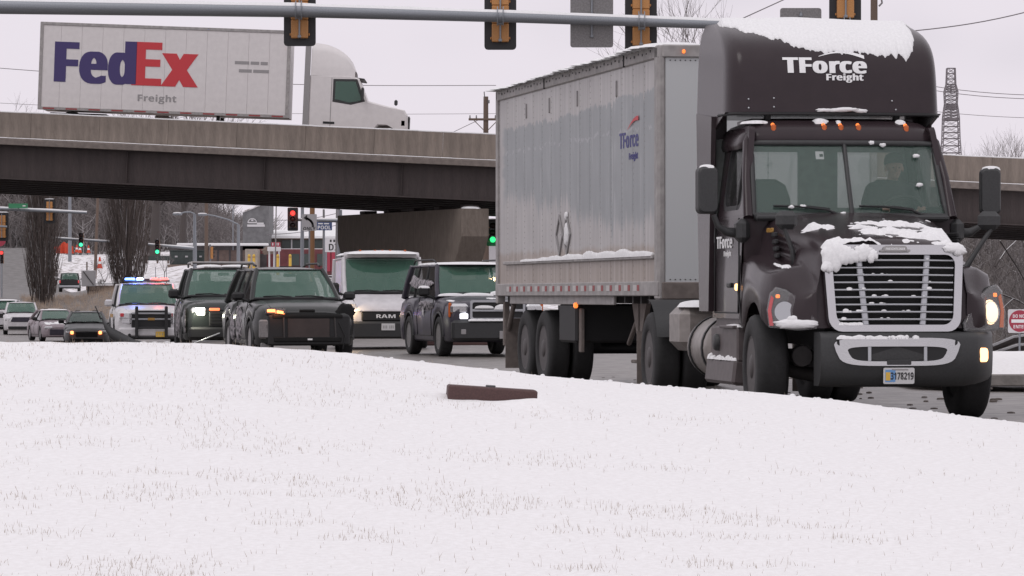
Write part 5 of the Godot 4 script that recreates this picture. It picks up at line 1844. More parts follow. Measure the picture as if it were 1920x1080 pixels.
	# inside
	for x in [-0.36, 0.36]:
		var se := ns()
		box(se, Vector3(x * s.W / 1.9, A.y + 0.05, lerpf(A.z, D.z, 0.42)), Vector3(0.48, 0.62, 0.14), Basis(Vector3.RIGHT, -0.2), 0.05)
		box(se, Vector3(x * s.W / 1.9, A.y + 0.42, lerpf(A.z, D.z, 0.42) - 0.08), Vector3(0.26, 0.2, 0.1), Basis(Vector3.RIGHT, -0.2), 0.04)
		obj("seat", se, M.seat_cloth, o)
	obj("rear_seat", bx(Vector3(0, A.y + 0.1, lerpf(A.z, D.z, 0.72)), Vector3(s.W * 0.68, 0.5, 0.16), 0.05), M.seat_cloth, o)
	var swl := []
	for k in 17: swl.append(Vector3(0.36 + cos(TAU * k / 16) * 0.18, A.y + 0.02 + sin(TAU * k / 16) * 0.17, A.z - 0.42))
	obj("steering_wheel", tb(swl, 0.016, 5), M.black, o)
	var mv := ns()
	box(mv, Vector3(0, yr - 0.1, B.z + 0.03), Vector3(0.24, 0.07, 0.03), Basis(), 0.012)
	obj("inside_mirror", mv, M.black, o)
	for sg in [-1, 1]:
		var mo := group_part("mirror", o)
		var mx: float = s.W / 2.0 + 0.11
		obj("mirror_housing", bx(Vector3(sg * mx, A.y + s.get("mirror_up", 0.07), A.z - 0.22), Vector3(0.24, s.get("mirror_h", 0.16), 0.11), 0.045, Basis(Vector3.UP, -sg * 0.15)), s.get("mirror_paint", M.black), mo)
		obj("mirror_foot", tb([Vector3(sg * (mx - 0.05), A.y + 0.03, A.z - 0.22), Vector3(sg * gb * 0.98, A.y - 0.06, A.z - 0.18)], 0.03, 5), M.black, mo)
		for z in [zf, zr]: wheel(o, Vector3(sg * (s.W / 2.0 - 0.12), R, z), R, s.get("tw", 0.245), M.alloy_rim, sg)
	# rubber round the windshield, hood gaps and arch mouldings
	var edge := []
	for k in 9: edge.append(Vector3(A.x * (k - 4) / 4.0, A.y, A.z + 0.10 * (1.0 - pow((k - 4) / 4.0, 2.0)) + 0.006))
	for k in range(1, 4): edge.append(A.lerp(B, k / 4.0) + Vector3(0, 0, 0.02 * sin(k / 4.0 * PI) + 0.006))
	for k in 9: edge.append(Vector3(B.x * (4 - k) / 4.0, B.y, B.z + 0.10 * (1.0 - pow((k - 4) / 4.0, 2.0)) + 0.006))
	for k in range(1, 5): edge.append(B.lerp(A, k / 4.0) * Vector3(-1, 1, 1) + Vector3(0, 0, 0.02 * sin(k / 4.0 * PI) + 0.006))
	obj("windshield_seal", tb(edge, 0.02, 5), M.black, o)
	for sg in [-1, 1]:
		var gap := []
		for k in 7:
			var z := lerpf(A.z, hl - 0.18, k / 6.0)
			gap.append(Vector3(sg * s.W / 2.0 * (0.74 - 0.06 * k / 6.0), lerpf(interp(s.top, z), s.clear, 0.01) + 0.001, z))
		obj("hood_gap", tb(gap, 0.007, 4), M.black, o)
		for c in [zf, zr]:
			var arc := []
			for k in 13:
				var a := PI * k / 12.0
				arc.append(Vector3(sg * (s.W / 2.0 - 0.018), R + (ra + 0.012) * sin(a), c + (ra + 0.012) * cos(a)))
			obj("arch_moulding", tb(arc, 0.026, 5), M.truck_plastic if s.H > 1.6 else pm, o)
	# door seams and handles
	for sg in [-1, 1]:
		var dg := ns()
		for f in [0.02, 0.44, 0.74]:
			var z := lerpf(A.z, D.z, f)
			if z - 0.02 < zr + ra: continue
			tube(dg, [Vector3(sg * s.W / 2.0 * 0.925, interp(s.top, z) - 0.02, z), Vector3(sg * s.W / 2.0 * 1.0, lerpf(interp(s.top, z), s.clear, 0.42), z), Vector3(sg * s.W / 2.0 * 0.98, s.clear + 0.12, z)], 0.009, 4)
		tube(dg, [Vector3(sg * s.W / 2.0 * 0.98, s.clear + 0.12, A.z), Vector3(sg * s.W / 2.0 * 0.98, s.clear + 0.12, zr + ra)], 0.009, 4)
		obj("door_gap", dg, M.black, o)
		for f in [0.36, 0.68]:
			obj("door_handle", bx(Vector3(sg * s.W / 2.0 * 0.99, lerpf(A.y, s.clear, 0.2), lerpf(A.z, D.z, f)), Vector3(0.04, 0.035, 0.18), 0.012), s.get("handle_paint", pm), o)
	o.set_meta("hl", hl)
	return o

func plate(o: Node3D, at: Vector3, s: String, m: Material, w := 0.31) -> void:
	var pl := group_part("number_plate", o, Transform3D(Basis(), at))
	obj("plate", bx(Vector3.ZERO, Vector3(w, w * 0.5, 0.012), 0.004), m, pl)
	for k in s.length(): # characters too faint to read in the photograph
		if s[k] != " ": obj("plate_character", bx(Vector3(w * (-0.36 + 0.72 * k / (s.length() - 1)), 0, 0.007), Vector3(w * 0.06, w * 0.22, 0.003)), M.print_grey, pl)

func lamp_unit(o: Node3D, c: Vector3, size: Vector3, yaw: float, base: Material, lit: Material = null, lit_at := Vector3.ZERO, lit_size := Vector3.ZERO) -> void:
	var g := group_part("headlight", o, Transform3D(Basis(Vector3.UP, yaw), c))
	obj("housing", bx(Vector3.ZERO, size, min(size.x, size.y) * 0.25), base, g)
	obj("lens", bx(Vector3(0, 0, 0.012), Vector3(size.x * 0.98, size.y * 0.96, size.z), min(size.x, size.y) * 0.25), M.lens_clear, g)
	if lit != null: obj("bulb", bx(lit_at + Vector3(0, 0, size.z / 2 + 0.012), lit_size, min(lit_size.x, lit_size.y) * 0.3), lit, g)

func snow_roof(o: Node3D, s: Dictionary, h: float, cover := 0.95) -> void:
	var st := ns()
	var hw: float = s.W / 2.0 * s.get("tumble", 0.70)
	var zc: float = (s.rz + s.rr) / 2.0
	for k in 6:
		var z := lerpf(s.rr + 0.2, s.rz - 0.12, k / 5.0)
		mound(st, Vector3(0, s.H - 0.035, z), Vector3(hw * cover, 0, 0), Vector3(0, 0, absf(s.rz - s.rr) * 0.13 + 0.1), Vector3.UP, h, k * 3.0 + zc, 0.18, 0.5)
	obj("roof_snow", st, M.vehicle_snow, o)

func make_cars() -> void:
	# --- crashed black suv at the head of the queue: front bumper and one lamp torn off
	var s := {"L": 4.95, "W": 1.97, "H": 1.79, "clear": 0.26, "R": 0.37, "wb": 2.89, "front": 0.93, "wz": 1.05, "rz": 0.30, "rr": -1.95, "bz": -2.25, "top": [[-2.47, 1.0], [-2.3, 1.12], [0.9, 1.15], [1.05, 1.14], [1.9, 1.07], [2.3, 0.99], [2.475, 0.88]], "paint": M.black_paint, "tumble": 0.66, "posts": [0.36, 0.68], "handle_paint": M.black}
	var a := car("crashed_suv", "black suv with its front bumper torn off and one orange lamp lit", "suv", s, at_px(538, 555, 71.5) * Vector3(1, 0, 1), 0.22)
	a.position.y = 0.0
	var hl := 2.475
	obj("torn_front", bx(Vector3(0.03, 0.56, hl - 0.03), Vector3(1.58, 0.58, 0.12), 0.03), M.black, a)
	obj("radiator", bx(Vector3(0.02, 0.60, hl + 0.035), Vector3(0.80, 0.36, 0.03), 0.006), M.bearing_steel, a)
	obj("crash_bar", bx(Vector3(0.0, 0.385, hl + 0.03), Vector3(1.3, 0.10, 0.07), 0.02), M.dark_mesh, a)
	obj("upper_brace", bx(Vector3(0.0, 0.82, hl + 0.02), Vector3(1.35, 0.07, 0.06), 0.015), M.dark_mesh, a)
	obj("brace_strut", tb([Vector3(-0.46, 0.8, hl + 0.04), Vector3(-0.45, 0.42, hl + 0.05)], 0.02, 5), M.steel_floor, a)
	obj("brace_strut", tb([Vector3(0.52, 0.8, hl + 0.03), Vector3(0.55, 0.42, hl + 0.04)], 0.02, 5), M.steel_floor, a)
	obj("lamp_bracket", bx(Vector3(-0.80, 0.58, hl - 0.10), Vector3(0.22, 0.36, 0.16), 0.03, Basis(Vector3.UP, -0.4)), M.sign_back, a)
	obj("lamp_bracket", bx(Vector3(-0.78, 0.25, hl - 0.14), Vector3(0.2, 0.14, 0.1), 0.02), M.sign_back, a)
	obj("data_tag", bx(Vector3(0.04, 0.385, hl + 0.07), Vector3(0.09, 0.03, 0.008)), M.print_white, a)
	obj("hood_badge", bx(Vector3(0.0, 0.93, hl - 0.03), Vector3(0.30, 0.05, 0.05), 0.015), M.dark_mesh, a)
	obj("hanging_wire", tb([Vector3(0.6, 0.7, hl + 0.03), Vector3(0.72, 0.45, hl + 0.06), Vector3(0.68, 0.2, hl + 0.02)], 0.012, 4), M.black, a)
	lamp_unit(a, Vector3(-0.60, 0.91, hl - 0.05), Vector3(0.42, 0.13, 0.12), -0.22, M.black, M.drl_orange, Vector3(-0.085, 0.02, 0), Vector3(0.15, 0.055, 0.012))
	obj("turn_bulb", bx(Vector3(-0.515, 0.90, hl + 0.035), Vector3(0.15, 0.055, 0.012), 0.012, Basis(Vector3.BACK, -0.12)), M.drl_orange, a)
	var dent := ns()
	mound(dent, Vector3(0.74, 0.83, hl - 0.14), Vector3(0.2, 0.02, -0.1), Vector3(0.02, 0.2, 0), Vector3(0.45, 0.1, 0.9).normalized(), 0.06, 31.0, 0.5, 2.0)
	obj("crumpled_fender", dent, M.dark_mesh, a)
	for sg in [-1, 1]:
		var fl := ns()
		for q in [[0.15, 0.72, 0.9], [0.0, 0.55, 0.5], [-0.75, 0.62, 0.8]]:
			mound(fl, Vector3(sg * 0.978, q[1], q[0]), Vector3(0, 0, q[2] * 0.55), Vector3(0, 0.26, 0), Vector3(sg, 0, 0), 0.012, q[0] * 9 + sg, 0.5, 1.0)
		obj("salt_crust", fl, M.dirty_flank, a)
	obj("roof_rail", tb([Vector3(-0.63, 1.80, 0.1), Vector3(-0.65, 1.85, -0.2), Vector3(-0.65, 1.85, -1.6), Vector3(-0.63, 1.78, -1.9)], 0.022, 5), M.black, a)
	obj("roof_rail", tb([Vector3(0.63, 1.80, 0.1), Vector3(0.65, 1.85, -0.2), Vector3(0.65, 1.85, -1.6), Vector3(0.63, 1.78, -1.9)], 0.022, 5), M.black, a)
	obj("roof_lip", bx(Vector3(0.02, 1.785, 0.26), Vector3(0.42, 0.02, 0.04), 0.006), M.black, a)
	lamp_light("lamp_glow", a.transform * Vector3(-0.62, 0.92, hl + 0.12), Color(1, 0.3, 0.1), 0.06)
	# --- second dark suv, bright headlight
	var s2 := {"L": 5.1, "W": 2.0, "H": 1.86, "clear": 0.26, "R": 0.39, "wb": 3.0, "front": 0.95, "wz": 1.0, "rz": 0.22, "rr": -2.1, "bz": -2.35, "top": [[-2.55, 1.05], [-2.4, 1.18], [0.9, 1.2], [1.0, 1.19], [1.9, 1.12], [2.4, 1.04], [2.55, 0.9]], "paint": M.dark_green_paint, "tumble": 0.70, "posts": [0.36, 0.68], "handle_paint": M.black, "mirror_h": 0.2}
	var b := car("dark_suv", "dark green suv with roof rack and one dazzling headlight behind the crashed suv", "suv", s2, at_px(418, 555, 80.0) * Vector3(1, 0, 1), 0.13)
	hl = 2.55
	obj("grille", bx(Vector3(0.1, 0.72, hl + 0.0), Vector3(1.05, 0.32, 0.05), 0.02), M.black, b)
	for k in 4: obj("grille_bar", bx(Vector3(0.1, 0.62 + k * 0.065, hl + 0.03), Vector3(1.0, 0.018, 0.015)), M.dark_mesh, b)
	obj("bumper", bx(Vector3(0, 0.42, hl - 0.04), Vector3(1.72, 0.26, 0.2), 0.05), M.black, b)
	lamp_unit(b, Vector3(-0.64, 0.88, hl - 0.08), Vector3(0.34, 0.17, 0.14), -0.3, M.reflector, M.head_bright, Vector3(0.05, 0, 0), Vector3(0.2, 0.15, 0.014))
	lamp_unit(b, Vector3(0.70, 0.88, hl - 0.1), Vector3(0.34, 0.16, 0.14), 0.35, M.reflector)
	obj("running_lamp", bx(Vector3(-0.31, 0.925, hl + 0.03), Vector3(0.22, 0.055, 0.02), 0.012), M.drl_red, b)
	obj("loose_trim", tb([Vector3(-0.75, 0.2, hl + 0.06), Vector3(-0.45, 0.32, hl + 0.12), Vector3(-0.2, 0.42, hl + 0.05)], 0.018, 5), M.bright_bar, b)
	for sg in [-1, 1]:
		obj("rack_rail", tb([Vector3(sg * 0.68, 1.88, 0.05), Vector3(sg * 0.69, 1.94, -0.1), Vector3(sg * 0.69, 1.94, -1.8), Vector3(sg * 0.68, 1.86, -2.0)], 0.024, 5), M.alu_rail, b)
		var fl := ns()
		for q in [[0.3, 0.72, 0.9], [1.15, 0.75, 0.5], [-0.75, 0.62, 0.8]]:
			mound(fl, Vector3(sg * 0.995, q[1], q[0]), Vector3(0, 0, q[2] * 0.55), Vector3(0, 0.3, 0), Vector3(sg, 0, 0), 0.012, q[0] * 9 + sg, 0.5, 1.0)
		mound(fl, Vector3(sg * 0.93, 0.68, 2.3), Vector3(0, 0, 0.12), Vector3(0, 0.3, 0), Vector3(sg * 0.6, 0, 0.5), 0.02, 9.0 + sg, 0.4, 1.0)
		obj("salt_crust", fl, M.dirty_flank, b)
	for z in [-0.3, -1.4]:
		obj("rack_bar", tb([Vector3(-0.69, 1.95, z), Vector3(0.69, 1.95, z)], 0.025, 5), M.alu_rail, b)
	var rs := ns()
	for q in [-0.3, 0.25]: mound(rs, Vector3(q, 1.87, 0.0), Vector3(0.3, 0, 0), Vector3(0, 0, 0.2), Vector3.UP, 0.03, q * 9, 0.3, 1.0)
	obj("roof_snow", rs, M.vehicle_snow, b)
	lamp_light("lamp_glow", b.transform * Vector3(-0.74, 0.9, hl + 0.2), Color(1, 0.98, 0.8), 0.5)
	# --- police suv
	var s3 := {"L": 5.18, "W": 2.04, "H": 1.89, "clear": 0.27, "R": 0.40, "wb": 2.95, "front": 0.98, "wz": 0.95, "rz": 0.28, "rr": -2.2, "bz": -2.4, "top": [[-2.59, 1.05], [-2.4, 1.2], [0.85, 1.22], [0.95, 1.22], [1.9, 1.15], [2.45, 1.10], [2.59, 1.0]], "paint": M.police_white, "tumble": 0.74, "posts": [0.38, 0.7], "mirror_paint": M.police_white, "nose_taper": 0.09, "mirror_h": 0.2}
	var c := car("police_suv", "white police suv with blue and red roof lights flashing", "police car", s3, at_px(275, 555, 106.0) * Vector3(1, 0, 1) + Vector3(0, -0.28, 0), 0.15)
	hl = 2.59
	obj("grille", bx(Vector3(0, 0.80, hl), Vector3(1.12, 0.44, 0.05), 0.02), M.black, c)
	for y in [0.99, 0.83]: obj("grille_bar", bx(Vector3(0, y, hl + 0.03), Vector3(1.1, 0.045, 0.03), 0.01), M.bright_bar, c)
	obj("badge", bx(Vector3(0, 0.83, hl + 0.055), Vector3(0.2, 0.07, 0.02), 0.01), M.print_gold, c)
	obj("bumper", bx(Vector3(0, 0.46, hl + 0.0), Vector3(1.88, 0.26, 0.16), 0.05), M.police_white, c)
	obj("bumper_valance", bx(Vector3(0, 0.31, hl - 0.02), Vector3(1.8, 0.12, 0.14), 0.03), M.black, c)
	plate(c, Vector3(0.28, 0.40, hl + 0.10), "4102", M.plate_yellow)
	for sg in [-1, 1]:
		var hy: float = sg * 0.73
		lamp_unit(c, Vector3(hy, 0.86, hl - 0.04), Vector3(0.37, 0.38, 0.12), sg * 0.22, M.reflector)
		obj("lamp_divider", bx(Vector3(hy, 0.86, hl + 0.035), Vector3(0.36, 0.02, 0.02)), M.print_grey, c)
		obj("turn_lens", bx(Vector3(hy - 0.1, 0.95, hl + 0.03), Vector3(0.1, 0.1, 0.02), 0.02), M.print_red, c)
		obj("push_bumper_post", bx(Vector3(sg * 0.42, 0.74, hl + 0.16), Vector3(0.09, 0.92, 0.10), 0.02), M.black, c)
		obj("door_stripe", bx(Vector3(sg * 1.016, 0.92, -0.2), Vector3(0.012, 0.1, 1.9)), M.print_gold, c)
	for y in [0.58, 1.05]: obj("push_bumper_bar", bx(Vector3(0, y, hl + 0.16), Vector3(0.84, 0.06, 0.05), 0.015), M.black, c)
	obj("tow_hook", bx(Vector3(-0.62, 0.36, hl + 0.1), Vector3(0.07, 0.12, 0.06), 0.015), M.black, c)
	var lb := group_part("light_bar", c, Transform3D(Basis(), Vector3(0, 1.93, 0.0)))
	obj("bar_base", bx(Vector3(0, 0, 0), Vector3(1.35, 0.05, 0.28), 0.02), M.black, lb)
	obj("blue_lamp", bx(Vector3(-0.49, 0.055, 0.02), Vector3(0.30, 0.075, 0.24), 0.03), M.police_blue, lb)
	obj("blue_lamp", bx(Vector3(-0.20, 0.055, 0.02), Vector3(0.20, 0.08, 0.24), 0.03), M.police_blue_hot, lb)
	obj("red_lamp", bx(Vector3(0.22, 0.055, 0.02), Vector3(0.22, 0.07, 0.24), 0.03), M.police_red, lb)
	obj("red_lamp", bx(Vector3(0.50, 0.055, 0.02), Vector3(0.26, 0.07, 0.24), 0.03), M.police_red, lb)
	obj("bar_center", bx(Vector3(0, 0.04, 0), Vector3(0.16, 0.05, 0.22), 0.02), M.lens_dark, lb)
	for x in [0.3, 0.62]: obj("aerial", tb([Vector3(x, 1.87, -0.8), Vector3(x, 2.35, -0.85)], 0.008, 4), M.black, c)
	lamp_light("lamp_glow", c.transform * Vector3(-0.35, 2.06, 0.2), Color(0.1, 0.2, 1), 0.9)
	lamp_light("lamp_glow", c.transform * Vector3(0.36, 2.06, 0.2), Color(1, 0.15, 0.12), 0.45)
	# --- torn bumper cover lying in front of it
	var tc := thing("bumper_cover", "torn dark grey bumper cover lying on the road before the police suv", "car part", at_px(274, 640, 98.0))
	var ring_list := []
	var line := [Vector3(-1.18, 0.62, 0.2), Vector3(-1.1, 0.42, 0.22), Vector3(-0.95, 0.22, 0.3), Vector3(-0.65, 0.04, 0.36), Vector3(-0.3, -0.12, 0.4), Vector3(0.1, -0.18, 0.4), Vector3(0.6, -0.2, 0.4), Vector3(1.0, -0.2, 0.35)]
	for i in line.size():
		var p: Vector3 = line[i]
		var hh: float = [0.03, 0.10, 0.17, 0.2, 0.17, 0.15, 0.15, 0.13][i]
		ring_list.append([p + Vector3(0.02, hh, -0.06), p + Vector3(0.0, hh * 0.4, 0.05), p + Vector3(0, -hh * 0.6, 0.03), p + Vector3(0.0, -hh * 0.9, -0.08), p + Vector3(0.03, 0, -0.05)])
	var tcs := ns()
	loft(tcs, ring_list, true, 1)
	cap(tcs, ring_list[0], Vector3.UP)
	cap(tcs, ring_list[-1], Vector3.RIGHT)
	obj("cover", tcs, M.truck_plastic, tc)
	obj("torn_edge", tb([Vector3(-1.2, 0.6, 0.2), Vector3(-1.28, 0.78, 0.18), Vector3(-1.36, 0.95, 0.15)], [0.03, 0.02, 0.012], 5), M.black, tc)
	var chips := ns()
	for k in 9: mound(chips, Vector3(-0.2 + k * 0.16, -0.05 + 0.02 * (k % 2), 0.42), Vector3(0.09, 0, 0), Vector3(0, 0, 0.04), Vector3.UP, 0.03, k * 4.0, 0.5, 2.0)
	obj("snow", chips, M.vehicle_snow, tc)
	# --- white delivery van
	var s4 := {"L": 5.6, "W": 2.05, "H": 2.17, "clear": 0.24, "R": 0.35, "wb": 3.45, "front": 0.95, "wz": 1.95, "rz": 1.2, "rr": -2.6, "bz": -2.75, "top": [[-2.8, 1.25], [1.8, 1.30], [1.95, 1.27], [2.4, 1.12], [2.7, 0.98], [2.8, 0.88]], "paint": M.white_paint, "tumble": 0.86, "posts": [0.2], "panel_from": 1, "nose_taper": 0.12, "mirror_h": 0.26, "mirror_up": 0.12, "tw": 0.22}
	var v := car("delivery_van", "white cargo van with snow on its roof and one headlight lit", "van", s4, at_px(709, 555, 86.0) * Vector3(1, 0, 1), 0.10)
	hl = 2.8
	obj("grille", bx(Vector3(0, 0.74, hl + 0.0), Vector3(1.12, 0.22, 0.06), 0.03), M.black, v)
	obj("grille_edge", bx(Vector3(0, 0.87, hl + 0.01), Vector3(1.25, 0.035, 0.06), 0.012), M.white_paint, v)
	words("grille_lettering", "RAM", v, M.print_white, Transform3D(Basis(), Vector3(-0.22, 0.705, hl + 0.034)), 0.44, 0.085)
	obj("bumper", bx(Vector3(0, 0.43, hl - 0.03), Vector3(1.88, 0.40, 0.2), 0.05), M.truck_plastic, v)
	plate(v, Vector3(0.05, 0.50, hl + 0.08), "WDK 310", M.plate_white)
	for q in [[-0.42, 0.12], [-0.24, 0.2], [0.05, 0.16], [0.3, 0.1]]: obj("faint_print", bx(Vector3(q[0] + q[1] / 2, 1.085, hl - 0.36), Vector3(q[1], 0.035, 0.05), 0.0, Basis(Vector3.RIGHT, -0.55)), M.print_grey, v)
	obj("roof_header", tb([Vector3(-0.86, 2.13, 1.13), Vector3(-0.5, 2.17, 1.22), Vector3(0, 2.18, 1.25), Vector3(0.5, 2.17, 1.22), Vector3(0.86, 2.13, 1.13)], 0.10, 10), M.white_paint, v)
	for sg in [-1, 1]:
		lamp_unit(v, Vector3(sg * 0.80, 0.92, hl - 0.12), Vector3(0.28, 0.34, 0.14), sg * 0.5, M.reflector, M.head_lit if sg < 0 else null, Vector3(0, -0.02, 0), Vector3(0.14, 0.13, 0.012))
		obj("fender_trim", bx(Vector3(sg * 0.84, 0.62, hl - 0.12), Vector3(0.34, 0.28, 0.16), 0.05, Basis(Vector3.UP, sg * 0.45)), M.truck_plastic, v)
	var vs := ns()
	for k in 9: mound(vs, Vector3(0, 2.20, 1.3 - k * 0.45), Vector3(0.86, 0, 0), Vector3(0, 0, 0.36), Vector3.UP, 0.06, k * 3.3, 0.12, 0.5)
	obj("roof_snow", vs, M.vehicle_snow, v)
	for x in [-0.5, -0.15, 0.02, 0.2, 0.55]: obj("roof_lamp", bx(Vector3(x, 2.27, 1.24), Vector3(0.06, 0.035, 0.05), 0.012), M.lamp_amber, v)
	var vsp := ns()
	for k in 7: mound(vsp, Vector3(-1.03, 0.9 + 0.14 * (k % 3), 0.6 - k * 0.42), Vector3(0, 0, 0.34), Vector3(0, 0.25, 0), Vector3(-1, 0, 0), 0.012, k * 5.0, 0.5, 1.0)
	obj("salt_crust", vsp, M.dirty_flank, v)
	lamp_light("lamp_glow", v.transform * Vector3(-0.86, 0.92, hl + 0.1), Color(1, 0.7, 0.4), 0.25)
	# --- dark suv with snow in its grille
	var s5 := {"L": 5.13, "W": 2.0, "H": 1.90, "clear": 0.29, "R": 0.40, "wb": 2.95, "front": 0.98, "wz": 0.95, "rz": 0.30, "rr": -2.15, "bz": -2.38, "top": [[-2.56, 1.05], [-2.4, 1.2], [0.85, 1.21], [0.95, 1.2], [1.9, 1.15], [2.42, 1.09], [2.565, 0.98]], "paint": M.purple_paint, "tumble": 0.74, "posts": [0.38, 0.7], "nose_taper": 0.09, "mirror_h": 0.2, "mirror_up": 0.1}
	var e := car("snowy_suv", "dark purple suv with snow in its grille beside the trailer", "suv", s5, at_px(880, 555, 74.5) * Vector3(1, 0, 1), 0.23)
	hl = 2.565
	obj("bumper", bx(Vector3(0, 0.53, hl - 0.02), Vector3(1.86, 0.40, 0.18), 0.05), M.truck_plastic, e)
	var go := ns()
	frame(go, rrect(1.12, 0.40, 0.06, 3), rrect(1.03, 0.31, 0.04, 3), 0.05, Transform3D(Basis(), Vector3(0, 0.93, hl - 0.01)))
	obj("grille_frame", go, M.bright_bar, e)
	obj("grille_mesh", bx(Vector3(0, 0.93, hl + 0.0), Vector3(1.05, 0.33, 0.02)), M.black, e)
	obj("grille_bar", bx(Vector3(0, 0.925, hl + 0.03), Vector3(1.05, 0.05, 0.03), 0.01), M.bright_bar, e)
	var es := ns()
	mound(es, Vector3(-0.28, 0.975, hl + 0.04), Vector3(0.2, 0, 0), Vector3(0, 0, 0.03), Vector3.UP, 0.05, 3.0, 0.4, 2.0)
	mound(es, Vector3(0.1, 0.955, hl + 0.05), Vector3(0.18, 0, 0), Vector3(0, 0, 0.04), Vector3.UP, 0.09, 5.0, 0.4, 2.0)
	for k in 9: mound(es, Vector3(-0.5 + k * 0.16, 0.725, hl + 0.05), Vector3(0.12, 0, 0), Vector3(0, 0, 0.05), Vector3.UP, 0.035, k * 5.0, 0.4, 2.0)
	obj("grille_snow", es, M.vehicle_snow, e)
	for sg in [-1, 1]:
		lamp_unit(e, Vector3(sg * 0.76, 0.95, hl - 0.06), Vector3(0.36, 0.22, 0.12), sg * 0.2, M.reflector)
		obj("running_lamp", bx(Vector3(sg * 0.68, 0.81, hl + 0.0), Vector3(0.17, 0.11, 0.06), 0.015, Basis(Vector3.UP, sg * 0.2)), M.drl_white if sg < 0 else M.reflector, e)
		obj("fog_lamp", bx(Vector3(sg * 0.70, 0.5, hl + 0.07), Vector3(0.1, 0.1, 0.02), 0.03), M.print_grey, e)
		obj("turn_lens", bx(Vector3(sg * 0.925, 0.93, hl - 0.16), Vector3(0.05, 0.3, 0.14), 0.02, Basis(Vector3.UP, sg * 0.4)), M.lamp_amber, e)
		var ef := ns()
		for q in [[0.3, 1.02, 1.4, 0.1], [-0.5, 1.45, 1.6, 0.12], [-1.4, 1.5, 1.0, 0.14]]:
			mound(ef, Vector3(sg * (0.985 if q[1] < 1.2 else 0.85), q[1], q[0]), Vector3(0, 0, q[2] * 0.5), Vector3(-sg * (0.0 if q[1] < 1.2 else 0.05), q[3], 0), Vector3(sg, 0, 0), 0.015, q[0] * 9 + sg, 0.6, 1.0)
		obj("side_snow", ef, M.dirty_flank, e)
		obj("roof_rail", tb([Vector3(sg * 0.72, 1.90, 0.1), Vector3(sg * 0.73, 1.95, -0.1), Vector3(sg * 0.73, 1.95, -1.9), Vector3(sg * 0.72, 1.88, -2.1)], 0.02, 5), M.black, e)
	var star := PackedVector2Array()
	for k in 10: star.append(Vector2(cos(PI / 2 + TAU * k / 10), sin(PI / 2 + TAU * k / 10)) * (0.11 if k % 2 == 0 else 0.045))
	var stm := ns()
	prism(stm, star, 0.012, Transform3D(Basis(Vector3(0, 0, 1), Vector3.UP, Vector3(-1, 0, 0)), Vector3(-0.998, 0.88, 0.15)))
	obj("door_star", stm, M.sign_white, e)
	plate(e, Vector3(0.18, 0.44, hl + 0.09), "GGT 082", M.print_grey)
	snow_roof(e, s5, 0.05, 1.0)
	var hs := ns()
	for q in [[-0.6, 1.22, 1.02, 0.3], [-0.1, 1.225, 1.08, 0.35], [0.45, 1.235, 1.05, 0.3]]: mound(hs, Vector3(q[0], q[1], q[2]), Vector3(q[3], 0, 0), Vector3(0, 0, 0.1), Vector3.UP, 0.05 if q[0] < 0.3 else 0.09, q[0] * 8, 0.35, 1.0)
	for k in 9: mound(hs, Vector3(-0.8 + k * 0.2, 1.16 - 0.01 * absf(k - 4), 1.95), Vector3(0.11, 0, 0), Vector3(0, -0.01, 0.14), Vector3.UP, 0.012, k * 6.0, 0.6, 1.0)
	mound(hs, Vector3(-1.1, 1.38, 0.73), Vector3(0.11, 0, 0), Vector3(0, 0, 0.06), Vector3.UP, 0.05, 7.0, 0.3, 1.0)
	obj("snow", hs, M.vehicle_snow, e)
	# --- far left traffic
	var s6 := {"L": 4.7, "W": 1.84, "H": 1.45, "clear": 0.18, "R": 0.33, "wb": 2.78, "front": 0.92, "wz": 0.95, "rz": 0.15, "rr": -0.95, "bz": -1.65, "top": [[-2.35, 0.85], [-2.2, 0.98], [-1.65, 1.02], [-1.0, 0.95], [0.8, 0.94], [0.95, 0.95], [1.7, 0.83], [2.2, 0.74], [2.35, 0.62]], "paint": M.grey_paint, "tumble": 0.66, "posts": [0.5]}
	var g := car("grey_sedan", "grey sedan with two orange lamps lit in the far left lane", "sedan", s6, at_px(162, 555, 150.0) * Vector3(1, 0, 1) + Vector3(0, -0.86, 0), 0.12)
	hl = 2.35
	obj("grille", bx(Vector3(0, 0.5, hl), Vector3(0.9, 0.2, 0.05), 0.02), M.black, g)
	obj("bumper_intake", bx(Vector3(0, 0.27, hl), Vector3(1.3, 0.12, 0.06), 0.02), M.black, g)
	for sg in [-1, 1]:
		lamp_unit(g, Vector3(sg * 0.66, 0.60, hl - 0.08), Vector3(0.34, 0.13, 0.12), sg * 0.35, M.reflector)
		obj("lit_lamp", bx(Vector3(sg * 0.57 - 0.02, 0.58, hl + 0.03), Vector3(0.13, 0.13, 0.05), 0.05), M.drl_orange, g)
	s6.paint = M.maroon_paint
	var h := car("snowy_sedan", "snow dusted pale sedan behind the grey sedan", "sedan", s6, at_px(102, 555, 166.0) * Vector3(1, 0, 1) + Vector3(0, -0.84, 0), 0.3)
	obj("grille", bx(Vector3(0, 0.42, hl), Vector3(1.25, 0.26, 0.05), 0.03), M.purple_paint, h)
	for sg in [-1, 1]: lamp_unit(h, Vector3(sg * 0.66, 0.62, hl - 0.08), Vector3(0.36, 0.11, 0.12), sg * 0.35, M.reflector)
	snow_roof(h, s6, 0.05)
	var hh := ns()
	for k in 7: mound(hh, Vector3(-0.6 + k * 0.2, 0.86 - 0.01 * absf(k - 3), 1.55), Vector3(0.2, 0, 0), Vector3(0, -0.06, 0.5), Vector3(0, 1, 0.15), 0.025, k * 4.0, 0.3, 0.8)
	obj("hood_snow", hh, M.vehicle_snow, h)
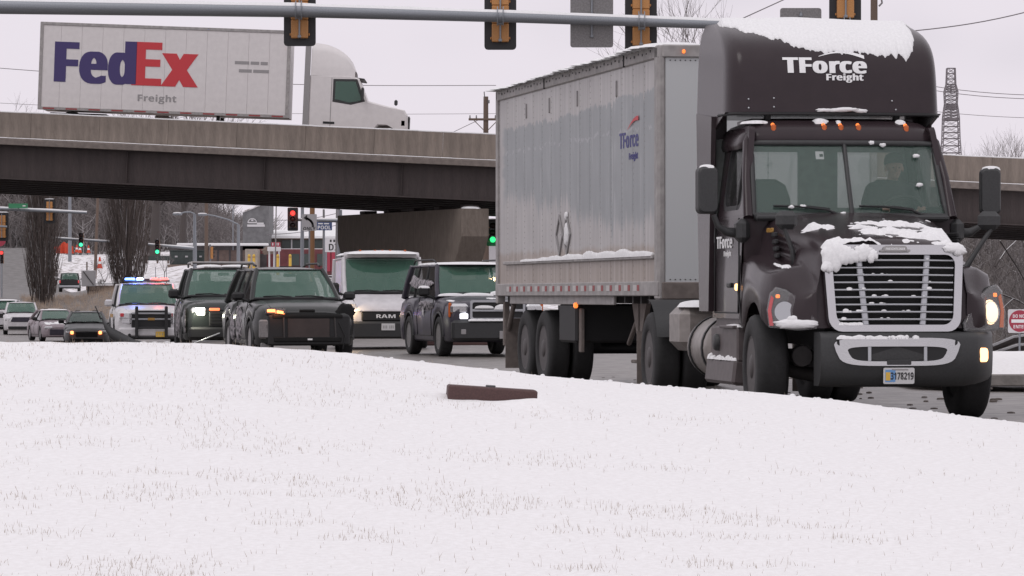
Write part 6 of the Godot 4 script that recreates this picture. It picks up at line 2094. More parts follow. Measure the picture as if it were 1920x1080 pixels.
	var s7 := {"L": 4.9, "W": 1.93, "H": 1.74, "clear": 0.22, "R": 0.36, "wb": 2.85, "front": 0.92, "wz": 1.0, "rz": 0.25, "rr": -1.9, "bz": -2.2, "top": [[-2.45, 1.0], [-2.25, 1.12], [0.9, 1.13], [1.0, 1.13], [1.9, 1.06], [2.3, 1.0], [2.45, 0.88]], "paint": M.white_paint, "tumble": 0.72, "posts": [0.38, 0.7], "mirror_paint": M.white_paint}
	var i2 := car("white_suv", "white suv with dark grille at the far left in front of another white one", "suv", s7, at_px(40, 555, 195.0) * Vector3(1, 0, 1) + Vector3(0, -0.84, 0), 0.14)
	hl = 2.45
	obj("grille", bx(Vector3(0, 0.80, hl), Vector3(1.1, 0.26, 0.05), 0.02), M.purple_paint, i2)
	obj("bumper_intake", bx(Vector3(0, 0.36, hl), Vector3(1.4, 0.16, 0.06), 0.02), M.black, i2)
	for sg in [-1, 1]:
		lamp_unit(i2, Vector3(sg * 0.72, 0.82, hl - 0.08), Vector3(0.32, 0.16, 0.12), sg * 0.35, M.reflector)
		obj("lamp_trim", bx(Vector3(sg * 0.56, 0.80, hl + 0.02), Vector3(0.05, 0.26, 0.04), 0.01, Basis(Vector3.BACK, sg * 0.5)), M.print_white, i2)
	var i3 := car("white_suv", "white suv at the left edge of the picture half hidden by another", "suv", s7, at_px(8, 555, 216.0) * Vector3(1, 0, 1) + Vector3(0, -0.75, 0), 0.05)
	obj("grille", bx(Vector3(0, 0.80, hl), Vector3(1.1, 0.26, 0.05), 0.02), M.black, i3)
	snow_roof(i3, s7, 0.06)
	# --- pickup climbing the hill, seen from behind
	var s8 := {"L": 5.6, "W": 2.0, "H": 1.88, "clear": 0.35, "R": 0.41, "wb": 3.6, "front": 0.95, "wz": 1.2, "rz": 0.65, "rr": -0.55, "bz": -0.75, "top": [[-2.8, 1.22], [1.2, 1.2], [2.2, 1.15], [2.8, 1.0]], "paint": M.black_paint, "tumble": 0.76, "posts": [0.5]}
	var k := car("pickup_truck", "black pickup driving away up the hill seen from behind", "pickup", s8, Vector3(at_px(131, 555, 349.0).x, land(at_px(131, 555, 349.0).x, 349.0) + 0.17, -349.0), PI + 0.1)
	obj("tailgate", bx(Vector3(0, 0.95, -2.82), Vector3(1.6, 0.5, 0.05), 0.02), M.black, k)
	obj("rear_bumper", bx(Vector3(0, 0.55, -2.86), Vector3(1.9, 0.2, 0.16), 0.03), M.bright_bar, k)
	for sg in [-1, 1]: obj("tail_lamp", bx(Vector3(sg * 0.88, 1.0, -2.82), Vector3(0.12, 0.26, 0.06), 0.02), M.tail_lit, k)
	# --- parked vehicles far behind
	s8.paint = M.white_paint
	var park := [["pickup_truck", "white pickup parked sideways below the big bare tree", s8, 332.0, 463.0, 478.0, PI / 2], ["pickup_truck", "white pickup parked on the slope beside the orange fence", s8, 168.0, 463.0, 478.0, -PI / 2]]
	for q in park:
		var p := at_px(q[3], q[4], q[5])
		car(q[0], q[1], "pickup", q[2], p, q[6])
	s7.paint = M.grey_paint
	car("parked_suv", "dark parked suv in front of the white pickup below the tree", "suv", s7, at_px(350, 468, 462.0), PI / 2 + 0.3)
	s7.paint = M.purple_paint
	car("parked_suv", "blue dark suv parked uphill beside the columnar tree", "suv", s7, at_px(203, 459, 474.0), 0.2)
	s6.paint = M.grey_paint
	car("parked_sedan", "snow covered dark sedan parked behind the crashed suv roof", "sedan", s6, at_px(425, 496, 320.0), PI / 2 - 0.2)

# ---------------------------------------------------------------- the white hauler on the bridge
func make_hauler() -> void:
	var d := 128.0
	var slope := -atan(0.0458)
	var base_y := CAMH + (HY - 254.0) / F * 124.0 - 0.86
	var on := func(px: float) -> Vector3:
		var x := (px - 960.0) / F * d
		return Vector3(x, base_y - 0.0458 * x + 0.02, -d)
	# trailer
	var t := thing("box_trailer", "white box trailer with purple and red lettering crossing the bridge", "trailer", on.call(310.0))
	t.rotation.z = -atan(0.036)
	t.position.y += 0.14
	var L := 8.75
	var yb := 1.02
	var yt := 4.08
	for i in 12:
		obj("side_panel", bx(Vector3(-L / 2 + (i + 0.5) * L / 12, (yb + yt) / 2, 1.27), Vector3(L / 12 - 0.005, yt - yb - 0.2, 0.04), 0.003), M.hauler_white, t)
	var tb_ := ns()
	box(tb_, Vector3(0, (yb + yt) / 2, 0), Vector3(L - 0.05, yt - yb - 0.1, 2.46))
	obj("body", tb_, M.hauler_white, t)
	for y in [yb + 0.05, yt - 0.05]: obj("rail", bx(Vector3(0, y, 1.28), Vector3(L, 0.11, 0.07), 0.012), M.alu_rail, t)
	for x in [-1, 1]: obj("corner_post", bx(Vector3(x * (L / 2 - 0.05), (yb + yt) / 2, 1.28), Vector3(0.12, yt - yb, 0.08), 0.012), M.alu_rail, t)
	for i in 11: obj("reflective_tape", bx(Vector3(-4.0 + i * 0.8, yb + 0.05, 1.318), Vector3(0.4, 0.05, 0.006)), M.tape_red, t)
	var z := 1.291
	words("lettering", "Fed", t, M.print_purple, Transform3D(Basis(), Vector3(-3.78, 1.98, z)), 2.72, 1.52, true, 0.02, null, 0.075)
	words("lettering", "Ex", t, M.print_red, Transform3D(Basis(), Vector3(-1.07, 1.98, z)), 2.18, 1.52, true, 0.02, null, 0.075)
	words("lettering", "Freight", t, M.print_grey, Transform3D(Basis(), Vector3(-0.9, 1.36, z)), 1.35, 0.32, true, 0.02)
	var bars := ns()
	for q in [[2.45, 2.9, 0.5], [3.0, 2.9, 0.3], [3.35, 2.9, 0.25], [2.6, 2.62, 0.45], [3.1, 2.62, 0.55]]: box(bars, Vector3(q[0] + q[2] / 2, q[1], z), Vector3(q[2], 0.11, 0.012))
	obj("faint_print", bars, M.print_grey, t)
	for sg in [-1, 1]:
		wheel(t, Vector3(-3.2, 0.5, sg * 1.0), 0.5, 0.28, M.dirty_rim, sg).rotation = Vector3(PI / 2 * sg, 0, 0)
		obj("landing_leg", bx(Vector3(1.9, 0.65, sg * 0.9), Vector3(0.12, 0.8, 0.12)), M.black, t)
	obj("bogie", bx(Vector3(-3.0, 0.8, 0), Vector3(2.0, 0.3, 1.9), 0.03), M.black, t)
	obj("hitch_box", bx(Vector3(-0.05, 0.82, 0.9), Vector3(0.5, 0.3, 0.3), 0.04), M.mudflap, t)
	# tractor
	var c := thing("white_tractor", "white tractor unit hauling the lettered trailer over the bridge", "truck", on.call(664.0))
	c.rotation.z = slope
	var side := PackedVector2Array([Vector2(-1.62, 0.85), Vector2(-1.62, 2.75), Vector2(-0.3, 2.82), Vector2(0.10, 2.72), Vector2(0.42, 1.95), Vector2(1.2, 1.78), Vector2(1.74, 1.68), Vector2(1.85, 1.5), Vector2(1.88, 0.75), Vector2(1.80, 0.5), Vector2(1.62, 0.5), Vector2(1.5, 0.95), Vector2(1.2, 1.12), Vector2(0.85, 1.1), Vector2(0.6, 0.85), Vector2(0.5, 0.6), Vector2(-1.5, 0.6)])
	var cb := ns()
	prism(cb, side, 2.2, Transform3D(Basis(), Vector3(0, 0, -1.1)), 0.06)
	obj("cab", cb, M.hauler_white, c)
	var fr := ns()
	var fr_rings := []
	for q in 12:
		var a := q / 11.0
		var x := lerpf(-1.6, -0.05, a)
		var y := 2.78 + 1.12 * sqrt(max(0.0, 1.0 - pow(max(0.0, (x + 1.45) / 1.42), 2.0)))
		fr_rings.append([Vector3(x, 2.75, 1.08), Vector3(x, lerpf(2.78, y, 0.75), 1.05), Vector3(x, y, 0.85), Vector3(x, y + 0.03, 0), Vector3(x, y, -0.85), Vector3(x, lerpf(2.78, y, 0.75), -1.05), Vector3(x, 2.75, -1.08)])
	loft(fr, fr_rings, false, 1)
	obj("roof_fairing", fr, M.hauler_white, c)
	var wnd := ns()
	prism(wnd, PackedVector2Array([Vector2(-0.72, 1.95), Vector2(-0.72, 2.58), Vector2(-0.02, 2.6), Vector2(0.22, 1.95), Vector2(-0.2, 1.86)]), 0.02, Transform3D(Basis(), Vector3(0, 0, 1.095)))
	obj("side_window", wnd, M.car_glass, c)
	var shd := ns()
	prism(shd, PackedVector2Array([Vector2(-0.8, 1.86), Vector2(-0.8, 2.66), Vector2(0.04, 2.69), Vector2(0.34, 1.92), Vector2(-0.15, 1.78)]), 0.012, Transform3D(Basis(), Vector3(0, 0, 1.092)))
	obj("window_surround", shd, M.truck_plastic, c)
	obj("sun_visor", bx(Vector3(0.05, 2.72, 0), Vector3(0.5, 0.05, 2.1), 0.02, Basis(Vector3.BACK, -0.1)), M.truck_plastic, c)
	obj("mirror", bx(Vector3(0.25, 2.15, 1.28), Vector3(0.1, 0.5, 0.16), 0.04), M.truck_plastic, c)
	obj("side_extender", bx(Vector3(-1.72, 2.3, 1.08), Vector3(0.2, 3.0, 0.05), 0.01), M.print_grey, c)
	obj("hood_mirror", bx(Vector3(1.42, 1.93, 0.95), Vector3(0.12, 0.2, 0.16), 0.04), M.truck_plastic, c)
	obj("headlight", bx(Vector3(1.70, 1.22, 0.95), Vector3(0.24, 0.3, 0.3), 0.06), M.reflector, c)
	obj("grille", bx(Vector3(1.885, 1.2, 0), Vector3(0.03, 0.6, 1.2), 0.01), M.black, c)
	obj("door_gap", tb([Vector3(-0.85, 2.7, 1.1), Vector3(-0.85, 0.7, 1.1)], 0.012, 4), M.print_grey, c)
	obj("step_vent", bx(Vector3(-0.9, 1.12, 1.1), Vector3(0.4, 0.08, 0.02)), M.black, c)
	obj("fuel_tank", tb([Vector3(-0.9, 0.55, 0.9), Vector3(0.2, 0.55, 0.9)], 0.28, 14), M.tank_metal, c)
	obj("chassis_frame", bx(Vector3(-2.4, 0.75, 0), Vector3(3.0, 0.2, 0.9), 0.02), M.black, c)
	for sg in [-1, 1]:
		for x in [1.02, -3.3]:
			wheel(c, Vector3(x, 0.5, sg * 0.98), 0.5, 0.3, M.dirty_rim, sg).rotation = Vector3(PI / 2 * sg, 0, 0)

# ---------------------------------------------------------------- signals, signs, poles
func signal_head(label: String, at: Vector3, turn: float, lit := -1, board := true, size := 1.0, group := "", lit_mat: Material = null) -> Node3D:
	# origin at the middle of the head; lenses look along +z
	var o := thing("traffic_signal", label, "traffic light", at, turn, group)
	o.scale = Vector3.ONE * size
	if board:
		var bp := ns()
		frame(bp, rrect(0.62, 1.36, 0.07, 3), rrect(0.30, 1.04, 0.02, 3), 0.012, Transform3D(Basis(), Vector3(0, 0, -0.02)))
		obj("backplate", bp, M.signal_black, o)
		var sn := ns()
		mound(sn, Vector3(0, 0.682, -0.01), Vector3(0.29, 0, 0), Vector3(0, 0, 0.02), Vector3.UP, 0.03, at.x * 3, 0.2, 2.0)
		obj("snow", sn, M.vehicle_snow, o)
	for k in 3:
		var y := 0.355 * (1 - k)
		var h := ns()
		box(h, Vector3(-0.083, y, -0.03), Vector3(0.164, 0.35, 0.2), Basis(), 0.015)
		box(h, Vector3(0.083, y, -0.03), Vector3(0.164, 0.35, 0.2), Basis(), 0.015)
		obj("housing", h, M.signal_tan, o)
		var fc := ns()
		box(fc, Vector3(0, y, 0.075), Vector3(0.335, 0.35, 0.02), Basis(), 0.006)
		obj("face", fc, M.signal_black if not board or lit >= 0 else M.signal_tan, o)
		var ls := ns()
		lathe(ls, [Vector2(0.145, 0), Vector2(0.135, 0.012), Vector2(0.09, 0.03), Vector2(0.0, 0.04)], Transform3D(Basis(Vector3.RIGHT, PI / 2), Vector3(0, y, 0.085)), 20)
		var lm: Material = M.lens_dark
		if k == lit: lm = lit_mat if lit_mat else (M.lens_red if k == 0 else M.lens_green)
		obj("lens", ls, lm, o)
		var vs := ns()
		var r0 := []
		var r1 := []
		for q in 15:
			var a := deg_to_rad(-30 + q * 240.0 / 14.0)
			r0.append(Vector3(cos(a) * 0.155, y + sin(a) * 0.155, 0.08))
			r1.append(Vector3(cos(a) * 0.155, y + sin(a) * 0.155, 0.08 + 0.2 * (0.55 + 0.45 * sin(a))))
		loft(vs, [r0, r1], false, 1)
		obj("visor", vs, M.signal_black, o)
		for sx in [-1, 1]:
			obj("latch", bx(Vector3(sx * 0.18, y - 0.1, -0.03), Vector3(0.03, 0.05, 0.06), 0.01), M.signal_tan, o)
	obj("bracket_tube", tb([Vector3(0, 0.62, -0.15), Vector3(0, -0.5, -0.15)], 0.018, 6), M.galvanised, o)
	obj("bracket_clamp", bx(Vector3(0, -0.5, -0.14), Vector3(0.07, 0.06, 0.06), 0.012), M.galvanised, o)
	return o

func mast(label: String, pts: Array, r0: float, r1: float, pole_at: Vector3, ground: float, snow := true) -> Node3D:
	var o := thing("mast_arm", label, "signal mast")
	var rr := []
	for i in pts.size(): rr.append(lerpf(r0, r1, float(i) / (pts.size() - 1)))
	obj("arm", tb(pts, rr, 14), M.galvanised, o)
	obj("pole", tb([Vector3(pole_at.x, ground, pole_at.z), Vector3(pole_at.x, pole_at.y + 0.5, pole_at.z)], [r0 * 1.35, r0 * 1.1], 14), M.galvanised, o)
	obj("pole_base", bx(Vector3(pole_at.x, ground + 0.05, pole_at.z), Vector3(0.6, 0.1, 0.6), 0.02), M.galvanised, o)
	if snow:
		var sn := ns()
		for i in pts.size() - 1:
			var q0 := []
			var steps_n := 24
			var rings := []
			for k in steps_n + 1:
				var t := float(k) / steps_n
				var p: Vector3 = pts[i].lerp(pts[i + 1], t)
				var r: float = lerpf(rr[i], rr[i + 1], t)
				var w := r * 0.75
				var hh := 0.012 + 0.02 * (0.5 + nz(p.x * 60, p.z))
				rings.append([p + Vector3(0, r * 0.66, w), p + Vector3(0, r * 0.98 + hh, w * 0.5), p + Vector3(0, r + hh, 0), p + Vector3(0, r * 0.98 + hh, -w * 0.5), p + Vector3(0, r * 0.66, -w)])
			loft(sn, rings, false, 1)
		obj("snow", sn, M.vehicle_snow, o)
	return o

func sign_board(called: String, label: String, at: Vector3, w: float, h: float, m: Material, post := true, ground := 0.0, post_m: Material = null) -> Node3D:
	var o := thing(called, label, "sign", at)
	var st := ns()
	prism(st, rrect(w, h, min(w, h) * 0.06, 3), 0.02)
	obj("board", st, m, o)
	if post: obj("post", tb([Vector3(0, h * 0.4, -0.04), Vector3(0, ground - at.y, -0.04)], 0.035, 6), post_m if post_m else M.galvanised, o)
	return o

func make_signals() -> void:
	var D := 70.0
	var arm_pts := []
	for q in [[-420.0, 4.0], [0.0, 12.0], [560.0, 20.0], [940.0, 31.0], [1330.0, 45.0], [1640.0, 52.0]]: arm_pts.append(at_px(q[0], q[1], D))
	var mo := mast("long grey mast arm with snow on top reaching over the road from the left", arm_pts, 0.165, 0.075, at_px(-420, 4, D), 0.0)
	var heads := [[560.0, "tan backed traffic light hanging in front of the white tractor on the bridge", 20.0, 18.0], [938.0, "tan backed traffic light on the mast arm left of the blank sign back", 31.0, 25.0], [1203.0, "tan backed traffic light on the mast arm just above the trailer roof", 40.0, 32.0], [1588.0, "tan backed traffic light peeking over the snow on the truck fairing", 51.0, -20.0]]
	for q in heads:
		signal_head(q[1], at_px(q[0], q[3] , D - 0.0) + Vector3(0, 0, -0.38), PI, -1, true, 1.0, "traffic lights on the near mast arm")
		var p := at_px(q[0], q[2], D)
		for s in [-0.055, 0.055]:
			obj("strap", tb([p + Vector3(s, 0.19, 0.0), p + Vector3(s, 0.1, 0.15), p + Vector3(s, -0.1, 0.15), p + Vector3(s, -0.17, 0.0)], 0.011, 5), M.galvanised, mo)
		obj("clamp", bx(p + Vector3(0, 0, -0.14), Vector3(0.12, 0.3, 0.12), 0.02), M.galvanised, mo)
	for q in [[1110.0, 35.0, 22.0, "blank grey back of a sign on the mast arm above the trailer", 0.83, 1.35], [1503.0, 49.0, 62.0, "blank grey sign back just above the snow on the truck roof", 0.80, 1.0]]:
		var o := thing("sign_back", q[3], "sign", at_px(q[0], q[2], D) + Vector3(0, 0, -0.2))
		var st := ns()
		prism(st, rrect(q[4], q[5], 0.05, 4), 0.012)
		obj("board", st, M.sign_back, o)
		obj("bracket_tube", tb([Vector3(0, q[5] * 0.42, 0.04), Vector3(0, -q[5] * 0.36, 0.04)], 0.02, 6), M.galvanised, o)
		for y in [-0.34, 0.36]: obj("bolt", bx(Vector3(0, y * q[5], 0.06), Vector3(0.06, 0.06, 0.03), 0.012), M.galvanised, o)
	# --- signals beyond the bridge
	var g := 0.0
	signal_head("red traffic light facing the camera under the bridge edge", at_px(549, 411, 165.0), 0.0, 0, true, 0.78, "", M.lens_red)
	lamp_light("lamp_glow", at_px(549, 401, 165.0) + Vector3(0, 0, 0.4), Color(1, 0.1, 0.08), 0.15)
	mast("grey mast arm behind the left turn sign carrying the red light", [at_px(655, 414, 165.3), at_px(553, 412, 165.3)], 0.1, 0.06, at_px(637, 414, 165.3), 0.0)
	signal_head("green traffic light at the left edge of the trailer", at_px(924, 436, 150.0), 0.0, 2, true, 0.82, "", M.lens_green)
	lamp_light("lamp_glow", at_px(924, 452, 150.0) + Vector3(0, 0, 0.4), Color(0.1, 1, 0.35), 0.15)
	mast("short grey mast holding the green light beside the trailer", [at_px(990, 430, 150.3), at_px(926, 430, 150.3)], 0.1, 0.06, at_px(990, 430, 150.3), 0.0)
	mast("grey mast arm at the far left under the bridge", [at_px(-120, 386, 170.0), at_px(60, 394, 170.0), at_px(163, 399, 170.0)], 0.1, 0.06, at_px(-120, 386, 170.0), -0.8)
	signal_head("tan backed traffic light in front of the tall columnar tree", at_px(93, 396, 170.3), PI, -1, true, 0.84, "tan backed lights under the bridge")
	signal_head("tan backed traffic light cut by the left edge of the picture", at_px(4, 425, 172.0), PI, -1, true, 1.0, "tan backed lights under the bridge")
	obj("stub_arm", tb([at_px(-60, 422, 171.6), at_px(13, 425, 171.6)], 0.05, 8), M.galvanised, get_node("mast_arm_003"))
	var sn := sign_board("street_name_sign", "green street name sign above the far left mast arm", at_px(34, 386, 169.8), 0.9, 0.22, M.sign_green, false)
	obj("arrow", bx(Vector3(0.28, 0, 0.024), Vector3(0.14, 0.05, 0.006)), M.print_white, sn)
	obj("bracket", tb([Vector3(0, -0.08, -0.02), Vector3(0, -0.2, -0.1)], 0.03, 5), M.galvanised, sn)
	mast("thin mast arm with a green light right of the first columnar tree", [at_px(92, 446, 232.0), at_px(205, 453, 232.0)], 0.08, 0.07, at_px(92, 446, 232.0), 1.0)
	signal_head("green traffic light between the two columnar trees", at_px(152, 450, 231.7), 0.0, 2, false, 0.85, "green lights across the far junction", M.lens_green_far)
	mast("thin mast arm with a green light right of the second columnar tree", [at_px(366, 466, 226.0), at_px(278, 458, 226.0)], 0.09, 0.06, at_px(366, 466, 226.0), 1.6)
	signal_head("green traffic light right of the second columnar tree", at_px(295, 463, 225.7), 0.0, 2, false, 0.85, "green lights across the far junction", M.lens_green_far)
	signal_head("small traffic light seen from the side before the dark shed", at_px(397, 474, 240.0), PI / 2 + 0.5, -1, false, 0.75)
	var sp := thing("signal_post", "short post under the small side on traffic light", "post", at_px(394, 498, 240.2))
	obj("post", tb([Vector3(0, -0.6, 0), Vector3(0, 1.4, 0)], 0.06, 8), M.galvanised, sp)
	var rl := signal_head("traffic light with a red lamp lit at the far left edge", at_px(3, 482, 240.0), 0.0, 0, false, 0.8, "", M.lens_red)
	obj("post", tb([Vector3(0, -0.5, -0.1), Vector3(0, -3.6, -0.1)], 0.06, 8), M.galvanised, rl)
	var rs := thing("round_red_sign", "round red sign at the left edge above the red lamp", "sign", at_px(-1, 450, 235.0))
	var rst := ns()
	lathe(rst, [Vector2(0.42, 0), Vector2(0.42, 0.02)], Transform3D(Basis(Vector3.RIGHT, PI / 2), Vector3.ZERO), 24)
	obj("board", rst, M.sign_red, rs)
	obj("post", tb([Vector3(0, -0.3, -0.04), Vector3(0, -3.2, -0.04)], 0.04, 6), M.galvanised, rs)
	# --- signs behind the cars
	var ts := sign_board("left_turn_sign", "white left turn only sign beside the red traffic light", at_px(580, 417, 162.0), 0.67, 0.74, M.sign_grey_white, true, 0.0)
	var ar := ns()
	var aps := []
	for k in 9:
		var a := k / 8.0
		aps.append(Vector3(lerpf(0.16, -0.12, pow(a, 1.4)), lerpf(-0.18, 0.19, pow(a, 0.55)), 0.024))
	for k in 8: box(ar, (aps[k] + aps[k + 1]) / 2.0, Vector3(0.095, (aps[k + 1] - aps[k]).length() + 0.05, 0.006), Basis(Vector3.BACK, atan2(aps[k + 1].y - aps[k].y, aps[k + 1].x - aps[k].x) - PI / 2))
	prism(ar, PackedVector2Array([Vector2(-0.26, 0.20), Vector2(-0.1, 0.34), Vector2(-0.1, 0.08)]), 0.006, Transform3D(Basis(), Vector3(0, 0, 0.021)))
	obj("arrow", ar, M.print_black, ts)
	words("sign_lettering", "ONLY", ts, M.print_black, Transform3D(Basis(), Vector3(-0.27, -0.345, 0.022)), 0.54, 0.14)
	var po := sign_board("pool_sign", "blue sign reading POOL right of the left turn sign", at_px(608, 424, 190.0), 0.82, 0.44, M.sign_blue, true, 0.5)
	words("sign_lettering", "POOL", po, M.print_white, Transform3D(Basis(), Vector3(-0.34, -0.17, 0.022)), 0.68, 0.2)
	for x in [-0.2, 0.12]: obj("faint_print", bx(Vector3(x, 0.13, 0.022), Vector3(0.26, 0.06, 0.006)), M.print_white, po)
	var di := sign_board("board_sign", "white board with large dark letters at the corner of the pier", at_px(629, 459, 230.0), 1.62, 0.92, M.sign_white, false)
	words("sign_lettering", "DI", di, M.print_black, Transform3D(Basis(), Vector3(-0.42, -0.36, 0.022)), 0.55, 0.42)
	for x in [-0.3, -0.08, 0.14]: obj("faint_print", bx(Vector3(x, 0.25, 0.022), Vector3(0.12, 0.15, 0.006)), M.print_black, di)
	for x in [-0.6, 0.6]: obj("post", tb([Vector3(x, -0.4, -0.05), Vector3(x, -3.2, -0.05)], 0.06, 6), M.galvanised, di)
	var dn := sign_board("do_not_enter_sign", "red and white DO NOT ENTER sign at the right edge", at_px(1912, 602, 120.0), 0.78, 0.78, M.sign_white, true, -1.3)
	var dk := ns()
	lathe(dk, [Vector2(0.36, 0), Vector2(0.36, 0.006)], Transform3D(Basis(Vector3.RIGHT, PI / 2), Vector3(0, 0, 0.02)), 32)
	obj("red_disc", dk, M.sign_red, dn)
	obj("white_bar", bx(Vector3(0, 0, 0.029), Vector3(0.56, 0.11, 0.006)), M.print_white, dn)
	words("sign_lettering", "DO NOT", dn, M.print_white, Transform3D(Basis(), Vector3(-0.23, 0.11, 0.027)), 0.46, 0.11)
	words("sign_lettering", "ENTER", dn, M.print_white, Transform3D(Basis(), Vector3(-0.21, -0.24, 0.027)), 0.42, 0.11)
	# --- poles
	var poles := [["utility_pole", "leaning brown wooden pole between the two columnar trees", 178.0, 500.0, 184.0, 355.0, 300.0, 0.13, "wood_pole"], ["utility_pole", "brown wooden pole right of the street lamp under the bridge", 387.0, 494.0, 387.0, 355.0, 240.0, 0.13, "wood_pole"], ["utility_pole", "orange brown wooden pole behind the left turn sign", 584.0, 500.0, 586.0, 350.0, 195.0, 0.15, "wood_pole_orange"], ["light_pole", "thin grey pole left of the big bare tree", 272.0, 470.0, 272.0, 355.0, 330.0, 0.12, "sign_back"], ["light_pole", "grey pole just right of the tan backed light", 131.0, 470.0, 131.0, 355.0, 330.0, 0.16, "galvanised"], ["light_pole", "pale thin pole left of the first columnar tree", 59.0, 470.0, 59.0, 355.0, 360.0, 0.1, "sign_back"], ["light_pole", "grey pole between the red light and the left turn sign", 566.0, 502.0, 567.0, 392.0, 185.0, 0.10, "galvanised"], ["light_pole", "thick grey pole at the edge of the pier", 633.0, 480.0, 634.0, 385.0, 210.0, 0.15, "sign_back"], ["light_pole", "thin dark pole above the snowy roof", 516.0, 475.0, 518.0, 380.0, 260.0, 0.05, "sign_back"], ["light_pole", "pale thin pole left of the grey building", 437.0, 470.0, 437.0, 370.0, 300.0, 0.05, "galvanised"], ["light_pole", "thin pole right of the blue pool sign", 607.0, 500.0, 607.0, 395.0, 200.0, 0.07, "sign_back"]]
	for q in poles:
		var b := at_px(q[2], q[3], q[6])
		var t := at_px(q[4], q[5], q[6])
		var o := thing(q[0], q[1], "pole", b)
		obj("shaft", tb([Vector3(0, -1.0, 0), t - b], [q[7] * 1.05, q[7] * 0.85], 10), M[q[8]], o)
		obj("pole_cap", bx(t - b + Vector3(0, 0.03, 0), Vector3(q[7], 0.06, q[7]) * 1.6, 0.02), M.sign_back, o)
	for q in [["street lamp on a grey pole with its head reaching left under the bridge", 365.0, 505.0, 401.0, 337.0, 401.0, 236.0], ["grey lamp pole with a curved arm left of the grey building", 447.0, 500.0, 421.0, 384.0, 402.0, 236.0]]:
		var b := at_px(q[1], q[2], q[6])
		var o := thing("street_lamp", q[0], "street lamp", b)
		var t := at_px(q[1], q[3], q[6]) - b
		var e := at_px(q[4], q[5], q[6]) - b
		obj("pole", tb([Vector3(0, -0.8, 0), t], [0.13, 0.1], 10), M.galvanised, o)
		obj("arm", tb([t, t.lerp(e, 0.3) + Vector3(0, 0.12, 0), t.lerp(e, 0.7) + Vector3(0, 0.1, 0), e], 0.05, 7), M.galvanised, o)
		obj("lamp_head", bx(e + Vector3(-0.15, -0.02, 0), Vector3(0.6, 0.14, 0.3), 0.05), M.galvanised, o)
		var sn2 := ns()
		mound(sn2, e + Vector3(-0.15, 0.05, 0), Vector3(0.3, 0, 0), Vector3(0, 0, 0.14), Vector3.UP, 0.06, q[1], 0.2, 1.0)
		obj("snow", sn2, M.vehicle_snow, o)
	# utility pole with crossarm beyond the bridge, and one over the truck roof
	var up := thing("utility_pole", "wooden utility pole with crossarm rising behind the bridge left of the trailer", "pole", Vector3(at_px(911, 555, 210.0).x, 0.2, -210))
	var h1: float = at_px(911, 181, 210).y - 0.2
	obj("shaft", tb([Vector3(0, -0.5, 0), Vector3(0, h1, 0)], [0.2, 0.14], 10), M.wood_pole, up)
	var yb: float = at_px(911, 224, 210).y - 0.2
	obj("crossarm", bx(Vector3(0.0, yb, 0.14), Vector3(2.0, 0.13, 0.1), 0.015), M.wood_pole, up)
	for s in [-1, 1]:
		obj("brace", tb([Vector3(s * 0.7, yb - 0.05, 0.2), Vector3(0, yb - 0.75, 0.18)], 0.025, 5), M.wood_pole, up)
		for x in [0.55, 0.92]: obj("insulator", tb([Vector3(s * x, yb + 0.06, 0.14), Vector3(s * x, yb + 0.24, 0.14)], [0.045, 0.03], 8), M.sign_back, up)
	obj("pole_bracket", tb([Vector3(-0.06, h1 - 0.2, 0.1), Vector3(-0.1, h1 + 0.28, 0.1)], 0.03, 6), M.sign_back, up)
	obj("pole_bracket", bx(Vector3(0.16, h1 - 0.3, 0.1), Vector3(0.12, 0.2, 0.12), 0.02), M.sign_back, up)
	var u2 := thing("utility_pole", "wooden utility pole top above the snow of the truck fairing", "pole", Vector3(at_px(1639, 555, 160.0).x, 0.0, -160))
	obj("shaft", tb([Vector3(0, -0.5, 0), Vector3(0, at_px(1639, -60, 160).y, 0)], [0.2, 0.15], 10), M.wood_pole, u2)
	obj("insulator", tb([Vector3(0.2, at_px(1639, 12, 160).y, 0.12), Vector3(0.34, at_px(1639, 6, 160).y, 0.12), Vector3(0.3, at_px(1639, -6, 160).y, 0.12)], 0.04, 6), M.sign_back, u2)
	# wires
	var wires := [[[-60, 123], [930, 160], 205.0, 0.4, 0.018, "overhead wire crossing the sky behind the white trailer"], [[-60, 190], [930, 213], 215.0, 0.3, 0.012, "thin overhead wire just above the bridge at the left"], [[895, 226], [820, 262], 211.0, 0.0, 0.018, "guy wire running down from the crossarm"], [[1380, 40], [1600, -60], 150.0, 0.0, 0.022, "wire rising above the truck fairing at its left"], [[1690, 60], [2000, 2], 150.0, 0.2, 0.022, "wire rising to the upper right corner of the sky"], [[1600, 132], [2000, 180], 320.0, 0.6, 0.03, "upper of two wires passing the lattice tower"], [[1600, 140], [2000, 187], 320.0, 0.6, 0.03, "lower of two wires passing the lattice tower"], [[1600, 188], [2000, 223], 420.0, 0.5, 0.03, "wire below the pair passing the lattice tower"], [[520, 413], [640, 398], 230.0, 0.15, 0.02, "wire strung above the snowy roof"], [[500, 440], [640, 420], 230.0, 0.15, 0.02, "wire strung low over the snowy roof"]]
	for q in wires:
		var a := at_px(q[0][0], q[0][1], q[2])
		var b := at_px(q[1][0], q[1][1], q[2] + 3.0)
		var pts := []
		for k in 13:
			var t := k / 12.0
			pts.append(a.lerp(b, t) + Vector3(0, -q[3] * sin(PI * t), 0))
		var w := obj("overhead_wire", tb(pts, q[4], 4), M.wire)
		tag(w, q[5], "wire")

